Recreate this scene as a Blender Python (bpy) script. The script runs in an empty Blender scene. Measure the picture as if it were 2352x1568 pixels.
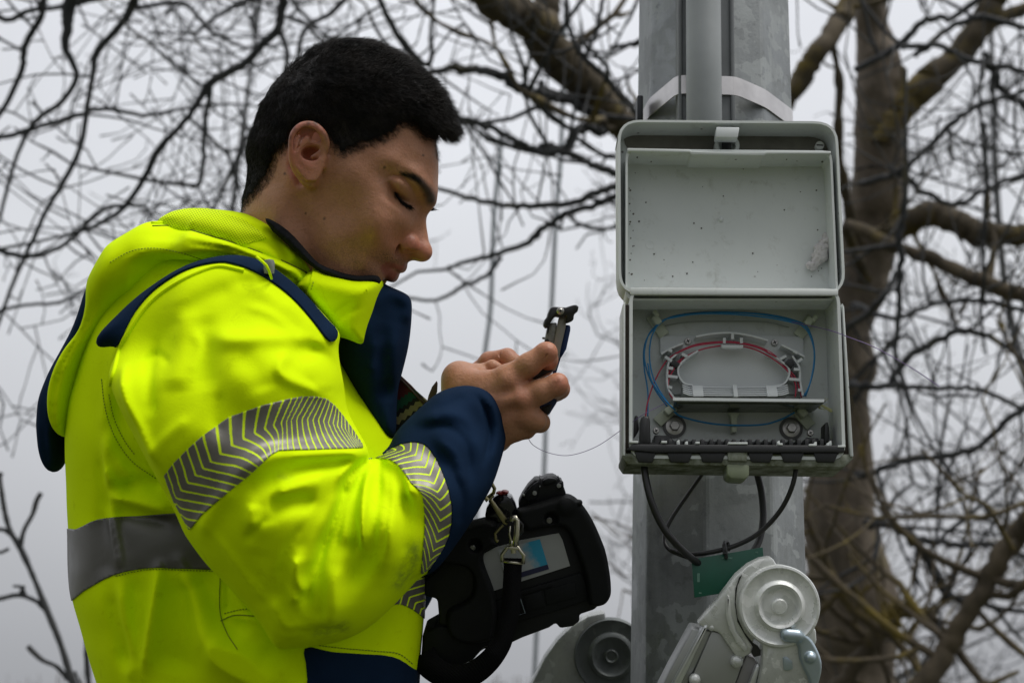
import bpy, bmesh, math, random
import numpy as np
from mathutils import Vector, Matrix
from mathutils.bvhtree import BVHTree
sc = bpy.context.scene
# ---------------------------------------------------------------- camera
PITCH = math.radians(15.0); LENS = 52.0; D0 = 1.5
FP = 2352 * LENS / 36.0
CAM = np.array([0.0, 0.0, 1.15])
RT = np.array([1.0, 0, 0]); FW = np.array([0, math.cos(PITCH), math.sin(PITCH)]); UP = np.array([0, -math.sin(PITCH), math.cos(PITCH)])
cd = bpy.data.cameras.new('camera'); cam = bpy.data.objects.new('camera', cd); sc.collection.objects.link(cam)
cam.location = CAM; cam.rotation_euler = (math.pi / 2 + PITCH, 0, 0)
cd.lens = LENS; cd.sensor_width = 36; cd.clip_start = 0.05; cd.clip_end = 2000
cd.dof.use_dof = True; cd.dof.focus_distance = 1.47; cd.dof.aperture_fstop = 6.3; cd.dof.aperture_blades = 7
sc.camera = cam
# ---------------------------------------------------------------- sky and light
SUN_EL, SUN_AZ = math.radians(64), math.radians(110)     # azimuth clockwise from +Y (north)
w = bpy.data.worlds.new("World"); sc.world = w; w.use_nodes = True
nt = w.node_tree; nt.nodes.clear()
def wn(t, **k):
    n = nt.nodes.new(t)
    for a, b in k.items(): setattr(n, a, b)
    return n
out = wn('ShaderNodeOutputWorld'); bg = wn('ShaderNodeBackground'); bg.inputs['Strength'].default_value = 0.1
sky = wn('ShaderNodeTexSky'); sky.sky_type = 'NISHITA'; sky.sun_disc = False
sky.sun_elevation = SUN_EL; sky.sun_rotation = SUN_AZ; sky.air_density = 1.2; sky.dust_density = 6.0; sky.ozone_density = 1.0
hs = wn('ShaderNodeHueSaturation'); hs.inputs['Saturation'].default_value = 0.12
tc = wn('ShaderNodeTexCoord'); sep = wn('ShaderNodeSeparateXYZ'); nt.links.new(tc.outputs['Generated'], sep.inputs[0])
cl = wn('ShaderNodeTexNoise'); cl.inputs['Scale'].default_value = 1.7; cl.inputs['Detail'].default_value = 4; nt.links.new(tc.outputs['Generated'], cl.inputs['Vector'])
ramp = wn('ShaderNodeValToRGB'); nt.links.new(sep.outputs['Z'], ramp.inputs[0])
e = ramp.color_ramp.elements
e[0].position = 0.0; e[0].color = (3.9, 4.0, 4.25, 1); e[1].position = 1.0; e[1].color = (15.5, 15.8, 16.2, 1)
for p, c in ((0.06, (4.5, 4.62, 4.9, 1)), (0.18, (6.1, 6.25, 6.6, 1)), (0.30, (7.2, 7.4, 7.8, 1)), (0.45, (7.6, 7.8, 8.3, 1))):
    q = e.new(p); q.color = c
mp = wn('ShaderNodeMapRange'); mp.inputs['From Min'].default_value = 0.3; mp.inputs['From Max'].default_value = 0.7
mp.inputs['To Min'].default_value = 0.84; mp.inputs['To Max'].default_value = 1.16; nt.links.new(cl.outputs['Fac'], mp.inputs['Value'])
ml = wn('ShaderNodeMix', data_type='RGBA', blend_type='MULTIPLY'); ml.inputs[0].default_value = 1.0
bk = wn('ShaderNodeMapRange'); bk.inputs['From Min'].default_value = -0.7; bk.inputs['From Max'].default_value = 0.5      # added dimming of the sky behind the camera, for contrast on the man
bk.inputs['To Min'].default_value = 0.6; bk.inputs['To Max'].default_value = 1.0; nt.links.new(sep.outputs['Y'], bk.inputs['Value'])
mm_ = wn('ShaderNodeMath', operation='MULTIPLY'); nt.links.new(mp.outputs[0], mm_.inputs[0]); nt.links.new(bk.outputs[0], mm_.inputs[1])
nt.links.new(ramp.outputs[0], ml.inputs[6]); nt.links.new(mm_.outputs[0], ml.inputs[7])
mx = wn('ShaderNodeMix', data_type='RGBA'); mx.inputs[0].default_value = 0.88
nt.links.new(sky.outputs[0], hs.inputs['Color']); nt.links.new(hs.outputs[0], mx.inputs[6]); nt.links.new(ml.outputs[2], mx.inputs[7])
nt.links.new(mx.outputs[2], bg.inputs['Color']); nt.links.new(bg.outputs[0], out.inputs[0])
ld = bpy.data.lights.new('sun', 'SUN'); ld.energy = 2.5; ld.angle = math.radians(32); ld.color = (1.0, 0.97, 0.92)
sun = bpy.data.objects.new('sun', ld); sc.collection.objects.link(sun)
sdir = Vector((math.sin(SUN_AZ) * math.cos(SUN_EL), math.cos(SUN_AZ) * math.cos(SUN_EL), math.sin(SUN_EL)))
sun.rotation_euler = sdir.to_track_quat('Z', 'Y').to_euler()
sc.view_settings.view_transform = 'Standard'; sc.view_settings.look = 'None'; sc.view_settings.exposure = 0.0; sc.view_settings.gamma = 1.0
# ---------------------------------------------------------------- helpers: coordinates
# "picture frame": x right, y up, z towards the camera (metres) around the point 1.5 m in front of the camera
C0 = CAM + D0 * FW
def cf(px, py, z=0.0):                      # where a sight line meets depth z, in picture-frame metres
    return np.array([(px - 1176) / FP * (D0 - z), (784 - py) / FP * (D0 - z), z])
def cfs(pts, z=0.0):
    return np.array([cf(p[0], p[1], p[2] if len(p) > 2 else z) for p in pts])
def toW(v):
    v = np.asarray(v, dtype=float).reshape(-1, 3)
    return C0 + v[:, :1] * RT + v[:, 1:2] * UP - v[:, 2:3] * FW
def W(px, py, z=0.0): return toW(cf(px, py, z))[0]
# ---------------------------------------------------------------- helpers: objects
def empty(name, loc, label, cat, group=None):
    o = bpy.data.objects.new(name, None); sc.collection.objects.link(o)
    o.location = Vector(loc); o.empty_display_size = 0.05; o['label'] = label; o['category'] = cat
    if group: o['group'] = group
    return o
def rootloc(o):
    l = Vector((0, 0, 0))
    while o is not None: l += o.location; o = o.parent
    return l
def mkobj(name, V, F, mat, parent=None, smooth=True, attrs=None, uv=None, label=None, world=True):
    """V world metres, F list or (n,3|4) array"""
    V = np.asarray(V, dtype=np.float32).reshape(-1, 3)
    me = bpy.data.meshes.new(name)
    if parent is not None: V = V - np.array(rootloc(parent), dtype=np.float32)
    if isinstance(F, np.ndarray):
        k = F.shape[1]; n = len(F)
        me.vertices.add(len(V)); me.vertices.foreach_set('co', V.ravel())
        me.loops.add(n * k); me.loops.foreach_set('vertex_index', F.ravel().astype(np.int32))
        me.polygons.add(n); me.polygons.foreach_set('loop_start', np.arange(0, n * k, k, dtype=np.int32))
        me.polygons.foreach_set('loop_total', np.full(n, k, dtype=np.int32))
        me.update(calc_edges=True)
    else:
        me.from_pydata(V.tolist(), [], F); me.update()
    me.polygons.foreach_set('use_smooth', np.full(len(me.polygons), bool(smooth)))
    if attrs:
        for k2, a in attrs.items():
            at = me.attributes.new(k2, 'FLOAT', 'POINT'); at.data.foreach_set('value', np.asarray(a, dtype=np.float32))
    if smooth == 'angle': me.set_sharp_from_angle(angle=math.radians(35))
    me.materials.append(mat)
    o = bpy.data.objects.new(name, me); sc.collection.objects.link(o)
    if parent is not None: o.parent = parent
    if label: o['label'] = label
    return o
class MB:
    """collects shapes (world space) and links them as ONE mesh"""
    def __init__(s): s.V = []; s.F = []; s.n = 0
    def add(s, V, F):
        V = np.asarray(V, dtype=float).reshape(-1, 3); s.V.append(V); s.F += [tuple(i + s.n for i in f) for f in F]; s.n += len(V); return s
    def box(s, M, sx, sy, sz, bev=0.0):
        """M: 4x4 numpy local->world; box centred"""
        bm = bmesh.new(); bmesh.ops.create_cube(bm, size=1.0)
        bmesh.ops.scale(bm, vec=(sx, sy, sz), verts=bm.verts)
        if bev > 0: bmesh.ops.bevel(bm, geom=bm.edges[:] , offset=bev, segments=2, profile=0.5, affect='EDGES')
        bm.verts.ensure_lookup_table()
        V = np.array([v.co[:] for v in bm.verts]); F = [tuple(v.index for v in f.verts) for f in bm.faces]; bm.free()
        return s.add(xf(M, V), F)
    def prism(s, pts, M, h0, h1, bev=0.0):
        """2D outline pts (x,y) extruded along local z from h0 to h1"""
        bm = bmesh.new()
        vs = [bm.verts.new((p[0], p[1], h0)) for p in pts]; f = bm.faces.new(vs)
        r = bmesh.ops.extrude_face_region(bm, geom=[f]); nv = [g for g in r['geom'] if isinstance(g, bmesh.types.BMVert)]
        bmesh.ops.translate(bm, vec=(0, 0, h1 - h0), verts=nv)
        bmesh.ops.recalc_face_normals(bm, faces=bm.faces)
        if bev > 0:
            ed = [e for e in bm.edges if len(e.link_faces) == 2 and e.calc_face_angle() > 0.6]
            bmesh.ops.bevel(bm, geom=ed, offset=bev, segments=2, profile=0.5, affect='EDGES')
        bm.verts.index_update()
        V = np.array([v.co[:] for v in bm.verts]); F = [tuple(v.index for v in f.verts) for f in bm.faces]; bm.free()
        return s.add(xf(M, V), F)
    def lathe(s, prof, M, n=32):
        """prof: (r,z) list, closed at ends if r==0"""
        V = []; F = []
        for r, z in prof:
            for i in range(n):
                a = 2 * math.pi * i / n; V.append((r * math.cos(a), r * math.sin(a), z))
        for j in range(len(prof) - 1):
            for i in range(n):
                k = (i + 1) % n; F.append((j * n + i, j * n + k, (j + 1) * n + k, (j + 1) * n + i))
        if prof[0][0] > 1e-6: F.append(tuple(range(n))[::-1])
        if prof[-1][0] > 1e-6: F.append(tuple((len(prof) - 1) * n + i for i in range(n)))
        return s.add(xf(M, V), F)
    def tube(s, P, r, n=8, cap=True, closed=False):
        V, F = tube_geo(P, r, n, cap, closed); return s.add(V, F)
    def build(s, name, mat, parent=None, smooth='angle', label=None):
        return mkobj(name, np.concatenate(s.V), s.F, mat, parent, smooth, label=label)
def xf(M, V):
    V = np.asarray(V, dtype=float).reshape(-1, 3); M = np.asarray(M, dtype=float); return V @ M[:3, :3].T + M[:3, 3]
def frame(o, x, y, z):
    M = np.eye(4); M[:3, 0] = x; M[:3, 1] = y; M[:3, 2] = z; M[:3, 3] = o; return M
def tube_geo(P, r, n=8, cap=True, closed=False):
    P = np.asarray(P, dtype=float); m = len(P); r = np.broadcast_to(np.asarray(r, dtype=float), (m,))
    T = (np.roll(P, -1, 0) - np.roll(P, 1, 0)) if closed else np.gradient(P, axis=0)
    T /= np.linalg.norm(T, axis=1)[:, None] + 1e-12
    a = np.array([0, 0, 1.0]) if abs(T[0][2]) < 0.9 else np.array([1.0, 0, 0])
    N = np.cross(T[0], a); N /= np.linalg.norm(N); V = []
    ang = np.arange(n) * 2 * math.pi / n
    for i in range(m):
        N = N - T[i] * np.dot(N, T[i]); N /= np.linalg.norm(N) + 1e-12; B = np.cross(T[i], N)
        V.append(P[i] + r[i] * (np.cos(ang)[:, None] * N + np.sin(ang)[:, None] * B))
    V = np.concatenate(V); F = []
    for i in range(m if closed else m - 1):
        j = (i + 1) % m
        for k in range(n):
            l = (k + 1) % n; F.append((i * n + k, i * n + l, j * n + l, j * n + k))
    if cap and not closed: F.append(tuple(range(n))[::-1]); F.append(tuple((m - 1) * n + k for k in range(n)))
    return V, F
def spline(P, per=8, closed=False):
    """Catmull-Rom through P"""
    P = np.asarray(P, dtype=float); n = len(P)
    if closed: Q = np.concatenate([P[-1:], P, P[:2]])
    else: Q = np.concatenate([[2 * P[0] - P[1]], P, [2 * P[-1] - P[-2]]])
    out = []
    for i in range(n if closed else n - 1):
        p0, p1, p2, p3 = Q[i:i + 4]
        for t in np.arange(per) / per:
            out.append(0.5 * ((2 * p1) + (-p0 + p2) * t + (2 * p0 - 5 * p1 + 4 * p2 - p3) * t * t + (-p0 + 3 * p1 - 3 * p2 + p3) * t ** 3))
    if not closed: out.append(P[-1])
    return np.array(out)
# ---------------------------------------------------------------- helpers: materials
class NT:
    def __init__(s, name, base=(0.5, 0.5, 0.5), rough=0.6, metal=0.0, spec=0.5):
        s.m = bpy.data.materials.new(name); s.m.use_nodes = True; s.t = s.m.node_tree
        s.b = s.t.nodes['Principled BSDF']
        s.b.inputs['Base Color'].default_value = (*base, 1); s.b.inputs['Roughness'].default_value = rough
        s.b.inputs['Metallic'].default_value = metal; s.b.inputs['Specular IOR Level'].default_value = spec
    def n(s, t, **k):
        q = s.t.nodes.new(t)
        for a, b in k.items(): setattr(q, a, b)
        return q
    def l(s, a, b): s.t.links.new(a, b)
    def coord(s): return s.n('ShaderNodeTexCoord').outputs['Object']
    def noise(s, scale, detail=4, rough=0.5, vec=None, dist=0.0):
        q = s.n('ShaderNodeTexNoise'); q.inputs['Scale'].default_value = scale; q.inputs['Detail'].default_value = detail
        q.inputs['Roughness'].default_value = rough; q.inputs['Distortion'].default_value = dist
        s.l(vec if vec is not None else s.coord(), q.inputs['Vector']); return q.outputs['Fac']
    def attr(s, name): return s.n('ShaderNodeAttribute', attribute_name=name).outputs['Fac']
    def map(s, v, a, b, c=0.0, d=1.0, smooth=False):
        q = s.n('ShaderNodeMapRange'); q.interpolation_type = 'SMOOTHSTEP' if smooth else 'LINEAR'
        for k, x in zip(('From Min', 'From Max', 'To Min', 'To Max'), (a, b, c, d)): q.inputs[k].default_value = x
        s.l(v, q.inputs['Value']); return q.outputs[0]
    def math(s, op, a, b=None, c=None):
        q = s.n('ShaderNodeMath', operation=op)
        for i, x in enumerate((a, b, c)):
            if x is None: continue
            if isinstance(x, (int, float)): q.inputs[i].default_value = x
            else: s.l(x, q.inputs[i])
        return q.outputs[0]
    def mix(s, f, a, b, blend='MIX'):
        q = s.n('ShaderNodeMix', data_type='RGBA', blend_type=blend)
        for i, x in ((0, f), (6, a), (7, b)):
            if isinstance(x, (int, float)): q.inputs[i].default_value = x
            elif isinstance(x, tuple): q.inputs[i].default_value = (*x[:3], 1)
            else: s.l(x, q.inputs[i])
        return q.outputs[2]
    def col(s, x): s.l(x, s.b.inputs['Base Color']); return s
    def bump(s, h, strength=0.3, dist=0.001):
        q = s.n('ShaderNodeBump'); q.inputs['Strength'].default_value = strength; q.inputs['Distance'].default_value = dist
        s.l(h, q.inputs['Height']); s.l(q.outputs[0], s.b.inputs['Normal']); return s
def mat_simple(name, base, rough=0.6, metal=0.0, spec=0.5, var=0.12, scale=40.0, bump=0.0, bscale=None):
    q = NT(name, base, rough, metal, spec)
    f = q.noise(scale, 5, 0.6)
    d = tuple(c * (1 - var) for c in base); l_ = tuple(min(1, c * (1 + var)) for c in base)
    q.col(q.mix(q.map(f, 0.3, 0.7), d, l_)); 
    if bump: q.bump(q.noise(bscale or scale * 4, 3), bump, 0.0006)
    return q.m
# ---------------------------------------------------------------- helpers: implicit modelling
class Grid:
    def __init__(s, lo, hi, h):
        s.lo = np.array(lo, dtype=float); s.h = h; s.n = np.ceil((np.array(hi) - s.lo) / h).astype(int) + 1
        ax = [(s.lo[i] + h * np.arange(s.n[i])).astype(np.float32) for i in range(3)]
        s.ax = ax; s.X = ax[0][:, None, None]; s.Y = ax[1][None, :, None]; s.Z = ax[2][None, None, :]
        s.F = np.full(s.n, 1.0, dtype=np.float32)
    def sub(s, lo, hi, pad):
        a = [max(0, int((lo[i] - pad - s.lo[i]) / s.h)) for i in range(3)]
        b = [min(s.n[i], int((hi[i] + pad - s.lo[i]) / s.h) + 2) for i in range(3)]
        return tuple(slice(a[i], max(a[i], b[i])) for i in range(3))
    def xyz(s, sl): return s.X[sl[0]], s.Y[:, sl[1]], s.Z[:, :, sl[2]]
    def union(s, f, sl=None, k=0.0):
        sl = sl or (slice(None),) * 3; A = s.F[sl]; s.F[sl] = smin(A, f, k)
    def carve(s, f, sl=None, k=0.0):
        sl = sl or (slice(None),) * 3; A = s.F[sl]; s.F[sl] = -smin(-A, f, k)
    def ell(s, c, r, k=0.0, R=None, carve=False, pad=None):
        c = np.array(c); m = max(r); sl = s.sub(c - m, c + m, pad if pad is not None else 3 * k + 2 * s.h)
        x, y, z = s.xyz(sl); x = x - c[0]; y = y - c[1]; z = z - c[2]
        if R is not None:
            R = np.asarray(R); u = R[0, 0] * x + R[1, 0] * y + R[2, 0] * z; v = R[0, 1] * x + R[1, 1] * y + R[2, 1] * z; w_ = R[0, 2] * x + R[1, 2] * y + R[2, 2] * z
        else: u, v, w_ = x, y, z
        q = np.sqrt((u / r[0]) ** 2 + (v / r[1]) ** 2 + (w_ / r[2]) ** 2)
        g = np.sqrt((u / r[0] ** 2) ** 2 + (v / r[1] ** 2) ** 2 + (w_ / r[2] ** 2) ** 2) + 1e-9
        f = (q * (q - 1) / g).astype(np.float32)
        (s.carve if carve else s.union)(f, sl, k)
    def cone(s, a, b, ra, rb, k=0.0, carve=False, flat=1.0):
        """round cone a->b; flat<1 squashes along z"""
        a = np.array(a, dtype=float); b = np.array(b, dtype=float); m = max(ra, rb)
        sl = s.sub(np.minimum(a, b) - m, np.maximum(a, b) + m, 3 * k + 2 * s.h); x, y, z = s.xyz(sl)
        d = b - a; L = d @ d + 1e-12; px = x - a[0]; py = y - a[1]; pz = z - a[2]
        t = np.clip((px * d[0] + py * d[1] + pz * d[2]) / L, 0, 1)
        f = np.sqrt((px - t * d[0]) ** 2 + (py - t * d[1]) ** 2 + ((pz - t * d[2]) / flat) ** 2) - (ra + (rb - ra) * t)
        (s.carve if carve else s.union)(f.astype(np.float32), sl, k)
    def chain(s, P, r, k=0.0, carve=False, flat=1.0):
        r = np.broadcast_to(np.asarray(r, dtype=float), (len(P),))
        for i in range(len(P) - 1): s.cone(P[i], P[i + 1], r[i], r[i + 1], k, carve, flat)
    def mesh(s, smooth=1):
        V, F = nets(s.F, s.h, s.lo); 
        if smooth: V = relax(V, F, smooth)
        return V, F
def smin(a, b, k):
    if k <= 0: return np.minimum(a, b)
    h = np.maximum(k - np.abs(a - b), 0) / k
    return np.minimum(a, b) - h * h * k * 0.25
def nets(F, h, lo):
    S = F < 0; nx, ny, nz = F.shape
    c = S[:-1, :-1, :-1].astype(np.int8)
    cnt = np.zeros((nx - 1, ny - 1, nz - 1), np.int8)
    for i in (0, 1):
        for j in (0, 1):
            for k in (0, 1): cnt += S[i:nx - 1 + i, j:ny - 1 + j, k:nz - 1 + k]
    mixd = (cnt > 0) & (cnt < 8); idx = np.argwhere(mixd); ids = np.full(mixd.shape, -1, np.int32); ids[mixd] = np.arange(len(idx))
    acc = np.zeros((len(idx), 3)); num = np.zeros(len(idx))
    cor = [(i, j, k) for i in (0, 1) for j in (0, 1) for k in (0, 1)]
    val = {q: F[idx[:, 0] + q[0], idx[:, 1] + q[1], idx[:, 2] + q[2]].astype(float) for q in cor}
    for q in cor:
        for a in range(3):
            if q[a] == 0:
                p = list(q); p[a] = 1; p = tuple(p); u, v = val[q], val[p]; m = (u < 0) != (v < 0)
                t = np.where(m, u / np.where(m, u - v, 1), 0)
                pt = np.tile(np.array(q, float), (len(idx), 1)); pt[:, a] = t
                acc[m] += pt[m]; num[m] += 1
    V = lo + h * (idx + acc / num[:, None]); Q = []
    for a in range(3):
        b, c2 = (a + 1) % 3, (a + 2) % 3
        sl0 = [slice(None)] * 3; sl1 = [slice(None)] * 3; sl0[a] = slice(0, -1); sl1[a] = slice(1, None)
        A = S[tuple(sl0)]; B = S[tuple(sl1)]; ed = np.argwhere(A != B)
        ed = ed[(ed[:, b] > 0) & (ed[:, c2] > 0) & (ed[:, b] < F.shape[b] - 1) & (ed[:, c2] < F.shape[c2] - 1)]
        if not len(ed): continue
        def g(db, dc):
            e2 = ed.copy(); e2[:, b] += db; e2[:, c2] += dc; return ids[e2[:, 0], e2[:, 1], e2[:, 2]]
        q = np.stack([g(-1, -1), g(0, -1), g(0, 0), g(-1, 0)], 1)
        fl = ~A[ed[:, 0], ed[:, 1], ed[:, 2]]; q[fl] = q[fl][:, ::-1]; Q.append(q)
    return V, np.concatenate(Q)
def relax(V, F, it=1, lam=0.5):
    E = np.concatenate([F[:, [i, (i + 1) % F.shape[1]]] for i in range(F.shape[1])]); n = len(V)
    a = np.concatenate([E[:, 0], E[:, 1]]); b = np.concatenate([E[:, 1], E[:, 0]]); dg = np.bincount(a, minlength=n) + 1e-9
    for _ in range(it):
        A = np.stack([np.bincount(a, V[b, i], n) / dg for i in range(3)], 1); V = V + lam * (A - V)
    return V
def vnormals(V, F):
    T = tris(F); n = np.cross(V[T[:, 1]] - V[T[:, 0]], V[T[:, 2]] - V[T[:, 0]]); N = np.zeros_like(V)
    for i in range(3):
        for c in range(3): N[:, c] += np.bincount(T[:, i], n[:, c], len(V))
    return N / (np.linalg.norm(N, axis=1)[:, None] + 1e-12)
def tris(F): return F if F.shape[1] == 3 else np.concatenate([F[:, [0, 1, 2]], F[:, [0, 2, 3]]])
def clip(V, F, s, A=None):
    """part of the mesh where s>0, cut exactly along s=0. A: dict of vertex arrays carried along"""
    T = tris(F); A = dict(A or {}); n0 = len(V); pos = s > 0; c = pos[T].sum(1)
    keep = T[c == 3]; newV = []; ed = {}; out = []
    def cut(i, j):
        k = (min(i, j), max(i, j))
        if k not in ed: ed[k] = n0 + len(ed)
        return ed[k]
    for t in T[(c == 1) | (c == 2)].tolist():
        p = [pos[i] for i in t]; k = p.index(True) if sum(p) == 1 else p.index(False)
        a, b, d = t[k], t[(k + 1) % 3], t[(k + 2) % 3]; ab, ad = cut(a, b), cut(a, d)
        if sum(p) == 1: out.append((a, ab, ad))
        else: out.append((ab, b, d)); out.append((ab, d, ad))
    if ed:
        e_ = np.array(list(ed.keys())); i, j = e_[:, 0], e_[:, 1]; t = (s[i] / (s[i] - s[j]))[:, None]
        V2 = np.concatenate([V, V[i] * (1 - t) + V[j] * t])
        for k in A: A[k] = np.concatenate([A[k], A[k][i] * (1 - t[:, 0]) + A[k][j] * t[:, 0]])
    else: V2 = V
    T2 = np.concatenate([keep, np.array(out, dtype=int).reshape(-1, 3)]); u, inv = np.unique(T2, return_inverse=True)
    return V2[u], inv.reshape(-1, 3), {k: a[u] for k, a in A.items()}
def thicken(V, T, N, off, th):
    """closed shell: outer at V+N*off, inner at V+N*(off-th)"""
    n = len(V); e_ = np.concatenate([T[:, [0, 1]], T[:, [1, 2]], T[:, [2, 0]]]); k = e_.min(1).astype(np.int64) * n + e_.max(1)
    u, ix, ct = np.unique(k, return_index=True, return_counts=True); be = e_[ix[ct == 1]]
    side = np.concatenate([np.stack([be[:, 1], be[:, 0], be[:, 0] + n], 1), np.stack([be[:, 1], be[:, 0] + n, be[:, 1] + n], 1)])
    return np.concatenate([V + N * off, V + N * (off - th)]), np.concatenate([T, T[:, ::-1] + n, side])
def polydist(poly, X, Y):
    """signed distance to polygon (positive inside); X,Y arrays"""
    P = np.asarray(poly, dtype=float)[:, :2]; d = np.full(X.shape, 1e9); ins = np.zeros(X.shape, bool); n = len(P)
    for i in range(n):
        a = P[i]; b = P[(i + 1) % n]; e_ = b - a; wx = X - a[0]; wy = Y - a[1]
        t = np.clip((wx * e_[0] + wy * e_[1]) / (e_ @ e_ + 1e-15), 0, 1); d = np.minimum(d, (wx - t * e_[0]) ** 2 + (wy - t * e_[1]) ** 2)
        c = ((a[1] > Y) != (b[1] > Y)); 
        with np.errstate(divide='ignore', invalid='ignore'):
            ins ^= c & (X < (b[0] - a[0]) * (Y - a[1]) / (b[1] - a[1] + 1e-15) + a[0])
    return np.where(ins, 1, -1) * np.sqrt(d)
def linedist(P, X, Y):
    """distance to open polyline and parameter 0..1 along it"""
    P = np.asarray(P, dtype=float); d = np.full(X.shape, 1e9); tt = np.zeros(X.shape); L = np.r_[0, np.cumsum(np.linalg.norm(np.diff(P[:, :2], axis=0), axis=1))]
    for i in range(len(P) - 1):
        a = P[i]; e_ = P[i + 1][:2] - a[:2]; wx = X - a[0]; wy = Y - a[1]; t = np.clip((wx * e_[0] + wy * e_[1]) / (e_ @ e_ + 1e-15), 0, 1)
        q = (wx - t * e_[0]) ** 2 + (wy - t * e_[1]) ** 2; m = q < d; d = np.where(m, q, d); tt = np.where(m, (L[i] + t * (L[i + 1] - L[i])) / L[-1], tt)
    return np.sqrt(d), tt
def field(pts, X, Y, p=2.5):
    """inverse-distance interpolation of values at (x,y,val)"""
    n = np.zeros(X.shape); d = np.zeros(X.shape)
    for x, y, v in pts:
        q = 1 / (((X - x) ** 2 + (Y - y) ** 2) ** (p / 2) + 1e-9); n += q * v; d += q
    return n / d
def blur2(A, r):
    """separable box blur x3, radius r cells"""
    r = int(r)
    if r < 1: return A
    for _ in range(3):
        for ax in (0, 1):
            P = np.pad(A, [(r + 1, r) if i == ax else (0, 0) for i in range(2)], mode='edge'); c = np.cumsum(P, axis=ax)
            n = A.shape[ax]; hi = np.take(c, np.arange(2 * r + 1, 2 * r + 1 + n), axis=ax); lo_ = np.take(c, np.arange(n), axis=ax); A = (hi - lo_) / (2 * r + 1)
    return A
def drape(pts, bvh, off=0.001, z0=0.1):
    """picture points dropped along the sight line onto a surface given in the picture frame"""
    out = []
    o = Vector((0, 0, D0))
    for p in pts:
        d = Vector(cf(p[0], p[1], 0)) - o; d.normalize(); h_ = bvh.ray_cast(o, d)
        if h_[0] is not None: out.append(np.array(h_[0]) - np.array(d) * off)
        elif out: pass
    return np.array(out)
def vnoise(P, scale, seed=0):
    """smooth value noise, P (n,3)"""
    rs = np.random.RandomState(seed); tab = rs.rand(32, 32, 32); Q = P * scale; i = np.floor(Q).astype(int); f = Q - i; f = f * f * (3 - 2 * f); r = 0
    for a in (0, 1):
        for b in (0, 1):
            for c in (0, 1):
                r = r + tab[(i[:, 0] + a) % 32, (i[:, 1] + b) % 32, (i[:, 2] + c) % 32] * (f[:, 0] if a else 1 - f[:, 0]) * (f[:, 1] if b else 1 - f[:, 1]) * (f[:, 2] if c else 1 - f[:, 2])
    return r
def vpx(V):
    """picture coordinates of picture-frame points"""
    return 1176 + V[:, 0] / (D0 - V[:, 2]) * FP, 784 - V[:, 1] / (D0 - V[:, 2]) * FP
# ================================================================ bare trees beyond
def barkmat(name, a, b, moss, mf):
    q = NT(name, a, 0.9); co = q.coord(); mp_ = q.n('ShaderNodeMapping'); mp_.inputs['Scale'].default_value = (14, 14, 3); q.l(co, mp_.inputs['Vector'])
    c = q.mix(q.map(q.noise(1, 7, 0.7, mp_.outputs[0]), 0.35, 0.65), a, b); c = q.mix(q.map(q.noise(2.6, 6, 0.7, co), mf, mf + 0.14, 0, 0.85), c, moss)
    q.col(c); q.bump(q.noise(30, 6, 0.7, co), 0.6, 0.01); return q.m
M_BARK = barkmat('bark_grey_brown', (0.09, 0.073, 0.057), (0.19, 0.155, 0.12), (0.10, 0.08, 0.012), 0.57)
M_LIMB = barkmat('bark_mossy', (0.05, 0.040, 0.027), (0.105, 0.082, 0.052), (0.17, 0.125, 0.015), 0.50)
M_TWIG = barkmat('bark_dark', (0.030, 0.032, 0.036), (0.055, 0.056, 0.058), (0.09, 0.075, 0.03), 0.58)
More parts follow.
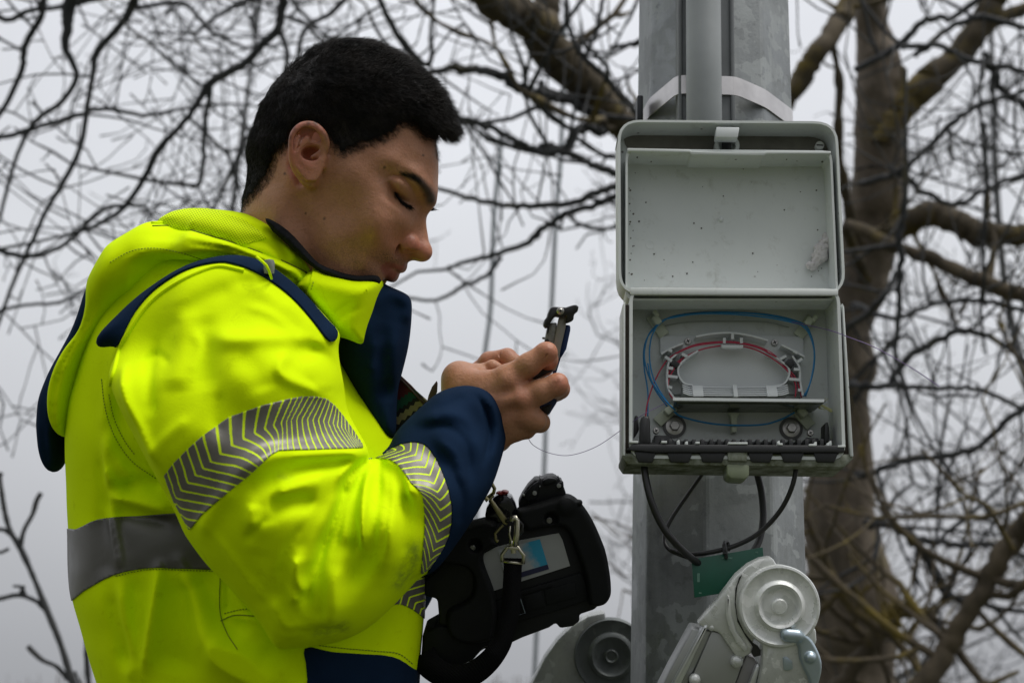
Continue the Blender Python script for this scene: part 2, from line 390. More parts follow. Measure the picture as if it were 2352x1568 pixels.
class Wood:
    def __init__(s, seed): s.r = random.Random(seed); s.V = []; s.F = []; s.n = 0; s.count = 0
    def tube(s, P, R, n):
        V, F = tube_fast(P, R, n); s.V.append(V); s.F.append(F + s.n); s.n += len(V)
    def limb(s, pts, dist, twigs=1.0, n=9, jitter=0.35, tip=True, step=0.35, lvl=2, rmin=0.0):
        """pts: (px,py,half width px[,distance]) traced in the picture, standing dist metres from the camera"""
        Q = []
        for p in pts:
            d_ = p[3] if len(p) > 3 else dist
            Q.append(np.r_[W(p[0], p[1], D0 - d_), max(p[2] * d_ / FP, rmin)])
        S = spline(np.array(Q), 7); rs = s.r
        S[1:-1, :3] += np.array([[rs.gauss(0, 1) for _ in range(3)] for _ in range(len(S) - 2)]) * S[1:-1, 3:4] * jitter
        s.tube(S[:, :3], np.maximum(S[:, 3], 0.001), n)
        L = np.r_[0, np.cumsum(np.linalg.norm(np.diff(S[:, :3], axis=0), axis=1))]; T_ = np.gradient(S[:, :3], axis=0); T_ /= np.linalg.norm(T_, axis=1)[:, None]
        k = int(L[-1] / 0.16 * twigs)
        for _ in range(k):
            t = rs.uniform(0.03, 1) * L[-1]; i = int(np.searchsorted(L, t)); i = min(max(i, 1), len(S) - 1); p = S[i, :3]; r = S[i, 3]
            s.spawn(p, T_[i], r, lvl)
        if tip: s.grow(S[-1, :3], T_[-1], S[-1, 3] * 0.95, rs.uniform(0.3, 0.7), lvl)
    def spawn(s, p, t, r, lvl):
        rs = s.r; v = np.array([rs.gauss(0, 1), rs.gauss(0, 1.0), rs.gauss(0.15, 1)]); v -= t * (v @ t) * 0.7; v /= np.linalg.norm(v) + 1e-9
        s.grow(p, v, min(r * rs.uniform(0.35, 0.6), 0.016 * rs.uniform(0.6, 1.2)), rs.uniform(0.35, 1.1), lvl)
    def grow(s, p, d, r, L, lvl):
        rs = s.r; r = max(r, 0.0028); n = max(4, int(L / 0.085)); sg = 0.11; P = [p]; R = [r]; d = np.array(d, float); br = []
        for i in range(n):
            f = (i + 1) / n
            k_ = 0.34 if rs.random() < 0.22 else sg; d = d + np.array([rs.gauss(0, 1), rs.gauss(0, 1), rs.gauss(0, 1)]) * k_ + np.array([0, 0, s.trop * (0.10 + 0.10 * f)]); d /= np.linalg.norm(d)
            P.append(P[-1] + d * L / n); R.append(max(r * (1 - 0.62 * f), 0.0022) * (1.35 if rs.random() < 0.22 else 1.0)); br.append((P[-1], d.copy(), R[-1]))
        R[-1] = max(R[-1] * 1.3, 0.0035)
        s.tube(np.array(P), np.array(R), 4 if r < 0.008 else 6); s.count += 1
        if lvl > 0 and s.count < s.maxn:
            for (q_, dd, rr) in br:
                if rs.random() < s.dens:
                    a = np.array([rs.gauss(0, 1) for _ in range(3)]); a -= dd * (a @ dd); a /= np.linalg.norm(a) + 1e-9; nd = dd * 0.55 + a * 0.85; nd /= np.linalg.norm(nd)
                    s.grow(q_, nd, rr * 0.72, L * rs.uniform(0.35, 0.7), lvl - 1)
    trop = 1.0; dens = 0.36; maxn = 9000
    def take(s):
        V = np.concatenate(s.V); F = np.concatenate(s.F); s.V = []; s.F = []; s.n = 0; return V, F
def tube_fast(P, R, n):
    T_ = np.gradient(P, axis=0); T_ /= np.linalg.norm(T_, axis=1)[:, None] + 1e-12; a = np.array([0.3, 0.9, 0.2]); N_ = np.cross(T_, a); N_ /= np.linalg.norm(N_, axis=1)[:, None] + 1e-9; B_ = np.cross(T_, N_)
    an_ = np.arange(n) * 2 * math.pi / n; V = P[:, None, :] + R[:, None, None] * (np.cos(an_)[None, :, None] * N_[:, None, :] + np.sin(an_)[None, :, None] * B_[:, None, :])
    m = len(P); i = np.arange(m - 1)[:, None] * n; k = np.arange(n)[None, :]; l_ = (k + 1) % n; F = np.stack([i + k, i + l_, i + n + l_, i + n + k], -1).reshape(-1, 4); return V.reshape(-1, 3), F
def tree(label, base_px, parts, loc_):
    T_ = empty('bare_tree', loc_, label, 'tree', 'bare winter trees behind'); return T_
# --- tree with the thick trunk right of the pole
TA = tree('', None, None, (W(1955, 1568, D0 - 6.5)[0], W(1955, 1568, D0 - 6.5)[1], 0)); TA['label'] = 'big bare tree whose thick grey brown trunk stands right of the pole'
wd = Wood(11); dT = 6.5; bx = W(1955, 1568, D0 - dT)
Q = spline(np.array([np.r_[bx[0] + .1, bx[1], 0.0, .34], np.r_[bx[0] + .03, bx[1], 0.6, .26]] + [np.r_[W(a, b, D0 - dT), c * dT / FP] for a, b, c in ((1953, 1568, 112), (1948, 1377, 100), (1938, 1117, 79), (1932, 940, 66), (1950, 753, 62), (1990, 600, 62), (2006, 500, 60), (2018, 380, 54), (2024, 288, 58), (2026, 180, 58), (2012, 60, 42), (2002, -60, 40), (1990, -260, 34))]), 10)
Q[:, :3] += (np.stack([vnoise(Q[:, :3], 3, k) for k in (1, 2, 3)], 1) - .5) * .05; V, F = tube_fast(Q[:, :3], Q[:, 3], 26)
N_ = vnormals(V, F); V = V + N_ * ((vnoise(V, 7, 5) - .5) * .05 + (vnoise(V, 22, 6) - .5) * .018)[:, None]
mkobj('trunk', V, F, M_BARK, TA)
ML = [([(2022, 330, 26), (2075, 245, 32), (2140, 182, 32), (2215, 110, 30), (2270, 30, 30), (2300, -50, 28)], 6.4), ([(2255, 60, 14), (2340, 25, 13), (2420, -5, 12)], 6.4),
      ([(1980, 560, 20, 6.5), (2090, 512, 27, 6.3), (2150, 492, 30, 6.2), (2230, 525, 30, 6.1), (2300, 545, 26, 6.0), (2420, 530, 22, 6.0)], 6.2),
      ([(1990, 640, 14, 6.4), (1945, 520, 13, 6.1), (2040, 560, 15, 5.9), (2150, 600, 17, 5.8), (2250, 645, 17, 5.7), (2420, 705, 18, 5.6)], 5.9),
      ([(2010, -90, 26, 6.5), (1962, -20, 26, 6.3), (1930, 50, 24, 6.2), (1885, 110, 24, 6.1), (1840, 180, 25, 6.1), (1790, 255, 24, 6.1), (1720, 340, 22, 6.1)], 6.0), ([(1975, 560, 14, 6.4), (1940, 440, 11, 6.3), (1925, 300, 10, 6.2), (1928, 190, 9, 6.2), (1915, 100, 10, 6.2)], 6.2),
      ([(1940, 900, 40, 6.4), (1800, 650, 34, 6.3), (1650, 480, 34, 6.2), (1530, 360, 28, 6.0), (1440, 296, 32, 5.9), (1391, 250, 42, 5.8), (1340, 190, 44, 5.7), (1268, 110, 44, 5.6), (1211, 45, 42, 5.5), (1140, 5, 36, 5.4), (1060, -40, 30, 5.3)], 5.7),
      ([(1268, 108, 26), (1262, 40, 26), (1250, -40, 24)], 5.6)]
wd.dens = 0.15
for p_, d_ in ML: wd.limb(p_, d_, 0.3, 12, 0.10, False, lvl=2)
V, F = wd.take(); V = V + vnormals(V, F) * ((vnoise(V, 16, 7) - .5) * .02)[:, None]; mkobj('limbs', V, F, M_LIMB, TA)
wd.trop = 0.6; wd.dens = 0.21
BR = [([(1440, 300, 12, 5.9), (1292, 225, 14, 5.6), (1233, 220, 14), (1193, 198, 13), (1121, 166, 11), (1060, 160, 10), (1000, 165, 7)], 5.5), ([(1391, 300, 12), (1330, 300, 12), (1300, 340, 9), (1255, 335, 10), (1225, 345, 8)], 5.6), ([(1420, 400, 10), (1350, 372, 9), (1300, 350, 9), (1240, 348, 9), (1180, 322, 8), (1120, 290, 7), (1045, 268, 6)], 5.4), ([(1440, 420, 9), (1400, 430, 9), (1320, 462, 8), (1200, 474, 7), (1100, 460, 6), (1010, 434, 5)], 5.3),
      ([(1440, 440, 9), (1370, 470, 8), (1290, 495, 8), (1240, 535, 8), (1205, 560, 7), (1120, 590, 6), (1010, 620, 4)], 5.7), ([(1150, 590, 6), (1120, 630, 5), (1060, 660, 5), (1000, 690, 4), (945, 685, 4)], 5.8), ([(1300, 0, 6), (1310, 80, 6), (1340, 130, 7), (1400, 190, 8), (1440, 235, 8), (1500, 300, 8)], 5.0), ([(1345, 130, 6), (1370, 70, 6), (1385, 0, 5)], 5.0), ([(1400, 110, 5), (1440, 105, 6), (1480, 95, 6)], 5.2),
      ([(1980, 420, 9, 6.3), (2063, 394, 7), (2138, 331, 7), (2219, 259, 7), (2296, 226, 6), (2380, 205, 6)], 6.0), ([(2040, 380, 7), (2123, 442, 7), (2195, 470, 6), (2270, 430, 6), (2360, 400, 6)], 6.0), ([(2260, 280, 5), (2265, 400, 6), (2262, 500, 6), (2258, 600, 5)], 5.8), ([(1950, 880, 8, 6.3), (1969, 883, 8), (2037, 888, 8), (2060, 850, 9), (2110, 805, 9), (2193, 763, 8), (2270, 770, 7), (2370, 840, 6)], 5.9),
      ([(2037, 888, 7), (2151, 890, 6), (2245, 893, 6), (2290, 912, 6), (2370, 945, 6)], 5.8), ([(1960, 1090, 8, 6.3), (2006, 1085, 8), (2073, 1059, 8), (2167, 1046, 8), (2245, 1028, 8), (2281, 992, 8), (2370, 925, 8)], 5.9), ([(1990, 1200, 10, 6.3), (2032, 1205, 10), (2110, 1236, 9), (2203, 1249, 8), (2307, 1257, 7), (2390, 1300, 6)], 5.9), ([(2090, 1232, 12), (2141, 1299, 11), (2165, 1350, 10), (2190, 1372, 9), (2240, 1377, 8)], 5.9),
      ([(1960, 700, 8, 6.2), (2050, 730, 6), (2140, 700, 6), (2250, 690, 6), (2370, 720, 6)], 5.7), ([(1940, 760, 8, 6.2), (2010, 700, 8), (2066, 620, 8), (2068, 540, 9), (2080, 460, 6)], 5.6), ([(2068, 620, 7), (2064, 720, 7), (2055, 800, 6)], 5.6), ([(2260, 120, 8), (2300, 200, 9), (2380, 260, 10)], 6.2), ([(2100, 130, 7), (2190, 60, 7), (2260, 40, 9)], 6.0), ([(1965, 160, 8), (2060, 110, 9), (2120, 50, 8), (2190, 40, 7)], 5.8), ([(2070, 110, 7), (2160, 105, 7), (2230, 140, 7), (2330, 160, 7)], 5.7)]
for p_, d_ in BR: wd.limb(p_, d_, 1.0, 7, 0.3, True, lvl=2)
V, F = wd.take(); mkobj('branches', V, F, M_TWIG, TA)
# heavier mossy bough lower right
wd.limb([(2420, 1120, 26, 5.2), (2352, 1205, 26), (2281, 1314, 24), (2219, 1418, 22), (2172, 1496, 24), (2120, 1568, 26), (2060, 1680, 30)], 5.4, 1.8, 12, 0.15, False)
wd.limb([(1900, 1600, 16), (1990, 1490, 20), (2040, 1420, 22), (2080, 1400, 18), (2140, 1420, 14)], 5.9, 1.2, 12, 0.2, True); wd.limb([(1850, 1180, 8), (1900, 1300, 10), (1960, 1400, 11), (2060, 1470, 10), (2130, 1560, 9)], 5.8, 1.0, 8, 0.2); wd.limb([(1860, 1420, 8), (1960, 1350, 8), (2020, 1500, 7), (2050, 1600, 6)], 5.8, 1.0, 8, 0.2)
V, F = wd.take(); mkobj('limbs', V, F, M_LIMB, TA)
# --- second tree, trunk out of the picture on the left, boughs hanging in over the man
TB = tree('', None, None, (W(-520, 1568, D0 - 6)[0], W(0, 1568, D0 - 6)[1], 0)); TB['label'] = 'bare tree hanging its drooping dark branches over the left of the picture'
wb = Wood(23); bx = W(-520, 1568, D0 - 6); V, F = tube_fast(*(lambda q_: (q_[:, :3], q_[:, 3]))(spline(np.array([[bx[0], bx[1], 0, .3], [bx[0], bx[1], 1.5, .22], [bx[0] + .1, bx[1], 3.0, .18], [bx[0] + .4, bx[1], 4.4, .14]]), 8)), 18)
mkobj('trunk', V, F, M_BARK, TB); wb.trop = 0.25; wb.dens = 0.34
hx = (-520, -1150, 70, 6.0)
BL = [([hx, (-200, -900, 40, 5.8), (400, -500, 26, 5.6), (640, -200, 20, 5.4), (655, -40, 16), (646, 30, 14), (638, 67, 13), (598, 107, 12), (564, 144, 12), (487, 188, 13), (462, 225, 9), (437, 262, 9), (400, 305, 9), (363, 346, 11), (329, 413, 9), (280, 480, 8), (215, 520, 7), (150, 540, 5)], 5.2),
      ([(484, 195, 9), (478, 240, 8), (470, 286, 8), (467, 370, 7), (453, 423, 6), (400, 422, 6), (345, 415, 6)], 5.2), ([hx, (-100, -700, 34, 5.8), (250, -300, 20, 5.4), (310, -60, 14), (300, 20, 13), (262, 75, 10), (222, 121, 11), (214, 170, 8), (202, 235, 8), (185, 336, 8), (144, 420, 8), (108, 480, 7), (80, 540, 7), (30, 650, 6), (-10, 760, 5)], 5.0),
      ([hx, (-150, -600, 34, 5.8), (120, -250, 26, 5.4), (165, -40, 22), (158, 20, 20), (155, 67, 15), (150, 110, 12), (176, 175, 9), (140, 235, 8), (91, 269, 8), (60, 310, 7), (35, 370, 6), (20, 420, 6), (0, 500, 5)], 5.3), ([hx, (-250, -600, 30, 5.8), (40, -200, 16, 5.5), (100, 0, 10), (60, 100, 10), (50, 160, 9), (17, 235, 8), (-30, 300, 7)], 5.5),
      ([hx, (-250, -400, 26, 5.8), (-100, -100, 14, 5.5), (0, 40, 9), (70, 25, 8), (180, 10, 7), (260, -20, 6)], 5.6), ([(-40, 330, 9), (60, 300, 8), (160, 270, 8), (240, 250, 7), (330, 265, 6), (420, 250, 5)], 5.6), ([(-40, 560, 8), (60, 590, 8), (150, 560, 7), (240, 480, 7), (330, 470, 5)], 5.3), ([(640, 60, 8), (660, 130, 8), (640, 200, 7), (560, 330, 6), (520, 420, 5), (480, 500, 5)], 5.7),
      ([hx, (300, -600, 24, 5.8), (800, -250, 16, 5.5), (860, -40, 10), (900, 60, 9), (960, 150, 8), (1010, 210, 6)], 5.3), ([(880, 20, 7), (930, 100, 8), (985, 150, 8), (990, 60, 6)], 5.2), ([(820, -30, 8), (760, 30, 8), (700, 70, 7), (680, 160, 6)], 5.6), ([(-30, 720, 6), (60, 700, 5), (150, 690, 5), (260, 620, 4)], 5.3), ([(300, 20, 8), (420, 10, 7), (480, 70, 6), (560, 110, 5)], 5.9)]
for p_, d_ in BL: wb.limb([(p[0], p[1], p[2] * .78) + tuple(p[3:]) for p in p_], d_, 1.15 if p_[0] is not hx else 0.9, 8, 0.09 if p_[0] is hx else 0.2, True, lvl=2)
V, F = wb.take(); mkobj('branches', V, F, M_TWIG, TB)
# --- farther trees: thin paler crowns that fill the background
M_FAR = barkmat('bark_far', (0.07, 0.074, 0.08), (0.11, 0.11, 0.112), (0.11, 0.10, 0.06), 0.62)
def fartree(label, x, y, h, seed, lean=0.0, n=15, dens=0.42, maxn=2600, lo=0.22):
    T_ = tree('', None, None, (x, y, 0)); T_['label'] = label; f = Wood(seed); f.dens = dens; f.trop = 0.5; f.maxn = maxn; rs = f.r
    P = spline(np.array([[x, y, 0, .08], [x + lean * .3 + .1, y, h * .3, .045], [x + lean * .7 - .15, y + .2, h * .6, .028], [x + lean, y, h, .012]]), 10); V, F = tube_fast(P[:, :3], P[:, 3], 12); mkobj('trunk', V, F, M_FAR, T_)
    for k in range(n):
        i = int(len(P) * rs.uniform(lo, 0.98)); i = min(i, len(P) - 1); a = rs.uniform(0, 6.28); L = h * rs.uniform(0.22, 0.42) * (1.1 - 0.5 * i / len(P)); d = np.array([math.cos(a), math.sin(a), rs.uniform(0.15, 0.8)]); d /= np.linalg.norm(d); Q = [np.r_[P[i, :3], P[i, 3] * .5]]
        for j in range(7):
            d = d + np.array([rs.gauss(0, .2), rs.gauss(0, .2), rs.gauss(0.0, .2)]); d /= np.linalg.norm(d); Q.append(np.r_[Q[-1][:3] + d * L / 7, max(P[i, 3] * .5 * (1 - (j + 1) / 8), .008)])
        Q = spline(np.array(Q), 3); f.tube(Q[:, :3], Q[:, 3], 6); T2 = np.gradient(Q[:, :3], axis=0); T2 /= np.linalg.norm(T2, axis=1)[:, None]
        for m in range(9):
            j = rs.randrange(3, len(Q)); f.spawn(Q[j, :3], T2[j], Q[j, 3] * 1.4, 2)
    V, F = f.take(); mkobj('branches', V, F, M_FAR, T_)
fartree('slender pale bare tree far off behind the drooping branches', -2.25, 10.5, 7.0, 5, 0.3, n=14, lo=0.5, dens=0.28, maxn=2400)
fartree('far bare tree seen between the face and the pole', 1.25, 12.5, 5.4, 9, 0.3, n=9, dens=0.22, maxn=1500)
fartree('far bare tree with crossing twigs at the right edge of the picture', 3.9, 9.5, 6.5, 14, -0.5, n=16, dens=0.28, maxn=2400)
fartree('far bare tree low behind the right hand trunk', 2.4, 11.5, 5.2, 21, 0.2, n=14, dens=0.28, maxn=2000)
# --- young tree at the lower left
TS = empty('sapling', (W(168, 1568, D0 - 4.2)[0], W(168, 1568, D0 - 4.2)[1], 0), 'thin leafless young tree with knobby twigs in the lower left corner', 'tree')
ws = Wood(31); ws.dens = 0.06; ws.trop = 1.0; b0 = W(200, 1620, D0 - 4.2)
for p_ in ([(200, 1640, 9), (168, 1568, 8), (138, 1475, 7), (105, 1394, 7), (75, 1320, 6), (45, 1254, 7), (24, 1220, 6), (10, 1170, 6), (0, 1100, 5), (2, 1085, 6)], [(47, 1250, 6), (56, 1215, 5), (75, 1180, 5), (84, 1150, 6), (94, 1132, 6)], [(103, 1396, 6), (80, 1378, 5), (42, 1366, 5), (0, 1374, 5), (-30, 1380, 4)], [(60, 1368, 4), (48, 1348, 3.5), (30, 1345, 3)], [(45, 1366, 4), (55, 1345, 4)], [(158, 1560, 6), (130, 1530, 5), (98, 1515, 5), (72, 1492, 6), (64, 1482, 5)], [(30, 1230, 5), (5, 1215, 5), (-20, 1222, 4)], [(20, 1260, 4), (0, 1268, 4), (-20, 1262, 4)], [(214, 1640, 7), (204, 1568, 6), (199, 1500, 6), (201, 1460, 5), (207, 1430, 6), (203, 1415, 4)], [(196, 1600, 4), (180, 1560, 3), (172, 1540, 3)]):
    Q = spline(np.array([np.r_[W(a, b, D0 - 4.2), c * 4.2 / FP] for a, b, c in p_]), 6); Q[:, 3] *= 1 + 0.35 * (vnoise(Q[:, :3], 60, 3) - .3); ws.tube(Q[:, :3], Q[:, 3], 8)
e0 = W(200, 1640, D0 - 4.2); ws.tube(np.array([[e0[0] + .05, e0[1], 0.0], (e0 + [e0[0] + .05, e0[1], 0]) / 2, e0]), np.array([.016, .014, .011]), 8)
V, F = ws.take(); mkobj('stems', V, F, barkmat('bark_sapling', (0.035, 0.037, 0.040), (0.08, 0.08, 0.082), (0.06, 0.06, 0.03), 0.7), TS)
# --- two thin cables hanging across the sky
M_WIRE = mat_simple('grey_wire', (0.25, 0.28, 0.31), 0.7)
for pts, l_ in (([(1152, 300), (1148, 360), (1134, 508), (1127, 706), (1113, 820), (1100, 1000), (1090, 1300), (1080, 1700)], 'left one of two thin grey wires crossing the sky behind the hands'), ([(1318, -150), (1300, 0), (1292, 250), (1287, 373), (1277, 495), (1267, 706), (1256, 900), (1250, 1080), (1235, 1400), (1220, 1700)], 'right one of two thin grey wires, passing behind the held tool')):
    mb = MB(); mb.tube(spline(np.array([W(a, b, D0 - 9) for a, b in pts]), 6), 0.0135, 8); o = mb.build('overhead_wire', M_WIRE, None, True); o['label'] = l_; o['category'] = 'wire'; o['group'] = 'overhead wires'
# --- reeds far off at the bottom
rs = random.Random(8); V = []; F = []
for k in range(1500):
    x = rs.uniform(-7, 8); y = rs.uniform(20, 24); h = rs.uniform(1.2, 2.05); b = np.array([x, y, 0]); t = np.array([x + rs.gauss(0, .12), y, h]); w_ = rs.uniform(.008, .02); i = len(V); V += [b - [w_, 0, 0], b + [w_, 0, 0], t + [w_ * .3, 0, 0], t - [w_ * .3, 0, 0], b + [0, w_, 0], t + [0, w_ * .3, 0]]; F += [(i, i + 1, i + 2, i + 3), (i + 1, i + 4, i + 5, i + 2), (i + 4, i, i + 3, i + 5)]
o = mkobj('dry_reeds', V, F, mat_simple('dry_reed', (0.14, 0.12, 0.095), 0.9), None, False); o['kind'] = 'stuff'; o['label'] = 'pale dry reeds far off along the bottom of the picture'; o['category'] = 'reeds'
# ================================================================ the person: head
def skin_material():
    q = NT('skin', (0.42, 0.23, 0.15), 0.5, 0, 0.4)
    co = q.coord()
    n1 = q.noise(28, 5, 0.6, co); n2 = q.noise(420, 3, 0.6, co); n3 = q.noise(90, 4, 0.7, co)
    base = q.mix(q.map(n1, 0.3, 0.7), (0.34, 0.152, 0.078), (0.46, 0.222, 0.120))
    base = q.mix(q.map(n3, 0.35, 0.75, 0, 0.5), base, (0.50, 0.235, 0.15))
    base = q.mix(q.map(q.attr('red'), 0, 1, 0, 0.75), base, (0.52, 0.17, 0.12))
    base = q.mix(q.map(n2, 0.52, 0.75, 0, 0.45), base, (0.25, 0.12, 0.075))
    st = q.math('MULTIPLY', q.attr('stubble_shade'), q.map(q.noise(900, 2, 0.5, co), 0.42, 0.62))
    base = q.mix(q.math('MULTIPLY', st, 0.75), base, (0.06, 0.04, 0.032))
    base = q.mix(q.attr('lip'), base, (0.30, 0.095, 0.065))
    base = q.mix(q.attr('dark'), base, (0.028, 0.017, 0.012))
    q.col(base)
    q.b.inputs['Subsurface Weight'].default_value = 0.12; q.b.inputs['Subsurface Radius'].default_value = (0.6, 0.22, 0.1); q.b.inputs['Subsurface Scale'].default_value = 0.006
    q.l(q.map(n3, 0.3, 0.7, 0.36, 0.55), q.b.inputs['Roughness'])
    h_ = q.math('ADD', q.math('MULTIPLY', n2, 0.6), q.math('MULTIPLY', q.noise(170, 4, 0.6, co), 0.7))
    q.bump(h_, 0.6, 0.0013); return q.m
M_SKIN = skin_material()
YAW = math.tan(math.radians(11))
def zmid(x): return (x - cf(790, 300)[0]) * YAW           # the face turns slightly towards the camera
def sx(px): return (px - 1176) / FP * D0
def sy(py): return (784 - py) / FP * D0
S1 = D0 / FP                                              # metres per picture pixel at z=0
HEADP = [(1004, 340), (1009, 366), (1009, 383), (1009, 404), (1008, 425), (1008, 445), (1004, 462), (994, 474), (984, 486), (972, 500), (962, 525), (950, 560), (940, 588),
         (935, 600), (926, 608), (913, 617), (903, 626), (899, 640), (893, 652), (888, 664), (886, 678), (882, 700), (862, 722), (830, 732), (790, 735), (770, 760), (756, 800), (745, 860),
         (560, 860), (540, 760), (535, 640), (540, 560), (547, 500), (553, 455), (566, 410), (572, 380), (574, 340), (584, 302), (598, 262), (620, 224), (652, 186), (692, 150), (738, 124), (784, 110),
         (828, 111), (870, 128), (914, 152), (955, 186), (984, 222), (1001, 262), (1006, 300)]
def build_head():
    h = 0.00115
    g = Grid((sx(525), sy(870), -0.085), (sx(1020), sy(95), 0.112), h)
    X2, Y2 = np.meshgrid(g.ax[0], g.ax[1], indexing='ij'); X2 = X2.astype(float); Y2 = Y2.astype(float)
    PX = 1176 + X2 / S1; PY = 784 - Y2 / S1
    poly = spline([(sx(a), sy(b)) for a, b in HEADP], 4, True)
    d = polydist(poly, X2, Y2)
    mm = 0.001
    T = field([(700, 250, 76), (620, 300, 70), (800, 200, 74), (900, 250, 68), (980, 300, 60), (960, 400, 60), (900, 400, 69), (820, 420, 74), (720, 400, 74), (620, 430, 62),
               (930, 500, 64), (880, 520, 69), (800, 540, 68), (850, 600, 60), (900, 620, 48), (860, 680, 46), (780, 640, 60), (700, 560, 66), (620, 560, 60), (600, 700, 62), (700, 760, 62)], PX, PY) * mm
    R = field([(700, 250, 88), (900, 200, 86), (980, 380, 60), (950, 500, 42), (900, 600, 40), (860, 700, 40), (600, 500, 62), (600, 750, 60), (750, 700, 60)], PX, PY) * mm
    B = np.zeros_like(X2)
    def br(px, py, rx, ry, amp, ang=0):
        a = math.radians(ang); u = (PX - px) * math.cos(a) + (PY - py) * math.sin(a); v = -(PX - px) * math.sin(a) + (PY - py) * math.cos(a)
        return amp * mm * np.exp(-0.5 * ((u / rx) ** 2 + (v / ry) ** 2))
    def st(P, wd, amp, taper=True):
        dd, t = linedist(P, PX, PY); e_ = np.sin(np.pi * np.clip(t, 0.02, 0.98)) ** 0.5 if taper else 1; return amp * mm * np.exp(-0.5 * (dd / wd) ** 2) * e_
    # brow, socket, lid, cheek
    B += st([(925, 396), (965, 415), (992, 450)], 13, 5.5)
    B += br(940, 463, 30, 24, -17.5, 50)                     # socket
    B += br(908, 420, 17, 16, -8); B += br(968, 463, 13, 13, -6); B += br(962, 482, 15, 12, -5)                            # inner corner
    B += br(931, 443, 19, 12, 9.5, 46)                    # upper lid over the eyeball
    B += st([(903, 424), (916, 420), (935, 424), (953, 442), (960, 462)], 3.0, -3.6)   # lid crease under the brow
    B += br(915, 470, 13, 8, -3.5, 42) + st([(902, 432), (910, 447), (921, 461), (936, 471), (948, 474)], 4.2, -6.5)   # lash line
    B += br(912, 486, 16, 7, 2.2, 35)                        # lower lid
    B += br(870, 480, 34, 34, 4.0)                           # cheekbone
    B += br(880, 545, 40, 34, 3.0); B += br(842, 590, 34, 44, 1.5)
    B += st([(915, 545), (900, 575), (880, 605), (872, 625)], 9, -2.2)           # nasolabial fold
    B += br(868, 606, 8, 9, -2.5); B += br(922, 556, 17, 24, -10) + br(930, 590, 16, 8, -4)
    B += br(905, 598, 16, 10, 2.0)
    B += br(880, 330, 40, 34, -3); B += br(800, 480, 30, 60, -1.5)               # temple, cheek hollow
    B += st([(752, 470), (775, 560), (815, 640), (860, 690)], 16, 2.5)           # jaw edge
    B += st([(700, 450), (715, 540), (740, 640), (760, 720)], 16, -4.5)
    B += st([(640, 430), (660, 540), (690, 660)], 24, 4)                         # neck muscle
    B += st([(690, 560), (702, 590), (708, 625)], 2.2, -1.3)
    d = np.asarray(blur2(d, 2)); R3 = R[:, :, None]; d3 = d[:, :, None]; T3 = T[:, :, None]
    zz = np.abs(g.Z - zmid(g.X) * np.ones((1, g.n[1], 1))) - B[:, :, None]; zz = np.maximum(zz, 0)
    u = np.maximum(R3 - d3, 0) / R3
    F = (np.sqrt(u ** 2 + (zz / T3) ** 2) - 1) * np.minimum(R3, T3)
    g.F[:] = F.astype(np.float32)
    def P(px, py, z, base=0.0):                              # z in mm from the turned middle plane
        x = sx(px); zc = zmid(x) + z * mm
        q = cf(px, py, zc); return q
    # nose: a ridge with its own width
    npoly = spline([(sx(a), sy(b)) for a, b in [(998, 470), (983, 492), (980, 506), (983, 530), (986.5, 552), (988, 572), (985, 587), (975, 596), (960, 599), (942, 598), (926, 592), (914, 575), (922, 545), (938, 515), (950, 490), (970, 474)]], 5, True)
    sl = g.sub((sx(895), sy(620), -0.045), (sx(1010), sy(455), 0.1), 0.002)
    dn = polydist(npoly, X2[sl[0], sl[1]], Y2[sl[0], sl[1]]); nx_, ny_ = PX[sl[0], sl[1]], PY[sl[0], sl[1]]
    Tn = field([(980, 500, 12.5), (975, 530, 13.5), (978, 575, 15.5), (960, 590, 15), (930, 560, 15), (935, 590, 13), (940, 520, 19), (960, 480, 16)], nx_, ny_) * mm
    Rn = field([(980, 500, 14), (978, 575, 15), (930, 560, 22), (940, 520, 26)], nx_, ny_) * mm
    x, y, z = g.xyz(sl); z2 = np.abs(z - zmid(x)); un = np.maximum(Rn - dn, 0)[:, :, None] / Rn[:, :, None]
    g.union(((np.sqrt(un ** 2 + (z2 / Tn[:, :, None]) ** 2) - 1) * 0.013).astype(np.float32), sl, 0.009)
    for s in (1, -1):
        g.ell(P(935, 559, 18.5 * s), (0.0118, 0.0104, 0.0100), 0.0022)          # wing
        g.ell(P(972, 579, 5 * s), (0.0085, 0.0085, 0.009), 0.006)              # tip
    for s in (1, -1):
        c = P(949, 582, 20.5 * s); g.cone(c + np.array([-0.005, 0.0012, 0.0005 * s]), c + np.array([0.0048, -0.0016, -0.0012 * s]), 0.0044, 0.0040, 0.0014, carve=True)
    g.chain([P(922, 540, 24), P(910, 552, 26), P(908, 567, 27), P(914, 580, 26)], 0.0024, 0.0055, carve=True); g.chain([P(918, 584, 22), P(930, 586, 19)], 0.0012, 0.004, carve=True)
    # lips
    for s in (1, -1):
        g.chain([P(920, 613, 0), P(915, 610, 8 * s), P(903, 605, 15 * s), P(886, 600, 21 * s)], [0.0052, 0.0052, 0.0042, 0.002], 0.005)
        g.chain([P(898, 631, 0), P(894, 628, 8 * s), P(888, 621, 15 * s), P(880, 609, 20 * s)], [0.0072, 0.0074, 0.0058, 0.002], 0.004)
        g.chain([P(917, 623, 0), P(909, 618, 9 * s), P(896, 611, 17 * s), P(881, 603, 23 * s), P(875, 601, 26 * s)], [0.0018, 0.0019, 0.0018, 0.0016, 0.0012], 0.0022, carve=True)
        g.chain([P(884, 656, 0), P(878, 650, 14 * s)], 0.003, 0.008, carve=True)
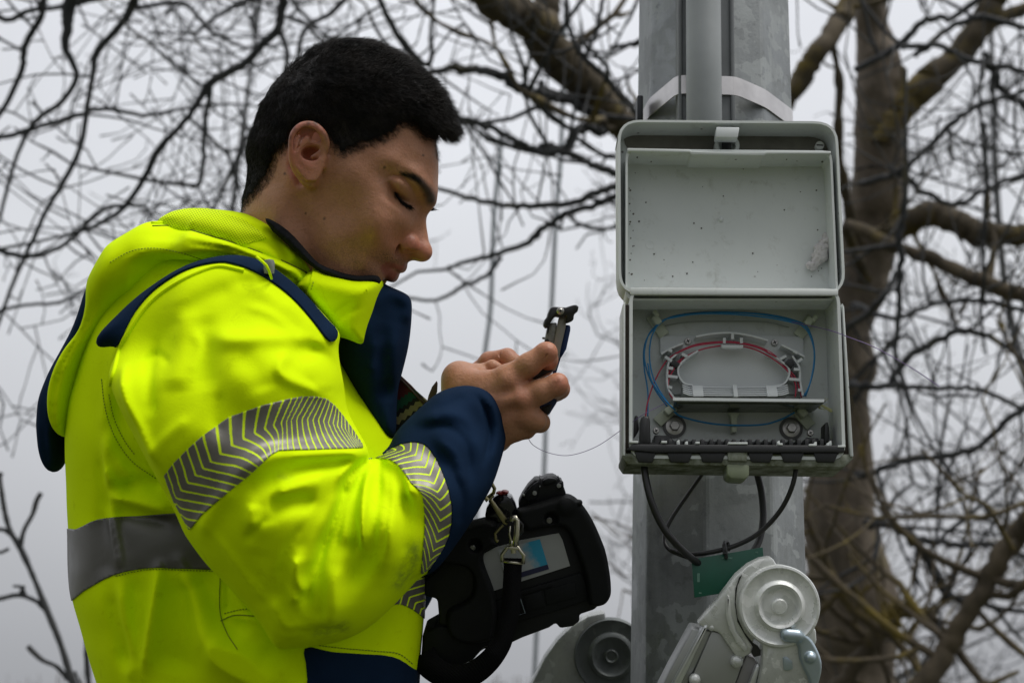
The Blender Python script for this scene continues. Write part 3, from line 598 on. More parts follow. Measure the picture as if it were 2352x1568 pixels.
    # ear (near side) and a plain twin on the far side
    for s in (1, -1):
        def E(px, py, z): q = P(px, py, z); return q if s > 0 else np.array([q[0] * 1.0, q[1], 2 * zmid(q[0]) - q[2]])
        hel = spline([E(746, 345, 79), E(748, 330, 82), E(744, 314, 85), (E(735, 301, 88)), E(723, 291, 90), E(709, 288, 91), E(695, 290, 93), E(682, 299, 95), E(673, 315, 96), E(671, 337, 95), E(671, 361, 93), E(677, 385, 89), E(690, 404, 85), E(704, 417, 81)], 3)
        n_ = len(hel); rr = np.interp(np.linspace(0, 1, n_), [0, 0.1, 0.35, 0.6, 0.85, 1], [0.0030, 0.0034, 0.0036, 0.0032, 0.0030, 0.0034])
        # ear plate
        ep = [(746, 350), (745, 316), (722, 292), (695, 291), (675, 315), (673, 361), (680, 388), (706, 418), (720, 420), (735, 400), (742, 375)]
        epm = spline([(cf(a, b, .085)[0], cf(a, b, .085)[1]) for a, b in ep], 4, True)
        sl = g.sub((sx(655), sy(435), 0.03 if s > 0 else -0.1), (sx(775), sy(270), 0.112 if s > 0 else -0.02), 0.0)
        de = polydist(epm, X2[sl[0], sl[1]], Y2[sl[0], sl[1]])[:, :, None]; x, y, z = g.xyz(sl)
        zc = (0.0785 + (cf(745, 350, .085)[0] - x) * 0.42); zc = zmid(x) + s * zc
        f = np.sqrt(np.maximum(0.002 - de, 0) ** 2 + np.maximum(np.abs(z - zc) - 0.0008, 0) ** 2) - 0.002
        g.union(f.astype(np.float32), sl, 0.003)
        g.chain(hel, rr, 0.0022)
        g.chain([E(704, 415, 80), E(714, 418, 77), E(722, 410, 75)], [0.0045, 0.0055, 0.004], 0.005)
        g.chain(spline([E(709, 312, 87), E(696, 328, 89.5), E(687, 347, 90), E(689, 365, 88), E(703, 377, 86), E(715, 388, 83), E(722, 398, 78)], 2), 0.0032, 0.005)
        g.chain([E(706, 322, 87), E(720, 331, 84), (E(736, 335, 80))], 0.0026, 0.004)
        g.chain([E(742, 366, 76), E(741, 380, 76)], [0.0045, 0.0036], 0.005)
        # concha, canal, hollow of the upper ear
        g.ell(E(712, 352, 81), (0.0125, 0.0095, 0.013), 0.002, carve=True)
        g.ell(E(714, 354, 74), (0.0095, 0.0075, 0.011), 0.002, carve=True); g.chain([E(712, 352, 79), E(726, 372, 77), E(729, 386, 76)], [0.0065, 0.0058, 0.004], 0.002, carve=True)
        g.chain([E(727, 370, 74), E(730, 384, 70)], [0.004, 0.003], 0.001, carve=True)
        g.chain(spline([E(733, 316, 84), E(722, 303, 88), E(706, 300, 91), E(692, 306, 93), E(682, 322, 94), E(679, 345, 92)], 2), [0.0038] * 11, 0.002, carve=True)
        g.ell(E(722, 318, 86), (0.005, 0.004, 0.003), 0.003, carve=True)
        g.chain([E(744, 344, 80), E(731, 357, 80), E(718, 361, 79)], [.0034, .0028, .002], 0.003)
        # groove behind the ear
        g.chain([E(668, 330, 74), E(672, 380, 72), E(690, 415, 70)], 0.004, 0.006, carve=True) if s > 0 else None
    V, F = g.mesh(2)
    px, py = vpx(V); zz = V[:, 2] - zmid(V[:, 0])
    G = lambda a, b, rx, ry, ang=0: np.exp(-0.5 * ((((px - a) * math.cos(math.radians(ang)) + (py - b) * math.sin(math.radians(ang))) / rx) ** 2 + ((-(px - a) * math.sin(math.radians(ang)) + (py - b) * math.cos(math.radians(ang))) / ry) ** 2))
    red = np.clip(0.5 * G(700, 350, 34, 70) + 0.9 * G(940, 565, 22, 20) + 0.6 * G(975, 580, 16, 16) + 0.9 * G(705, 295, 45, 14) + 0.7 * G(672, 340, 8, 60) + 0.3 * G(700, 380, 20, 20) + 0.3 * G(880, 540, 40, 30), 0, 1)
    up, _ = linedist([(930, 613), (920, 616), (903, 609), (884, 602)], px, py); lo_, _ = linedist([(902, 634), (894, 630), (886, 616)], px, py)
    lip = np.clip(1.5 - up / 5.5, 0, 1) * (px > 884) + np.clip(2.1 - lo_ / 7.0, 0, 1); lip = np.clip(lip, 0, 1) * (py > 600)
    lip *= np.clip((py - (594 + (940 - px) * 0.10)) / 4, 0, 1)
    sb = np.clip(1.0 * G(905, 597, 28, 10, 20) + 0.5 * G(860, 670, 50, 45) + 0.5 * G(810, 610, 70, 60) + 0.5 * G(778, 350, 22, 26), 0, 1)  # beard growth, with shade of the lower cheek and jaw painted in
    dd, t = linedist([(924, 402), (942, 405), (958, 411), (970, 422), (983, 440), (990, 458)], px, py)
    brow = np.clip(1.4 - dd / (4.5 + 11 * t), 0, 1) * np.clip((px - 918) / 24, 0, 1)
    ll, t2 = linedist([(908, 443), (914, 453), (923, 463), (936, 471), (945, 473)], px, py); lash = np.clip(1.2 - ll / (2.6 + 3.6 * np.sin(np.pi * t2)), 0, 1) * 0.8
    nostril = np.clip(1.2 - np.sqrt(((px - 951) / 13) ** 2 + ((py - 588) / 6.5) ** 2), 0, 1) * 0.0
    dark = np.clip(0.92 * brow + 0.9 * lash, 0, 0.95) * (zz > -0.2)
    for mx_, my_, mr in ((883, 385, 3.0), (1, 1, 1), (654, 399, 3), (745, 502, 3), (972, 357, 2.6), (702, 490, 2.4)):
        dark = np.maximum(dark, 0.75 * np.clip(1.5 - np.hypot(px - mx_, py - my_) / mr, 0, 1))
    scalp = hairmask(px, py)
    dark = np.maximum(dark, np.clip(scalp, 0, 0.97))
    return V, F, dict(red=red, lip=lip, stubble_shade=sb, dark=dark, hand=np.zeros(len(V)))
HAIRP = [(546, 484), (549, 455), (553, 420), (553, 396), (555, 341), (568, 299), (581, 257), (604, 215), (637, 177), (679, 137), (730, 108), (781, 93), (827, 95), (874, 112), (924, 139), (974, 175), (1012, 217),
         (1033, 251), (1046, 284), (1056, 316), (1064, 338), (1058, 352), (1040, 362), (1020, 368), (1010, 358), (1008, 330), (998, 316), (975, 314), (960, 302), (946, 290), (918, 288), (900, 306), (875, 322), (850, 330), (826, 338), (808, 346), (784, 352), (768, 340),
         (756, 318), (738, 298), (712, 285), (692, 287), (672, 305), (664, 330), (652, 342), (636, 352), (628, 372), (620, 396), (606, 420), (585, 446), (566, 462), (552, 480)]
def hairmask(px, py): 
    d = polydist(spline(HAIRP, 2, True), px, py); n = vnoise(np.stack([px, py, px * 0], 1), 0.12, 5)
    return np.clip(0.42 + (d + (n - 0.5) * 18) / 30, 0, 1) ** 1.3
def build_hair(HV, HF):
    """cap lifted off the scalp inside the hair line, plus short strands growing out of it"""
    q = NT('hair', (0.010, 0.008, 0.008), 0.5, 0, 0.22)
    q.col(q.mix(q.map(q.noise(60, 4), 0.3, 0.7), (0.004, 0.0038, 0.004), (0.016, 0.012, 0.010))); mat = q.m
    N = vnormals(HV, HF); px, py = vpx(HV)
    d = polydist(spline(HAIRP, 3, True), px, py)
    # thickness of the hair: thin at nape and temples, long at the fringe
    th = field([(560, 450, 1.5), (600, 430, 1.2), (580, 330, 5), (640, 300, 4), (660, 200, 8), (760, 150, 8.5), (880, 150, 8), (980, 230, 11), (1010, 300, 15), (1010, 340, 14), (900, 290, 3.5), (840, 320, 2.5), (780, 330, 2), (960, 290, 7), (720, 260, 4.5)], px, py) * 0.001
    lift = th * np.clip(d / 22, 0, 1) ** 0.6
    ear = (HV[:, 2] - zmid(HV[:, 0]) > 0.079) & (px < 760) & (px > 655) & (py > 272)
    s = np.where(ear, -1, d - 9 + (vnoise(HV, 260, 8) - .5) * 16); s = np.where(d > 60, np.maximum(s, 1), s)
    fr = np.exp(-0.5 * (((px - 1010) / 26) ** 2 + ((py - 335) / 34) ** 2))
    dirv = N + np.array([0.9, -0.25, 0]) * fr[:, None]
    clump = vnoise(HV * np.array([1, 1.8, 1.0]), 130, 3) * 0.5 + vnoise(HV, 320, 4) * 0.5
    C = HV + dirv * (lift * (0.72 + 0.35 * clump))[:, None]
    V, T, _ = clip(C, HF, s.astype(float)); T = tris(T)
    # strands
    rs = np.random.RandomState(7); px2, py2 = vpx(V); a, b, c = V[T[:, 0]], V[T[:, 1]], V[T[:, 2]]; cr = np.cross(b - a, c - a); ar = np.linalg.norm(cr, axis=1)
    nS = 52000; ti = rs.choice(len(T), nS, p=ar / ar.sum()); r1, r2 = rs.rand(nS, 1), rs.rand(nS, 1); m = (r1 + r2) > 1; r1 = np.where(m, 1 - r1, r1); r2 = np.where(m, 1 - r2, r2)
    root = a[ti] + r1 * (b - a)[ti] + r2 * (c - a)[ti]; n = cr[ti] / (ar[ti][:, None] + 1e-12)
    qx, qy = vpx(root)
    fl = np.array([0.55, -0.45, 0.0]) * np.ones((nS, 1))                       # combed forward and down
    wb_ = 1 / (1 + np.exp((qx - 690) / 18))[:, None]; wt_ = 1 / (1 + np.exp((qy - 190) / 22))[:, None]; fl = fl * (1 - wb_) + wb_ * np.array([0.05, -1, 0.0]); fl = fl * (1 - wt_) + wt_ * np.array([0.8, -0.1, 0.05])
    cl_ = np.stack([vnoise(root, 90, s_) - 0.5 for s_ in (11, 12, 13)], 1)
    L = field([(560, 450, 3.5), (600, 400, 4.5), (600, 300, 8), (760, 130, 12), (900, 150, 13), (1000, 250, 15), (1020, 340, 13), (840, 320, 5), (900, 290, 6), (780, 330, 4.5)], qx, qy) * 0.001 * (0.6 + 0.7 * rs.rand(nS))
    front = np.exp(-0.5 * (((qx - 1030) / 40) ** 2 + ((qy - 320) / 60) ** 2))[:, None]
    dr = n * (0.30 + 0.35 * rs.rand(nS, 1)) + fl * 0.95 + cl_ * 0.8 + rs.randn(nS, 3) * 0.13 + front * np.array([0.5, -0.7, 0])
    dr /= np.linalg.norm(dr, axis=1)[:, None]
    side = np.cross(dr, rs.randn(nS, 3)); side /= np.linalg.norm(side, axis=1)[:, None]; wd = 0.00016 * (0.7 + 0.6 * rs.rand(nS, 1))
    d2 = dr + fl * 0.5 + rs.randn(nS, 3) * 0.15; d2 /= np.linalg.norm(d2, axis=1)[:, None]
    p0 = root - dr * 0.0008; p1 = p0 + dr * L[:, None] * 0.55; p2 = p1 + d2 * L[:, None] * 0.45
    nrm = np.cross(side, dr)
    A = np.stack([p0 - side * wd, p0 + side * wd, p0 + nrm * wd * 1.5, p1 - side * wd * 0.8, p1 + side * wd * 0.8, p1 + nrm * wd, p2], 1).reshape(-1, 3)
    base = np.arange(nS)[:, None] * 7
    FF = []
    for i, j in ((0, 1), (1, 2), (2, 0)):
        FF += [base + np.array([[i, j, j + 3]]), base + np.array([[i, j + 3, i + 3]]), base + np.array([[i + 3, j + 3, 6]])]
    SF = np.concatenate(FF)
    # thin fringe of single hairs on the skin around the hair line
    TT = tris(HF); cx_ = HV[TT].mean(1); fx, fy = vpx(cx_); dd_ = polydist(spline(HAIRP, 2, True), fx, fy); zr = cx_[:, 2] - zmid(cx_[:, 0])
    ok = np.where((dd_ > -12) & (dd_ < 16) & (zr > 0.0) & (zr < 0.079))[0]; m_ = 20000; ti = rs.choice(ok, m_); p0 = cx_[ti] + rs.randn(m_, 3) * .0006; qx, qy = fx[ti], fy[ti]
    fl = np.array([0.75, -0.55, 0.12]) * np.ones((m_, 1)); fl[qx < 700] = np.array([0.15, -1, 0.1]); dr = fl + rs.randn(m_, 3) * .3; dr /= np.linalg.norm(dr, axis=1)[:, None]
    keep = rs.rand(m_) < np.clip((dd_[ti] + 12) / 22, 0.02, 1); L2_ = 0.0042 * (0.5 + rs.rand(m_)); p0, dr, L2_ = p0[keep], dr[keep], L2_[keep]; k_ = len(p0); sd = np.cross(dr, [0, 0, 1.0]); sd /= np.linalg.norm(sd, axis=1)[:, None]; u_ = np.array([0, 0, .0004])
    A2 = np.stack([p0 - sd * .00011 + u_, p0 + sd * .00011 + u_, p0 + u_ * 1.6, p0 + dr * L2_[:, None] + u_ * 2], 1).reshape(-1, 3); b2 = np.arange(k_)[:, None] * 4 + len(A)
    SF = np.concatenate([SF] + [b2 + np.array([t_]) for t_ in ((0, 1, 3), (1, 2, 3), (2, 0, 3))]); A = np.concatenate([A, A2])
    V2 = np.concatenate([V, A]); T2 = np.concatenate([T, SF + len(V)])
    return V2, T2, mat
def strands(bvh, lines, n, L, wd, rs, dirf, off=0.0):
    """short hairs (brow, lashes) rooted on the skin"""
    V = []; F = []; k = 0
    for P, spread in lines:
        S = spline([(a, b, 0) for a, b in P], 10)
        for i in range(n):
            t = rs.rand(); p = S[min(int(t * (len(S) - 1)), len(S) - 2)]; sp = spread(t)
            q = drape([(p[0] + rs.randn() * sp[0], p[1] + rs.randn() * sp[1])], bvh, off)
            if len(q) == 0: continue
            q = q[0]; dv = np.array(dirf(t), dtype=float) + rs.randn(3) * 0.22; dv /= np.linalg.norm(dv); l_ = L(t) * (0.6 + 0.6 * rs.rand())
            sd = np.cross(dv, [0, 0, 1.0]); sd /= np.linalg.norm(sd) + 1e-9; m = q + dv * l_ * 0.5; e_ = m + (dv + np.array([0.15, 0.12, 0])) * l_ * 0.5
            V += [q - sd * wd, q + sd * wd, q + np.array([0, 0, wd]), m - sd * wd * .8, m + sd * wd * .8, m + np.array([0, 0, wd * .8]), e_]
            for i_, j in ((0, 1), (1, 2), (2, 0)): F += [(k + i_, k + j, k + j + 3), (k + i_, k + j + 3, k + i_ + 3), (k + i_ + 3, k + j + 3, k + 6)]
            k += 7
    return np.array(V), np.array(F)
PERSON = empty('person', (W(560, 1568, 0)[0], W(560, 1568, 0)[1], 0.0), 'young man in a bright yellow work jacket, head bowed over the tool in his hands', 'person')
hv, hf, ha = build_head()
HV, HT, HM = build_hair(hv, hf)
mkobj('hair', toW(HV), HT, HM, PERSON)
_rs = np.random.RandomState(3); _bvh = BVHTree.FromPolygons(hv.tolist(), hf.tolist())
bv, bf = strands(_bvh, [([(922, 401), (942, 405), (958, 411), (970, 422), (983, 440), (990, 458)], lambda t: (2.5, 2.0 + 5.5 * t))], 1000, lambda t: 0.0065, 0.00016, _rs, lambda t: (-0.9, 0.75 - 0.2 * t, 0.25))
lv, lf = strands(_bvh, [([(907, 442), (914, 453), (923, 463), (936, 471), (944, 473)], lambda t: (1.4, 1.2))], 190, lambda t: 0.0075, 0.00018, _rs, lambda t: (0.45, -0.75, 0.5))
q = cf(989, 481, zmid(sx(985)) - 0.022); fv = []; ff = []
for i in range(26):
    a = q + np.array([_rs.randn() * 0.0012, _rs.randn() * 0.0008, _rs.randn() * 0.003]); dv = np.array([0.9, -0.15 + 0.3 * _rs.rand(), 0]); 
    fv += [a + [0, .0004, 0], a - [0, .0004, 0], a + dv * 0.0065]; ff.append((3 * i, 3 * i + 1, 3 * i + 2))
mkobj('eyebrow', toW(bv), bf, HM, PERSON)
mkobj('eyelashes', toW(lv), lf, HM, PERSON); mkobj('eyelashes', toW(np.array(fv)), np.array(ff), HM, PERSON)
# ================================================================ clothing
def fabric(name, base, var=0.05, spec=0.12, rough=0.85, sheen=0.0, dirt=False):
    q = NT(name, base, rough, 0, spec)
    co = q.coord(); n = q.noise(14, 5, 0.55, co); f = q.noise(1500, 2, 0.5, co)
    lo_ = tuple(c * (1 - var) for c in base); hi = tuple(min(1, c * (1 + var)) for c in base)
    c = q.mix(q.map(n, 0.3, 0.7), lo_, hi)
    c = q.mix(q.map(f, 0.35, 0.7, 0, 0.12), c, tuple(x * 0.5 for x in base))
    if dirt:
        c = q.mix(q.map(q.noise(48, 6, 0.7, co, 0.6), 0.60, 0.74, 0, 0.35), c, tuple(x * 0.55 for x in base))
        c = q.mix(q.math('MULTIPLY', q.attr('smudge'), q.map(q.noise(120, 5, 0.7, co), 0.35, 0.62)), c, (0.10, 0.19, 0.035))
    q.col(c)
    if sheen: q.b.inputs['Sheen Weight'].default_value = sheen
    q.bump(q.math('ADD', q.noise(650, 3, 0.6, co), q.math('MULTIPLY', q.noise(60, 4, 0.6, co), 1.2)), 0.22, 0.0009); return q
YEL = (0.67, 0.90, 0.001)
M_YEL = fabric('hivis_yellow', YEL, 0.03, 0.05, dirt=True).m
M_NAVY = fabric('navy_softshell', (0.006, 0.017, 0.042), 0.2, 0.05, 0.9).m
M_FLEECE = fabric('black_fleece', (0.012, 0.013, 0.015), 0.3, 0.1, 0.95).m
def mesh_fabric():
    q = fabric('yellow_mesh_lining', YEL, 0.03); co = q.coord()
    a_ = q.math('ADD', q.math('MULTIPLY', q.attr('mx'), 0.80), q.math('MULTIPLY', q.attr('my'), 0.25)); b_ = q.math('SUBTRACT', q.math('MULTIPLY', q.attr('my'), 0.95), q.math('MULTIPLY', q.attr('mx'), 0.22))
    hole = q.map(q.math('MULTIPLY', q.math('SINE', a_), q.math('SINE', b_)), 0.05, 0.7, 0, 1, True)
    q.col(q.mix(q.math('MULTIPLY', hole, 0.7), YEL, (0.22, 0.28, 0.0)))
    q.bump(q.map(hole, 0, 1, 1, 0), 0.6, 0.0010); return q.m
M_MESHF = mesh_fabric()
def band_mat():
    q = NT('reflective_chevron', (0.13, 0.125, 0.11), 0.5, 0.25, 0.5)
    fr = q.math('FRACT', q.attr('stripe')); ln = q.math('SUBTRACT', q.map(fr, 0.0, 0.045, 0, 1), q.map(fr, 0.205, 0.25, 0, 1))
    silver = q.mix(q.map(q.noise(70, 4), 0.3, 0.7), (0.14, 0.13, 0.115), (0.20, 0.19, 0.165))
    q.col(q.mix(ln, silver, YEL)); q.l(q.map(ln, 0, 1, 0.3, 0.0), q.b.inputs['Metallic']); q.l(q.map(ln, 0, 1, 0.42, 0.85), q.b.inputs['Roughness'])
    q.bump(ln, 0.3, -0.0004); return q.m
M_CHEV = band_mat()
q = NT('reflective_tape', (0.06, 0.058, 0.055), 0.38, 0.35, 0.5); q.col(q.mix(q.map(q.noise(9, 3), 0.35, 0.65), (0.085, 0.082, 0.074), (0.15, 0.145, 0.135)))
q.l(q.map(q.noise(24, 3), 0.3, 0.7, 0.3, 0.5), q.b.inputs['Roughness']); q.bump(q.noise(2200, 2), 0.2, 0.0003); M_TAPE = q.m

def strokes(L, PX, PY):
    """folds: (points, width px, height mm[, asymmetry])"""
    B = np.zeros(PX.shape)
    for s in L:
        P, wd, am = s[:3]; P = spline(np.array(P, float), 4) if len(P) > 2 else np.array(P, float)
        wmax = np.max(wd) * 3.2; x0, y0 = P.min(0) - wmax; x1, y1 = P.max(0) + wmax
        m = (PX > x0) & (PX < x1) & (PY > y0) & (PY < y1)
        if not m.any(): continue
        d, t = linedist(P, PX[m], PY[m]); wd_ = np.interp(t, np.linspace(0, 1, len(np.atleast_1d(wd))), np.atleast_1d(wd))
        e_ = np.interp(t, [0, 0.15, 0.85, 1], [0.35, 1, 1, 0.25]) if len(s) < 4 else np.interp(t, np.linspace(0, 1, len(s[3])), s[3])
        B[m] += am * 0.0015 * np.exp(-0.5 * (d / wd_) ** 2) * e_
    return B
def pillow(g, poly, z0, T, R, zc, folds=(), k=0.0, zf=None, far=0.4, noise=0.0, nsc=30, seed=1, closed=True, pin=None, per=3, bl=2):
    """thick cushion with the outline poly (picture px at depth z0); T/R/zc constants or lists (px,py,value)"""
    P = np.array([cf(a, b, z0)[:2] for a, b in poly]); P = spline(P, per, True) if per else P
    Tm = T if np.isscalar(T) else max(t[2] for t in T); zs = [zc] if np.isscalar(zc) else [t[2] for t in zc]
    sl = g.sub((P[:, 0].min(), P[:, 1].min(), min(zs) - Tm), (P[:, 0].max(), P[:, 1].max(), max(zs) + Tm), 0.012)
    X, Y = np.meshgrid(g.ax[0][sl[0]], g.ax[1][sl[1]], indexing='ij'); X = X.astype(float); Y = Y.astype(float)
    zf = (np.mean(zs) + Tm) if zf is None else zf
    PX = 1176 + X / (D0 - zf) * FP; PY = 784 - Y / (D0 - zf) * FP
    fv = lambda q: np.full(X.shape, float(q)) if np.isscalar(q) else field(q, PX, PY)
    T_, R_, Z_ = fv(T), fv(R), fv(zc); d = polydist(P, X, Y)
    if bl: w_ = np.clip((np.abs(d) - 0.004) / 0.014, 0, 1); w_ = w_ * w_ * (3 - 2 * w_); d = w_ * blur2(d, bl * 2) + (1 - w_) * blur2(d, 1)
    B = strokes(folds, PX, PY) if len(folds) else 0
    if noise:
        n = (vnoise(np.stack([X.ravel(), Y.ravel(), 0 * X.ravel()], 1), nsc, seed) - 0.5).reshape(X.shape) + 0.5 * (vnoise(np.stack([X.ravel(), Y.ravel(), 0 * X.ravel()], 1), nsc * 2.3, seed + 9) - 0.5).reshape(X.shape)
        B = B + n * noise
    x, y, z = g.xyz(sl); dz = z - Z_[:, :, None]
    if not np.isscalar(B): dz = np.where(dz > 0, np.maximum(dz - B[:, :, None], 0), dz - 0)
    u = np.maximum(R_ - d, 0)[:, :, None] / R_[:, :, None]
    Fv = (np.sqrt(u ** 2 + (dz / T_[:, :, None]) ** 2) - 1) * np.minimum(R_, T_)[:, :, None]
    g.union(Fv.astype(np.float32), sl, k); return sl
def patch(V, F, N, s, off, th, name, mat, parent, attrs=None, smooth=True, label=None):
    A = dict(attrs or {}); A.update(nx=N[:, 0], ny=N[:, 1], nz=N[:, 2]); v, t, a = clip(V, F, s, A)
    n = np.stack([a.pop('nx'), a.pop('ny'), a.pop('nz')], 1); n /= np.linalg.norm(n, axis=1)[:, None] + 1e-9
    # puff the edges down on to the cloth
    v2, t2 = thicken(v, t, n, off, th); a = {k: np.concatenate([q, q]) for k, q in a.items()}
    return mkobj(name, toW(v2), t2, mat, parent, smooth, attrs=a, label=label)
def pdist(V, poly, z0=None, per=3):
    px, py = vpx(V); return polydist(spline(np.array(poly, float), per, True) if per else np.array(poly, float), px, py)
def stitch(pts, bvh, mb, r=0.0005, dash=True, off=0.0009, step=7.0, depth=0):
    P = spline(np.array(pts, float), 12); L = np.r_[0, np.cumsum(np.linalg.norm(np.diff(P, axis=0), axis=1))]
    n = max(2, int(L[-1] / step)); 
    for i in range(n):
        a, b = (i + 0.0) / n * L[-1], (i + (0.62 if dash else 1.02)) / n * L[-1]
        Q = [(np.interp(s_, L, P[:, 0]), np.interp(s_, L, P[:, 1])) for s_ in (a, (a + b) / 2, b)]
        D = drape(Q, bvh, off)
        if len(D) == 3 and np.ptp(D[:, 2]) < 0.01: mb.tube(toW(D), r, 5)
# ---- torso
TORSO = [(330, 560), (262, 640), (214, 760), (182, 880), (168, 960), (165, 1030), (168, 1100), (175, 1200), (177, 1280), (181, 1345), (200, 1405), (226, 1490), (256, 1585), (290, 1720), (600, 1740), (955, 1720), (960, 1600), (966, 1500), (973, 1420),
         (975, 1290), (962, 1150), (935, 1060), (906, 1006), (880, 955), (832, 878), (788, 792), (760, 735), (700, 660), (560, 560), (430, 540)]
h3 = 0.0026
g = Grid((sx(130), sy(1680), -0.20), (sx(1010), sy(500), 0.19), h3)
TF = [  # folds of the back and side panel
    ([(232, 1040), (262, 1090), (300, 1130), (360, 1165), (420, 1180)], [10, 18], 5), ([(215, 1080), (240, 1120), (252, 1148)], 8, 5),
    ([(228, 1152), (290, 1160), (380, 1185)], [7, 14], 7), ([(225, 1130), (290, 1118), (350, 1125)], [7, 16], -7), ([(230, 1185), (300, 1200), (380, 1200)], [10, 16], -4),
    ([(222, 1000), (216, 1080), (226, 1150)], 12, 5), ([(200, 1060), (205, 1130), (216, 1190)], 10, -4), ([(226, 1160), (235, 1210), (262, 1320)], 9, 4.5), ([(200, 1180), (205, 1260), (225, 1340)], 14, -3.5),
    ([(352, 1310), (350, 1370), (338, 1450), (318, 1560)], [9, 13], 9), ([(300, 1330), (300, 1420), (285, 1560)], [18, 26], -6), ([(400, 1330), (405, 1430), (380, 1560)], [22, 36], -8),
    ([(265, 1340), (275, 1420), (290, 1500), (280, 1580)], 11, 6), ([(235, 1370), (250, 1450), (275, 1560)], 13, -5),
    ([(395, 1300), (440, 1380), (470, 1450), (520, 1500), (600, 1540)], [12, 26], 8), ([(440, 1320), (500, 1420), (560, 1470)], 24, -7),
    ([(470, 1480), (560, 1530), (640, 1590)], [30, 40], 9), ([(600, 1480), (660, 1520), (700, 1580)], 24, -4),
    ([(275, 850), (262, 930), (285, 1000), (330, 1060), (390, 1120), (440, 1180)], [9, 12, 16], 6), ([(255, 870), (240, 960), (262, 1050), (310, 1110)], [8, 14], -3),
    ([(266, 850), (280, 930), (318, 1020), (375, 1095)], [7, 9], -13), ([(240, 800), (212, 900), (205, 1000)], 14, 4), ([(510, 1310), (512, 1380), (508, 1420)], 5, -4), ([(520, 1300), (560, 1400), (620, 1460)], 16, 5),
    ([(510, 1425), (560, 1418), (620, 1425)], 6, 3), ([(900, 900), (890, 980)], 10, 3)]
pillow(g, TORSO, 0.0, [(300, 700, .10), (560, 640, .125), (760, 760, .10), (240, 900, .115), (240, 1100, .13), (250, 1500, .15), (600, 1000, .15), (600, 1500, .165), (850, 950, .10), (900, 1450, .14)],
       [(200, 900, .085), (290, 950, .082), (200, 1400, .10), (400, 1100, .13), (900, 1200, .12), (850, 950, .07), (500, 620, .08)], 0.0, TF, noise=0.006, nsc=16, seed=4)
# wedge of the front panel under the far arm
tv, tf = g.mesh(3); tn = vnormals(tv, tf); tpx, tpy = vpx(tv)
smu = 0.25 * vnoise(tv, 9, 2)
JACKET = mkobj('jacket', toW(tv), tf, M_YEL, PERSON, attrs=dict(smudge=smu * 0))
tb = BVHTree.FromPolygons(tv.tolist(), tf.tolist())
patch(tv, tf, tn, pdist(tv, [(120, 1225), (176, 1215), (226, 1192), (300, 1186), (400, 1178), (520, 1172), (900, 1180), (1100, 1180), (1100, 1330), (900, 1320), (520, 1308), (430, 1306), (340, 1304), (262, 1320), (192, 1357), (120, 1400)]), 0.0011, 0.0018, 'reflective_band', M_TAPE, JACKET, label='plain grey reflective band round the waist')
patch(tv, tf, tn, pdist(tv, [(700, 1488), (760, 1496), (831, 1501), (900, 1507), (946, 1533), (1010, 1590), (1000, 1800), (700, 1800), (706, 1560)]), 0.0008, 0.0018, 'hem', M_NAVY, JACKET, label='navy hem below the sleeve')
# chevron piece of the front showing under the sleeve
poly = [(870, 1400), (900, 1370), (942, 1335), (985, 1298), (1010, 1330), (1010, 1450), (973, 1419), (945, 1398), (912, 1386)]
spx = (tpx - 880) * 0.7 - (tpy - 1400) * 0.72; cr = (tpx - 880) * 0.72 + (tpy - 1400) * 0.7
patch(tv, tf, tn, pdist(tv, poly), 0.0011, 0.0018, 'reflective_band', M_CHEV, JACKET, attrs=dict(stripe=(cr * 1.0 - np.abs(spx - 62) * 0.55) / 19 + 20), label='chevron reflective band showing below the forearm')
# ---- front placket, collar
h2 = 0.0019
g = Grid((sx(690), sy(1060), -0.10), (sx(975), sy(585), 0.10), h2)
NAVYP = [(862, 645), (900, 660), (934, 675), (947, 690), (947, 735), (940, 795), (927, 850), (917, 890), (913, 940), (912, 985), (904, 1008), (886, 1000), (850, 960), (800, 880), (760, 790), (748, 720), (790, 660)]
pillow(g, NAVYP, 0.0, [(930, 700, .030), (860, 660, .055), (800, 760, .06), (900, 900, .035), (860, 860, .05)], 0.035, 0.012, [([(868, 655), (905, 668), (935, 700), (925, 745)], 12, 5), ([(880, 740), (870, 820), (880, 930)], 12, -5), ([(905, 760), (900, 850), (900, 960)], 9, 3), ([(862, 780), (850, 860)], 8, 3)], noise=0.003, nsc=30)
nv, nf = g.mesh(2); mkobj('placket', toW(nv), nf, M_NAVY, JACKET)
g = Grid((sx(600), sy(870), -0.11), (sx(905), sy(560), 0.12), h2)
TAB = [(722, 611), (745, 619), (775, 627), (815, 637), (850, 641), (866, 642), (870, 652), (863, 690), (852, 735), (843, 775), (838, 795), (828, 799), (806, 791), (782, 781), (764, 772), (735, 735), (690, 690), (660, 660), (690, 620)]
pillow(g, TAB, 0.075, .088, .018, 0.005, [([(770, 645), (800, 655), (850, 660)], 9, 1.2), ([(780, 700), (800, 730)], 25, -2.0)], noise=0.0016, nsc=30, per=2, bl=0)
cv, cf_ = g.mesh(1); cn = vnormals(cv, cf_)
tabm = mkobj('collar', toW(cv), cf_, M_YEL, JACKET)
cb = BVHTree.FromPolygons(cv.tolist(), cf_.tolist())
patch(cv, cf_, cn, pdist(cv, [(722, 609), (760, 621), (815, 635), (866, 638), (876, 650), (868, 692), (848, 777), (840, 802), (825, 802), (800, 792), (781, 783), (762, 774), (700, 700), (712, 655)], per=0), 0.0024, 0.0026, 'chin_tab', M_YEL, JACKET)
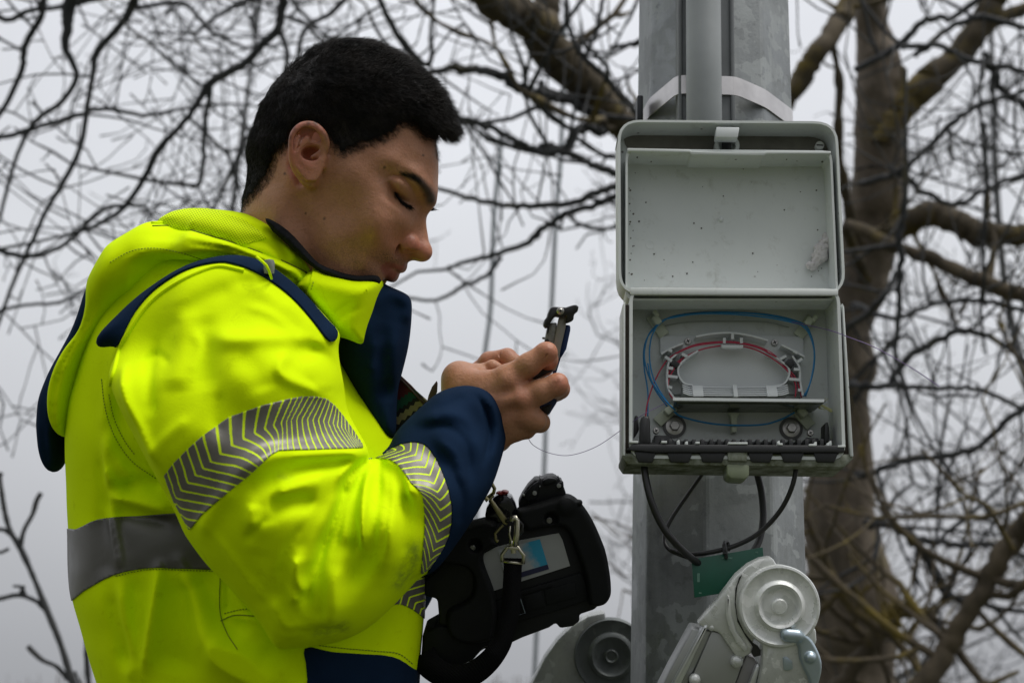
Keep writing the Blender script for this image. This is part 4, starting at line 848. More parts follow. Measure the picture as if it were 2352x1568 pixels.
# ---- hood
HOOD = [(352, 508), (300, 536), (262, 562), (246, 586), (228, 615), (212, 650), (210, 705), (196, 755), (166, 795), (140, 845), (126, 900), (129, 965), (150, 1003), (166, 1002), (178, 950), (192, 890), (220, 810), (262, 752), (330, 690), (400, 645), (470, 618), (560, 610), (640, 650), (700, 700), (724, 700), (724, 628), (690, 606), (640, 586), (560, 556), (480, 531), (400, 513)]
g = Grid((sx(80), sy(1110), -0.17), (sx(745), sy(455), 0.20), 0.0023)
pillow(g, HOOD, 0.03, [(260, 620, .10), (360, 515, .088), (430, 527, .106), (500, 545, .112), (560, 562, .112), (640, 592, .108), (700, 616, .101), (400, 600, .135), (560, 606, .118), (700, 660, .095), (150, 950, .075), (200, 750, .09)], [(260, 620, .06), (430, 524, .018), (500, 540, .018), (560, 558, .018), (640, 588, .018), (700, 615, .018), (470, 610, .04), (700, 690, .04), (150, 950, .05), (200, 750, .05), (350, 620, .07)], [(400, 600, .02), (700, 650, 0.0), (150, 950, 0.035), (220, 700, .03)],
       [([(262, 590), (310, 572), (380, 575), (450, 595), (520, 600)], 9, 5), ([(280, 562), (340, 548), (420, 560), (500, 582)], 12, 4), ([(275, 605), (330, 592), (400, 600)], 9, -3.5), ([(262, 615), (245, 690), (230, 760), (190, 840)], 12, 4), ([(250, 740), (215, 800), (180, 900), (165, 980)], 10, 4), ([(225, 720), (190, 790), (155, 870)], 14, -4), ([(330, 640), (270, 700), (235, 770)], 14, -4), ([(540, 570), (620, 600), (700, 660)], 8, 3)], noise=0.006, nsc=20, seed=3)
ov, of = g.mesh(2); on = vnormals(ov, of); hb = BVHTree.FromPolygons(ov.tolist(), of.tolist())
hood = mkobj('hood', toW(ov), of, M_YEL, JACKET)
g = Grid((sx(80), sy(1110), -0.10), (sx(300), sy(540), 0.16), 0.0023)
RIM = [(256, 555), (240, 570), (226, 600), (196, 655), (180, 715), (160, 765), (132, 820), (114, 868), (104, 910), (101, 960), (103, 1000), (108, 1040), (120, 1070), (136, 1084), (150, 1074), (162, 1045), (170, 1000), (190, 960), (215, 820), (260, 740), (280, 640)]
pillow(g, RIM, -0.022, [(240, 600, .05), (140, 1000, .045), (190, 760, .05)], 0.035, [(240, 600, -0.045), (140, 1000, -.005), (190, 760, -.03)], [([(120, 900), (116, 980), (125, 1050)], 8, 3), ([(140, 900), (135, 1000), (140, 1060)], 8, -3), ([(215, 700), (195, 780)], 8, 2)], noise=0.003)
rv, rf = g.mesh(2); mkobj('hood_rim', toW(rv), rf, M_NAVY, JACKET)
LINING = [(346, 512), (352, 502), (368, 492), (385, 482), (408, 476), (433, 473), (488, 475), (542, 482), (572, 491), (600, 502), (626, 513), (648, 533), (669, 552), (698, 577), (730, 608), (734, 650), (640, 640), (500, 600), (400, 560)]
g = Grid((sx(330), sy(680), -0.14), (sx(745), sy(455), 0.15), h2)
pillow(g, LINING, 0.04, [(360, 510, .085), (500, 520, .098), (640, 580, .095), (715, 630, .085)], 0.03, 0.0, [([(437, 500), (420, 530)], 4, 1.5), ([(598, 530), (640, 560), (668, 590), (676, 600)], 7, 4.5), ([(560, 548), (620, 560), (660, 600)], 9, -4.5), ([(470, 482), (560, 494), (620, 528), (660, 570), (705, 608)], 5, 2.2), ([(520, 500), (600, 530), (650, 575), (690, 612)], 5, -3)], noise=0.003, nsc=40)
lv_, lf_ = g.mesh(2); ln = vnormals(lv_, lf_); lin = mkobj('hood_lining', toW(lv_), lf_, M_YEL, JACKET); lb = BVHTree.FromPolygons(lv_.tolist(), lf_.tolist())
patch(lv_, lf_, ln, pdist(lv_, [(340, 520), (350, 495), (400, 470), (440, 468), (560, 505), (600, 535), (612, 548), (560, 562), (520, 572), (440, 560), (380, 540)], per=0), 0.0006, 0.0012, 'mesh_panel', M_MESHF, JACKET, attrs=dict(mx=vpx(lv_)[0], my=vpx(lv_)[1]))
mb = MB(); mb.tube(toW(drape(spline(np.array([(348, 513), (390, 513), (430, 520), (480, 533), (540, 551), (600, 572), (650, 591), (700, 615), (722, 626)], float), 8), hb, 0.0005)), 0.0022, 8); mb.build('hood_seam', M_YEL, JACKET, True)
mb = MB(); mb.tube(toW(drape(spline(np.array([(350, 519), (392, 519), (430, 527), (478, 541), (538, 559), (598, 580), (648, 599), (696, 622), (716, 634)], float), 8), hb, 0.0003)), 0.0009, 6); mb.build('seam_shadow_line', mat_simple('seam_shadow_olive', (0.10, 0.13, 0.0), 0.9), JACKET, True)  # dark line laid under the seam to paint its shadow
mb = MB(); P = spline(cfs([(616, 508, .078), (634, 528, .085), (646, 548, .088), (672, 572, .09), (700, 592, .088), (722, 606, .084), (750, 618, .080), (790, 632, .074), (830, 640, .068), (864, 642, .060)]), 6)
g = Grid((sx(590), sy(690), 0.02), (sx(890), sy(485), 0.12), 0.0015)
pillow(g, [(608, 500), (635, 511), (663, 531), (689, 557), (713, 585), (735, 606), (763, 618), (793, 628), (823, 633), (853, 630), (868, 634), (868, 652), (800, 650), (748, 632), (706, 604), (662, 563), (625, 530)], 0.065, .013, .006, [(620, 515, .064), (690, 570, .068), (740, 612, .068), (800, 635, .064), (860, 635, .052)], noise=.002, nsc=200, bl=0, per=2)
fv0, ff0 = g.mesh(1); mkobj('collar_edge', toW(fv0), ff0, M_FLEECE, JACKET)
# ---- near sleeve
ARM = [(214, 800), (228, 768), (262, 728), (300, 688), (350, 650), (400, 620), (450, 599), (510, 587), (560, 591), (612, 614), (662, 650), (702, 688), (742, 733), (770, 766), (766, 800), (783, 880), (790, 940), (812, 985), (836, 1022), (846, 1048), (838, 1075),
       (820, 1200), (790, 1320), (745, 1440), (712, 1452), (690, 1462), (668, 1474), (650, 1474), (636, 1462), (600, 1408), (540, 1340), (484, 1282), (440, 1222), (425, 1190), (382, 1105), (330, 1010), (275, 900), (258, 862), (262, 820), (268, 795), (240, 790)]
FORE = [(640, 1300), (700, 1180), (780, 1090), (842, 1054), (866, 1052), (886, 1038), (900, 1022), (912, 994), (955, 950), (1003, 908), (1036, 896), (1064, 891), (1100, 897), (1130, 914), (1150, 950), (1158, 1008), (1150, 1050), (1130, 1110),
        (1108, 1150), (1080, 1196), (1040, 1252), (1004, 1296), (968, 1316), (940, 1345), (885, 1398), (840, 1428), (790, 1446), (740, 1454), (700, 1456), (660, 1440)]
g = Grid((sx(180) , sy(1490), -0.05), (sx(1190), sy(560), 0.285), 0.0021)
SF_ = [  # upper sleeve
    ([(467, 772), (530, 778), (600, 775), (700, 783)], [16, 12], 6), ([(660, 800), (720, 815), (758, 870), (770, 940)], [16, 22], -9), ([(690, 775), (755, 835), (786, 930)], 10, 4), ([(645, 800), (640, 850), (672, 880), (735, 908)], [9, 10], 6), ([(540, 815), (590, 850), (612, 900)], 20, -4),
    ([(320, 790), (318, 830), (330, 900), (345, 960)], [10, 14], -5), ([(260, 850), (285, 920), (325, 1000), (365, 1075)], [8, 12], 7), ([(375, 700), (395, 800), (400, 900)], [24, 30], 5), ([(440, 720), (455, 800), (470, 900)], 20, -3.5), ([(560, 640), (640, 700), (700, 770)], 18, 4), ([(505, 650), (420, 690), (350, 760)], 16, -3),
    ([(500, 640), (570, 640), (640, 690)], 12, -3),
    # overhang above the elbow crease
    ([(560, 1085), (630, 1045), (720, 1042), (800, 1046), (840, 1046)], [16, 13, 9], 9), ([(600, 1120), (680, 1085), (760, 1075), (812, 1072)], [16, 12, 7], -7), ([(540, 1110), (480, 1190), (460, 1230)], 14, 4),
    ([(842, 1062), (800, 1090), (776, 1120), (771, 1160)], [5, 8], -13), ([(800, 1066), (776, 1096), (765, 1150), (735, 1230), (700, 1330)], [7, 9, 12, 14], 8), ([(778, 1130), (755, 1210), (720, 1300), (712, 1400)], [7, 11, 12], -9),
    ([(848, 1066), (838, 1120), (842, 1190), (838, 1262)], [7, 8, 6], 9), ([(818, 1090), (815, 1180), (826, 1270), (800, 1350)], [9, 10, 14], -7), ([(862, 1072), (866, 1160), (858, 1250), (820, 1350)], [6, 10, 14], -6),
    ([(860, 1058), (905, 1072), (930, 1100), (945, 1150)], [8, 10], 8), ([(880, 1090), (905, 1150), (905, 1230), (880, 1320)], [10, 14], 6), ([(930, 1130), (935, 1200), (925, 1280)], 10, -4),
    ([(690, 1270), (682, 1320), (700, 1370)], [9, 10], 9), ([(735, 1230), (745, 1330), (740, 1420)], 12, -5), ([(790, 1280), (780, 1380), (760, 1430)], 14, 5), ([(592, 1150), (585, 1185), (600, 1205)], [12, 14], 6), ([(640, 1130), (690, 1110), (740, 1108)], 14, 5), ([(620, 1160), (680, 1150), (720, 1160)], [18, 12], -8),
    ([(600, 1250), (590, 1330), (620, 1400)], 24, -3), ([(625, 1380), (650, 1440), (690, 1450)], 9, 4), ([(700, 1460), (730, 1440), (790, 1435)], 8, -4),
    ([(790, 1240), (820, 1250), (850, 1220)], 12, -3),
    # sharper creases
    ([(640, 1040), (720, 1036), (800, 1042), (836, 1052)], 4, -2.5), ([(822, 1080), (800, 1130), (790, 1190), (775, 1260)], 4, -3), ([(845, 1075), (852, 1140), (848, 1210), (835, 1290)], 4, -3), ([(868, 1066), (890, 1110), (893, 1180), (880, 1270)], 4, -2.6), ([(902, 1070), (925, 1110), (932, 1160)], 4, -2),
    ([(700, 1200), (660, 1260), (640, 1330)], 6, -2.5), ([(668, 1400), (690, 1430), (720, 1440)], 4, -2.5), ([(500, 1230), (560, 1320), (610, 1390)], 7, 2.5), ([(520, 1000), (500, 960), (505, 900)], 9, -2), ([(420, 760), (440, 800), (430, 860)], 7, 2), ([(690, 870), (720, 900), (745, 905)], 5, -2.5), ([(540, 700), (600, 720), (660, 770)], 8, 2.2), ([(300, 830), (330, 815), (370, 835)], 6, -2.5), ([(350, 1040), (390, 1000), (440, 960)], 10, 2), ([(640, 1180), (600, 1200), (570, 1240)], 7, -2.4),
    # navy part of the forearm
    ([(1105, 915), (1130, 960), (1138, 1020), (1120, 1090)], 6, 3.5), ([(1080, 915), (1110, 960), (1118, 1020), (1104, 1080)], 6, -4), ([(960, 975), (1020, 960), (1070, 985), (1095, 1060)], 9, 4), ([(950, 1000), (1010, 990), (1060, 1030), (1075, 1120)], 9, -4), ([(1000, 1020), (1040, 1060), (1060, 1130)], 8, 4), ([(985, 960), (1030, 935), (1060, 925)], 8, -2.5), ([(1040, 1100), (1055, 1160), (1045, 1220)], 8, -3)]
AZ = [(300, 750, .125), (285, 930, .16), (500, 650, .115), (700, 740, .11), (600, 900, .16), (450, 1050, .165), (760, 960, .13), (650, 1200, .175), (700, 1400, .165), (820, 1200, .15)]
pillow(g, ARM, 0.15, [(300, 720, .05), (500, 640, .06), (600, 850, .085), (500, 1050, .088), (750, 900, .07), (650, 1250, .085), (700, 1420, .07)], [(300, 720, .06), (270, 900, .03), (330, 1030, .04), (500, 640, .07), (600, 850, .09), (500, 1050, .085), (750, 900, .06), (650, 1250, .08), (700, 1420, .055)], AZ, SF_, zf=0.235, noise=0.006, nsc=18, seed=8)
pillow(g, FORE, 0.10, [(720, 1350, .08), (850, 1200, .085), (960, 1150, .080), (1000, 1050, .065), (1120, 980, .046)], [(750, 1350, .07), (900, 1200, .075), (1000, 1050, .06), (1120, 980, .045)], [(700, 1350, .16), (850, 1200, .14), (960, 1150, .105), (1020, 1040, .075), (1120, 980, .05)], SF_, k=0.010, zf=0.19, noise=0.005, nsc=22, seed=5)
av, af = g.mesh(3); an = vnormals(av, af); apx, apy = vpx(av)
dsm = np.exp(-0.5 * ((linedist([(955, 1262), (945, 1300), (915, 1338)], apx, apy)[0]) / 13) ** 2) + 0.8 * np.exp(-0.5 * ((linedist([(730, 1452), (790, 1440)], apx, apy)[0]) / 12) ** 2) + 0.45 * np.exp(-0.5 * (linedist([(640, 1090), (665, 1098)], apx, apy)[0] / 6) ** 2)
CUFFL = [(882, 1046), (896, 1033), (925, 1020), (951, 1016), (972, 1020), (985, 1030), (1002, 1056), (1016, 1088), (1028, 1125), (1036, 1162), (1035, 1200), (1029, 1230), (1018, 1256), (1004, 1278), (986, 1304)]
CUFFP = CUFFL + [(975, 1330), (1250, 1330), (1250, 850), (900, 850), (870, 1020)]
sleeve = mkobj('sleeve', toW(av), af, M_YEL, JACKET, attrs=dict(smudge=np.clip(dsm * 0.6, 0, 1)))
ab = BVHTree.FromPolygons(av.tolist(), af.tolist())
cuff_s = polydist(np.array(CUFFP, float), apx, apy)
patch(av, af, an, cuff_s, 0.0016, 0.0022, 'cuff', M_NAVY, JACKET, label='navy lower sleeve and cuff')
YB = [(838, 1056), (866, 1052), (896, 1056), (914, 1068), (930, 1088), (944, 1110), (960, 1124), (970, 1136), (974, 1170), (975, 1215), (971, 1262), (966, 1318)]
def bandcoords(E1, E2, px, py):
    """across/along coordinates of the strip between two matching edges"""
    from mathutils.kdtree import KDTree
    k_ = np.linspace(0, 1, len(E1)); vs = np.linspace(-0.02, 1.02, 520); us = np.linspace(-0.06, 1.06, 40)
    a = np.array(E1, float); b = np.array(E2, float); f = lambda E, v: np.stack([np.interp(v, k_, E[:, i]) for i in (0, 1)], 1)
    A_, B_ = f(a, vs), f(b, vs)
    for E in (A_, B_):
        for i in (0, 1): E[:, i] = np.convolve(np.pad(E[:, i], 12, mode='edge'), np.ones(25) / 25, mode='valid')
    G_ = A_[None] * (1 - us[:, None, None]) + B_[None] * us[:, None, None]; kt = KDTree(G_.shape[0] * G_.shape[1]); n = G_.shape[1]
    for i, p in enumerate(G_.reshape(-1, 2)): kt.insert((p[0], p[1], 0), i)
    kt.balance(); u = np.zeros(len(px)); v = np.zeros(len(px)); m = (px > G_[..., 0].min() - 9) & (px < G_[..., 0].max() + 9) & (py > G_[..., 1].min() - 9) & (py < G_[..., 1].max() + 9)
    for i in np.where(m)[0]:
        r_ = kt.find_n((px[i], py[i], 0), 4); w_ = [1 / (q[2] ** 2 + .05) for q in r_]; s_ = sum(w_)
        u[i] = sum(w * us[q[1] // n] for w, q in zip(w_, r_)) / s_; v[i] = sum(w * vs[q[1] % n] for w, q in zip(w_, r_)) / s_
    return u, v
u, v_ = bandcoords([YB[0], YB[1], YB[2], YB[3], YB[4], YB[5], YB[6], YB[7], YB[8], YB[9], YB[10], YB[11]], [(868, 1050), (900, 1031), (940, 1018), (968, 1018), (990, 1036), (1010, 1072), (1026, 1118), (1036, 1160), (1034, 1205), (1022, 1248), (1004, 1278), (986, 1304)], apx, apy)
patch(av, af, an, polydist(np.array(YB[:1] + YB + CUFFL[::-1], float), apx, apy), 0.0010, 0.0016, 'reflective_band', M_CHEV, JACKET, attrs=dict(stripe=v_ * 19 - np.where(u < 0.6, u, 1.2 - u) * 3.0 + 20), label='chevron reflective band round the forearm')
UT = [(378, 1091), (399, 1063), (430, 1032), (463, 1003), (528, 957), (601, 931), (661, 916), (693, 910), (725, 910), (748, 915), (768, 932), (785, 953), (810, 988), (831, 1020)]
UB = [(436, 1217), (463, 1183), (498, 1152), (532, 1123), (570, 1092), (601, 1063), (622, 1045), (640, 1035), (670, 1033), (716, 1033), (760, 1031), (800, 1030), (820, 1029), (833, 1028)]
u, v_ = bandcoords(UT, UB, apx, apy)
patch(av, af, an, polydist(np.array(UT + UB[::-1] + [(400, 1150)], float), apx, apy), 0.0010, 0.0016, 'reflective_band', M_CHEV, JACKET, attrs=dict(stripe=v_ * 22 + v_ ** 2 * 9 - np.maximum(u - 0.42, 0) * 5.2 - np.maximum(0.42 - u, 0) * 1.2 + 20), label='chevron reflective band round the upper arm')
YOKE = [(214, 804), (228, 768), (262, 728), (300, 688), (350, 650), (400, 620), (450, 599), (510, 585), (560, 589), (614, 612), (664, 648), (704, 686), (744, 731), (772, 764), (756, 785), (722, 744), (690, 706), (655, 672), (610, 640), (570, 619), (535, 608), (505, 604), (450, 614), (400, 636), (350, 672), (312, 716), (290, 755), (272, 793), (240, 792)]
patch(av, af, an, polydist(spline(np.array(YOKE, float), 3, True), apx, apy), 0.0022, 0.0030, 'yoke_stripe', M_NAVY, JACKET)
# fold of cloth under the piping
mb = MB(); P = drape(spline(np.array([(250, 900), (262, 850), (280, 790), (320, 725), (360, 682), (410, 648), (460, 624), (505, 612), (560, 622)], float), 6), ab, 0.0005)
mb.tube(toW(P), 0.0022, 6); mb.build('armhole_seam', M_YEL, JACKET, True)
M_THREAD_D = mat_simple('thread_olive', (0.16, 0.22, 0.01), 0.9, var=0.1); M_THREAD_Y = mat_simple('thread_yellow', (0.62, 0.85, 0.05), 0.8, var=0.05)
sb_ = MB()
for line, bv_, dash in (([(233, 870), (240, 930), (256, 985), (280, 1030), (310, 1065), (360, 1100)], tb, 1), ([(250, 905), (262, 960), (285, 1010), (310, 1045)], tb, 1), ([(506, 1312), (505, 1400), (520, 1450), (545, 1490)], tb, 0), ([(515, 1408), (560, 1398), (600, 1402), (640, 1410)], tb, 1), ([(506, 1425), (540, 1412), (600, 1415)], tb, 0),
                        ([(711, 1460), (720, 1478), (780, 1487), (860, 1494), (915, 1500), (950, 1525)], tb, 1), ([(728, 625), (780, 641), (830, 651), (849, 655), (843, 700), (828, 760), (820, 790)], cb, 1), ([(726, 626), (716, 660), (706, 690)], cb, 1),
                        ([(252, 603), (300, 577), (350, 570), (400, 577), (450, 592), (490, 607)], hb, 1), ([(225, 1194), (300, 1190), (400, 1182)], tb, 1), ([(265, 1322), (340, 1307), (430, 1309), (500, 1311)], tb, 1)):
    sb_ = MB(); stitch(line, bv_, sb_, 0.00042, dash, 0.0026 if bv_ is cb else 0.001)
    if sb_.V: sb_.build('stitching', M_THREAD_D, JACKET, True)
sb_ = MB(); stitch([(592, 598), (625, 622), (660, 655), (695, 695)], ab, sb_, 0.00055, True, 0.0032, 9)
if sb_.V: sb_.build('contrast_stitching', M_THREAD_Y, JACKET, True)
# cord stop in the gap between hood and shoulder
mb = MB(); c = W(618, 612, 0.145); M = frame(c, RT, UP, -FW)
mb.lathe([(0, -.007), (.0045, -.0065), (.0052, -.002), (.0052, .003), (.0042, .006), (0, .0068)], frame(c, RT, -FW, UP), 16); mb.build('cord_stop', mat_simple('clear_plastic_grey', (0.22, 0.24, 0.22), 0.25, var=0.2, scale=200), JACKET)
mb = MB(); mb.tube([W(590, 590, .15), W(602, 600, .158), W(612, 610, .162), W(618, 622, .161), W(624, 640, .15)], 0.0013, 6); mb.build('drawcord', M_YEL, JACKET, True)
# ================================================================ hands and the hidden body
def build_hands():
    h = 0.0009
    g = Grid((sx(1000), sy(1070), -0.045), (sx(1330), sy(780), 0.095), h)
    c = lambda x, y, z: cf(x, y, z)
    # near hand: back of the hand towards the camera, fingers closed round the tool
    g.cone(c(1075, 1000, .030), c(1120, 950, .040), 0.0265, 0.026, 0.006, flat=0.82)
    g.cone(c(1090, 925, .036), c(1163, 873, .048), 0.0205, 0.0150, 0.010)
    g.cone(c(1100, 950, .040), c(1190, 910, .054), 0.0200, 0.0145, 0.012)
    g.cone(c(1105, 975, .040), c(1200, 944, .052), 0.0210, 0.0140, 0.012)
    g.cone(c(1115, 1000, .036), c(1195, 975, .044), 0.0200, 0.0130, 0.012)
    g.cone(c(1140, 1000, .018), c(1185, 950, .020), 0.017, 0.014, 0.012)
    # knuckles
    g.ell(c(1172, 872, .058), (0.0095, 0.0085, 0.008), 0.008); g.ell(c(1200, 918, .064), (0.0095, 0.0085, 0.008), 0.008); g.ell(c(1209, 958, .060), (0.008, 0.008, 0.007), 0.007)
    g.chain([c(1168, 902, .070), c(1128, 930, .067)], 0.002, 0.009, carve=True); g.chain([c(1182, 940, .071), c(1140, 960, .067)], 0.0018, 0.009, carve=True)
    # tendons
    g.cone(c(1120, 925, .060), c(1190, 915, .066), 0.0022, 0.003, 0.008); g.cone(c(1110, 900, .052), c(1160, 875, .060), 0.002, 0.003, 0.008)
    # index finger
    g.chain([c(1166, 870, .048), c(1213, 839, .056), c(1252, 812, .057)], [0.0135, 0.0112, 0.0108], 0.005)
    g.chain([c(1252, 812, .057), c(1259, 826, .036), c(1252, 842, .014), c(1242, 852, .002)], [0.0108, 0.0098, 0.0088, 0.0075], 0.002)
    g.ell(c(1260, 808, .060), (0.0075, 0.0080, 0.0080), 0.006)
    # middle finger
    g.chain([c(1200, 919, .054), c(1242, 899, .060), c(1276, 885, .061)], [0.0130, 0.0112, 0.0108], 0.005)
    g.chain([c(1276, 885, .061), c(1285, 893, .040), c(1280, 900, .018), c(1268, 910, .004)], [0.0115, 0.0102, 0.0088, 0.0075], 0.002)
    g.ell(c(1286, 880, .062), (0.0070, 0.0085, 0.0080), 0.006)
    # ring finger, tightly curled below
    g.chain([c(1203, 952, .050), c(1228, 964, .052)], [0.0130, 0.0115], 0.005)
    g.chain([c(1228, 964, .050), c(1240, 970, .036), c(1238, 968, .016), c(1228, 962, .004)], [0.0105, 0.0100, 0.0090, 0.008], 0.002)
    # little finger underneath
    g.chain([c(1190, 985, .042), c(1208, 985, .040), c(1218, 975, .024), c(1212, 968, .008)], [0.0120, 0.0095, 0.0085, 0.0075], 0.003)
    # thumb: leaves the side of the palm and runs behind the tool
    g.chain([c(1062, 905, .022), c(1056, 871, .014), c(1098, 868, .002), c(1150, 868, -.006), c(1200, 858, -.008), c(1228, 850, -.006)], [0.022, 0.0168, 0.0130, 0.0115, 0.0105, 0.008], 0.008)
    g.cone(c(1062, 880, .026), c(1110, 890, .036), 0.0150, 0.016, 0.012)
    # creases over the joints
    for (x, y, z, a, L) in ((1243, 822, .069, 60, 9), (1252, 822, .068, 60, 10), (1270, 886, .0725, 65, 9), (1279, 884, .072, 70, 9), (1262, 828, .055, 40, 8)):
        dx, dy = math.cos(math.radians(a)) * L, math.sin(math.radians(a)) * L; g.cone(c(x - dx, y + dy, z), c(x + dx, y - dy, z), 0.0006, 0.0006, 0.0016, carve=True)
    # far hand: bent index finger and thumb tip above the near one
    g.chain([c(1080, 900, -.03), c(1103, 858, -.026)], [0.018, 0.013], 0.006)
    g.chain([c(1103, 858, -.026), c(1124, 832, -.020), c(1165, 822, -.012)], [0.0118, 0.0108, 0.0100], 0.003)
    g.chain([c(1165, 822, -.012), c(1184, 836, -.004), c(1196, 850, .002)], [0.0100, 0.0090, 0.0080], 0.002)
    g.chain([c(1110, 868, -.03), c(1140, 848, -.024), c(1180, 845, -.018)], [0.0110, 0.010, 0.009], 0.002)
    g.chain([c(1100, 880, -.03), c(1130, 866, -.028), c(1170, 862, -.022)], [0.0110, 0.010, 0.009], 0.002)
    g.chain([c(1116, 850, .0), c(1131, 843, .004), c(1142, 845, .006)], [0.0080, 0.0074, 0.006], 0.002)
    for (x0, y0, x1, y1) in ((1104, 824, 1108, 846), (1125, 812, 1128, 838), (1148, 806, 1150, 836)):
        g.cone(c(x0, y0, -.006), c(x1, y1, -.006), 0.0008, 0.0008, 0.0018, carve=True)
    return g.mesh(2)
kv, kf = build_hands(); kpx, kpy = vpx(kv)
kred = np.clip(np.exp(-0.5 * (np.hypot(kpx - 1262, kpy - 812) / 22) ** 2) * .5 + np.exp(-0.5 * (np.hypot(kpx - 1290, kpy - 880) / 18) ** 2) * .7 + np.exp(-0.5 * (np.hypot(kpx - 1180, kpy - 885) / 25) ** 2) * .3 + np.exp(-0.5 * (np.hypot(kpx - 1205, kpy - 925) / 20) ** 2) * .3 + .3 * (kv[:, 2] < 0), 0, 1)
# coarse body under the clothes joins head, arms and legs
g = Grid((sx(150), -1.75, -0.36), (sx(1130), sy(640), 0.24), 0.008)
C_ = lambda x, y, z: cf(x, y, z)
g.ell(C_(560, 1000, 0), (0.115, 0.20, 0.11), 0.03); g.ell(C_(590, 1400, 0), (0.125, 0.20, 0.12), 0.05)
g.cone(C_(600, 830, 0), C_(660, 660, 0), 0.055, 0.05, 0.03)
for s in (1, -1):
    g.chain([C_(500, 800, .10 * s), C_(660, 1250, .15 * s), C_(760, 1300, .145 * s), C_(1070, 1000, .035 * s)], [0.045, 0.03, 0.03, 0.022], 0.01)
    hp = np.array([C_(600, 1650, 0)[0], C_(600, 1650, 0)[1], 0.085 * s])
    dn_ = np.array([0, -math.cos(PITCH), math.sin(PITCH) * 1.0])
    g.chain([hp, hp + dn_ * 0.42 + np.array([0.03, 0, 0]), hp + dn_ * 0.82], [0.085, 0.06, 0.045], 0.03)
bv0, bf0 = g.mesh(1)
VV = [hv, kv, bv0]; off = np.cumsum([0] + [len(a) for a in VV]); FFb = np.concatenate([hf, kf + off[1], bf0 + off[2]])
at = {k: np.concatenate([ha[k], np.zeros(len(kv)), np.zeros(len(bv0))]) for k in ha}; at['red'][off[1]:off[2]] = kred
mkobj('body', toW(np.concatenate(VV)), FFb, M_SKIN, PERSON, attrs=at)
# far sleeve, mostly behind the placket, and trousers with boots below the picture
g = Grid((sx(650), sy(1500), -0.26), (sx(1120), sy(850), -0.01), 0.004)
g.chain([C_(760, 1000, -.15), C_(840, 1300, -.17), C_(1060, 990, -.05)], [0.07, 0.075, 0.042], 0.03); fv_, ff_ = g.mesh(2); s = vpx(fv_)[0] - 930.
far = mkobj('sleeve', toW(fv_), ff_, M_YEL, JACKET, attrs=dict(smudge=np.zeros(len(fv_))))
patch(fv_, ff_, vnormals(fv_, ff_), s, 0.0012, 0.002, 'cuff', M_NAVY, JACKET)
g = Grid((sx(250), -1.75, -0.40), (sx(1100), sy(1600), 0.26), 0.009)
for s in (1, -1):
    hp = np.array([C_(600, 1650, 0)[0], C_(600, 1650, 0)[1], 0.085 * s])
    g.chain([hp + np.array([0, .08, 0]), hp + dn_ * 0.42 + np.array([0.03, 0, 0]), hp + dn_ * 0.80], [0.115, 0.085, 0.075], 0.03)
trv, trf = g.mesh(2); mkobj('trousers', toW(trv), trf, M_NAVY, PERSON)
M_BOOT = mat_simple('boot_leather', (0.02, 0.018, 0.016), 0.6)
for s in (1, -1):
    b = toW(hp * np.array([1, 1, 0]) + dn_ * 0.86 + np.array([0, 0, 0.085 * s]))[0]
    mb = MB(); zt = b[2] + 0.12
    mb.prism([(-.06, 0), (.20, 0), (.21, .03), (.19, .065), (.08, .09), (.05, zt if zt > .15 else .2), (-.05, zt if zt > .15 else .2), (-.065, .05)], frame((b[0], b[1], 0.004), (1, 0, 0), (0, 0, 1), (0, -1, 0)), -0.045, 0.045, 0.012); mb.build('boot', M_BOOT, PERSON)
# ================================================================ ground
MPF = frame(C0, RT, UP, -FW)
q = NT('grass_ground', (0.05, 0.06, 0.03), 0.95); q.col(q.mix(q.map(q.noise(0.6, 8, 0.7), 0.35, 0.65), (0.03, 0.045, 0.018), (0.075, 0.07, 0.045))); q.bump(q.noise(25, 5), 0.5, 0.02)
gr = mkobj('ground', [(-400, -200, 0), (400, -200, 0), (400, 700, 0), (-400, 700, 0)], [(0, 1, 2, 3)], q.m, None, False); gr['kind'] = 'structure'
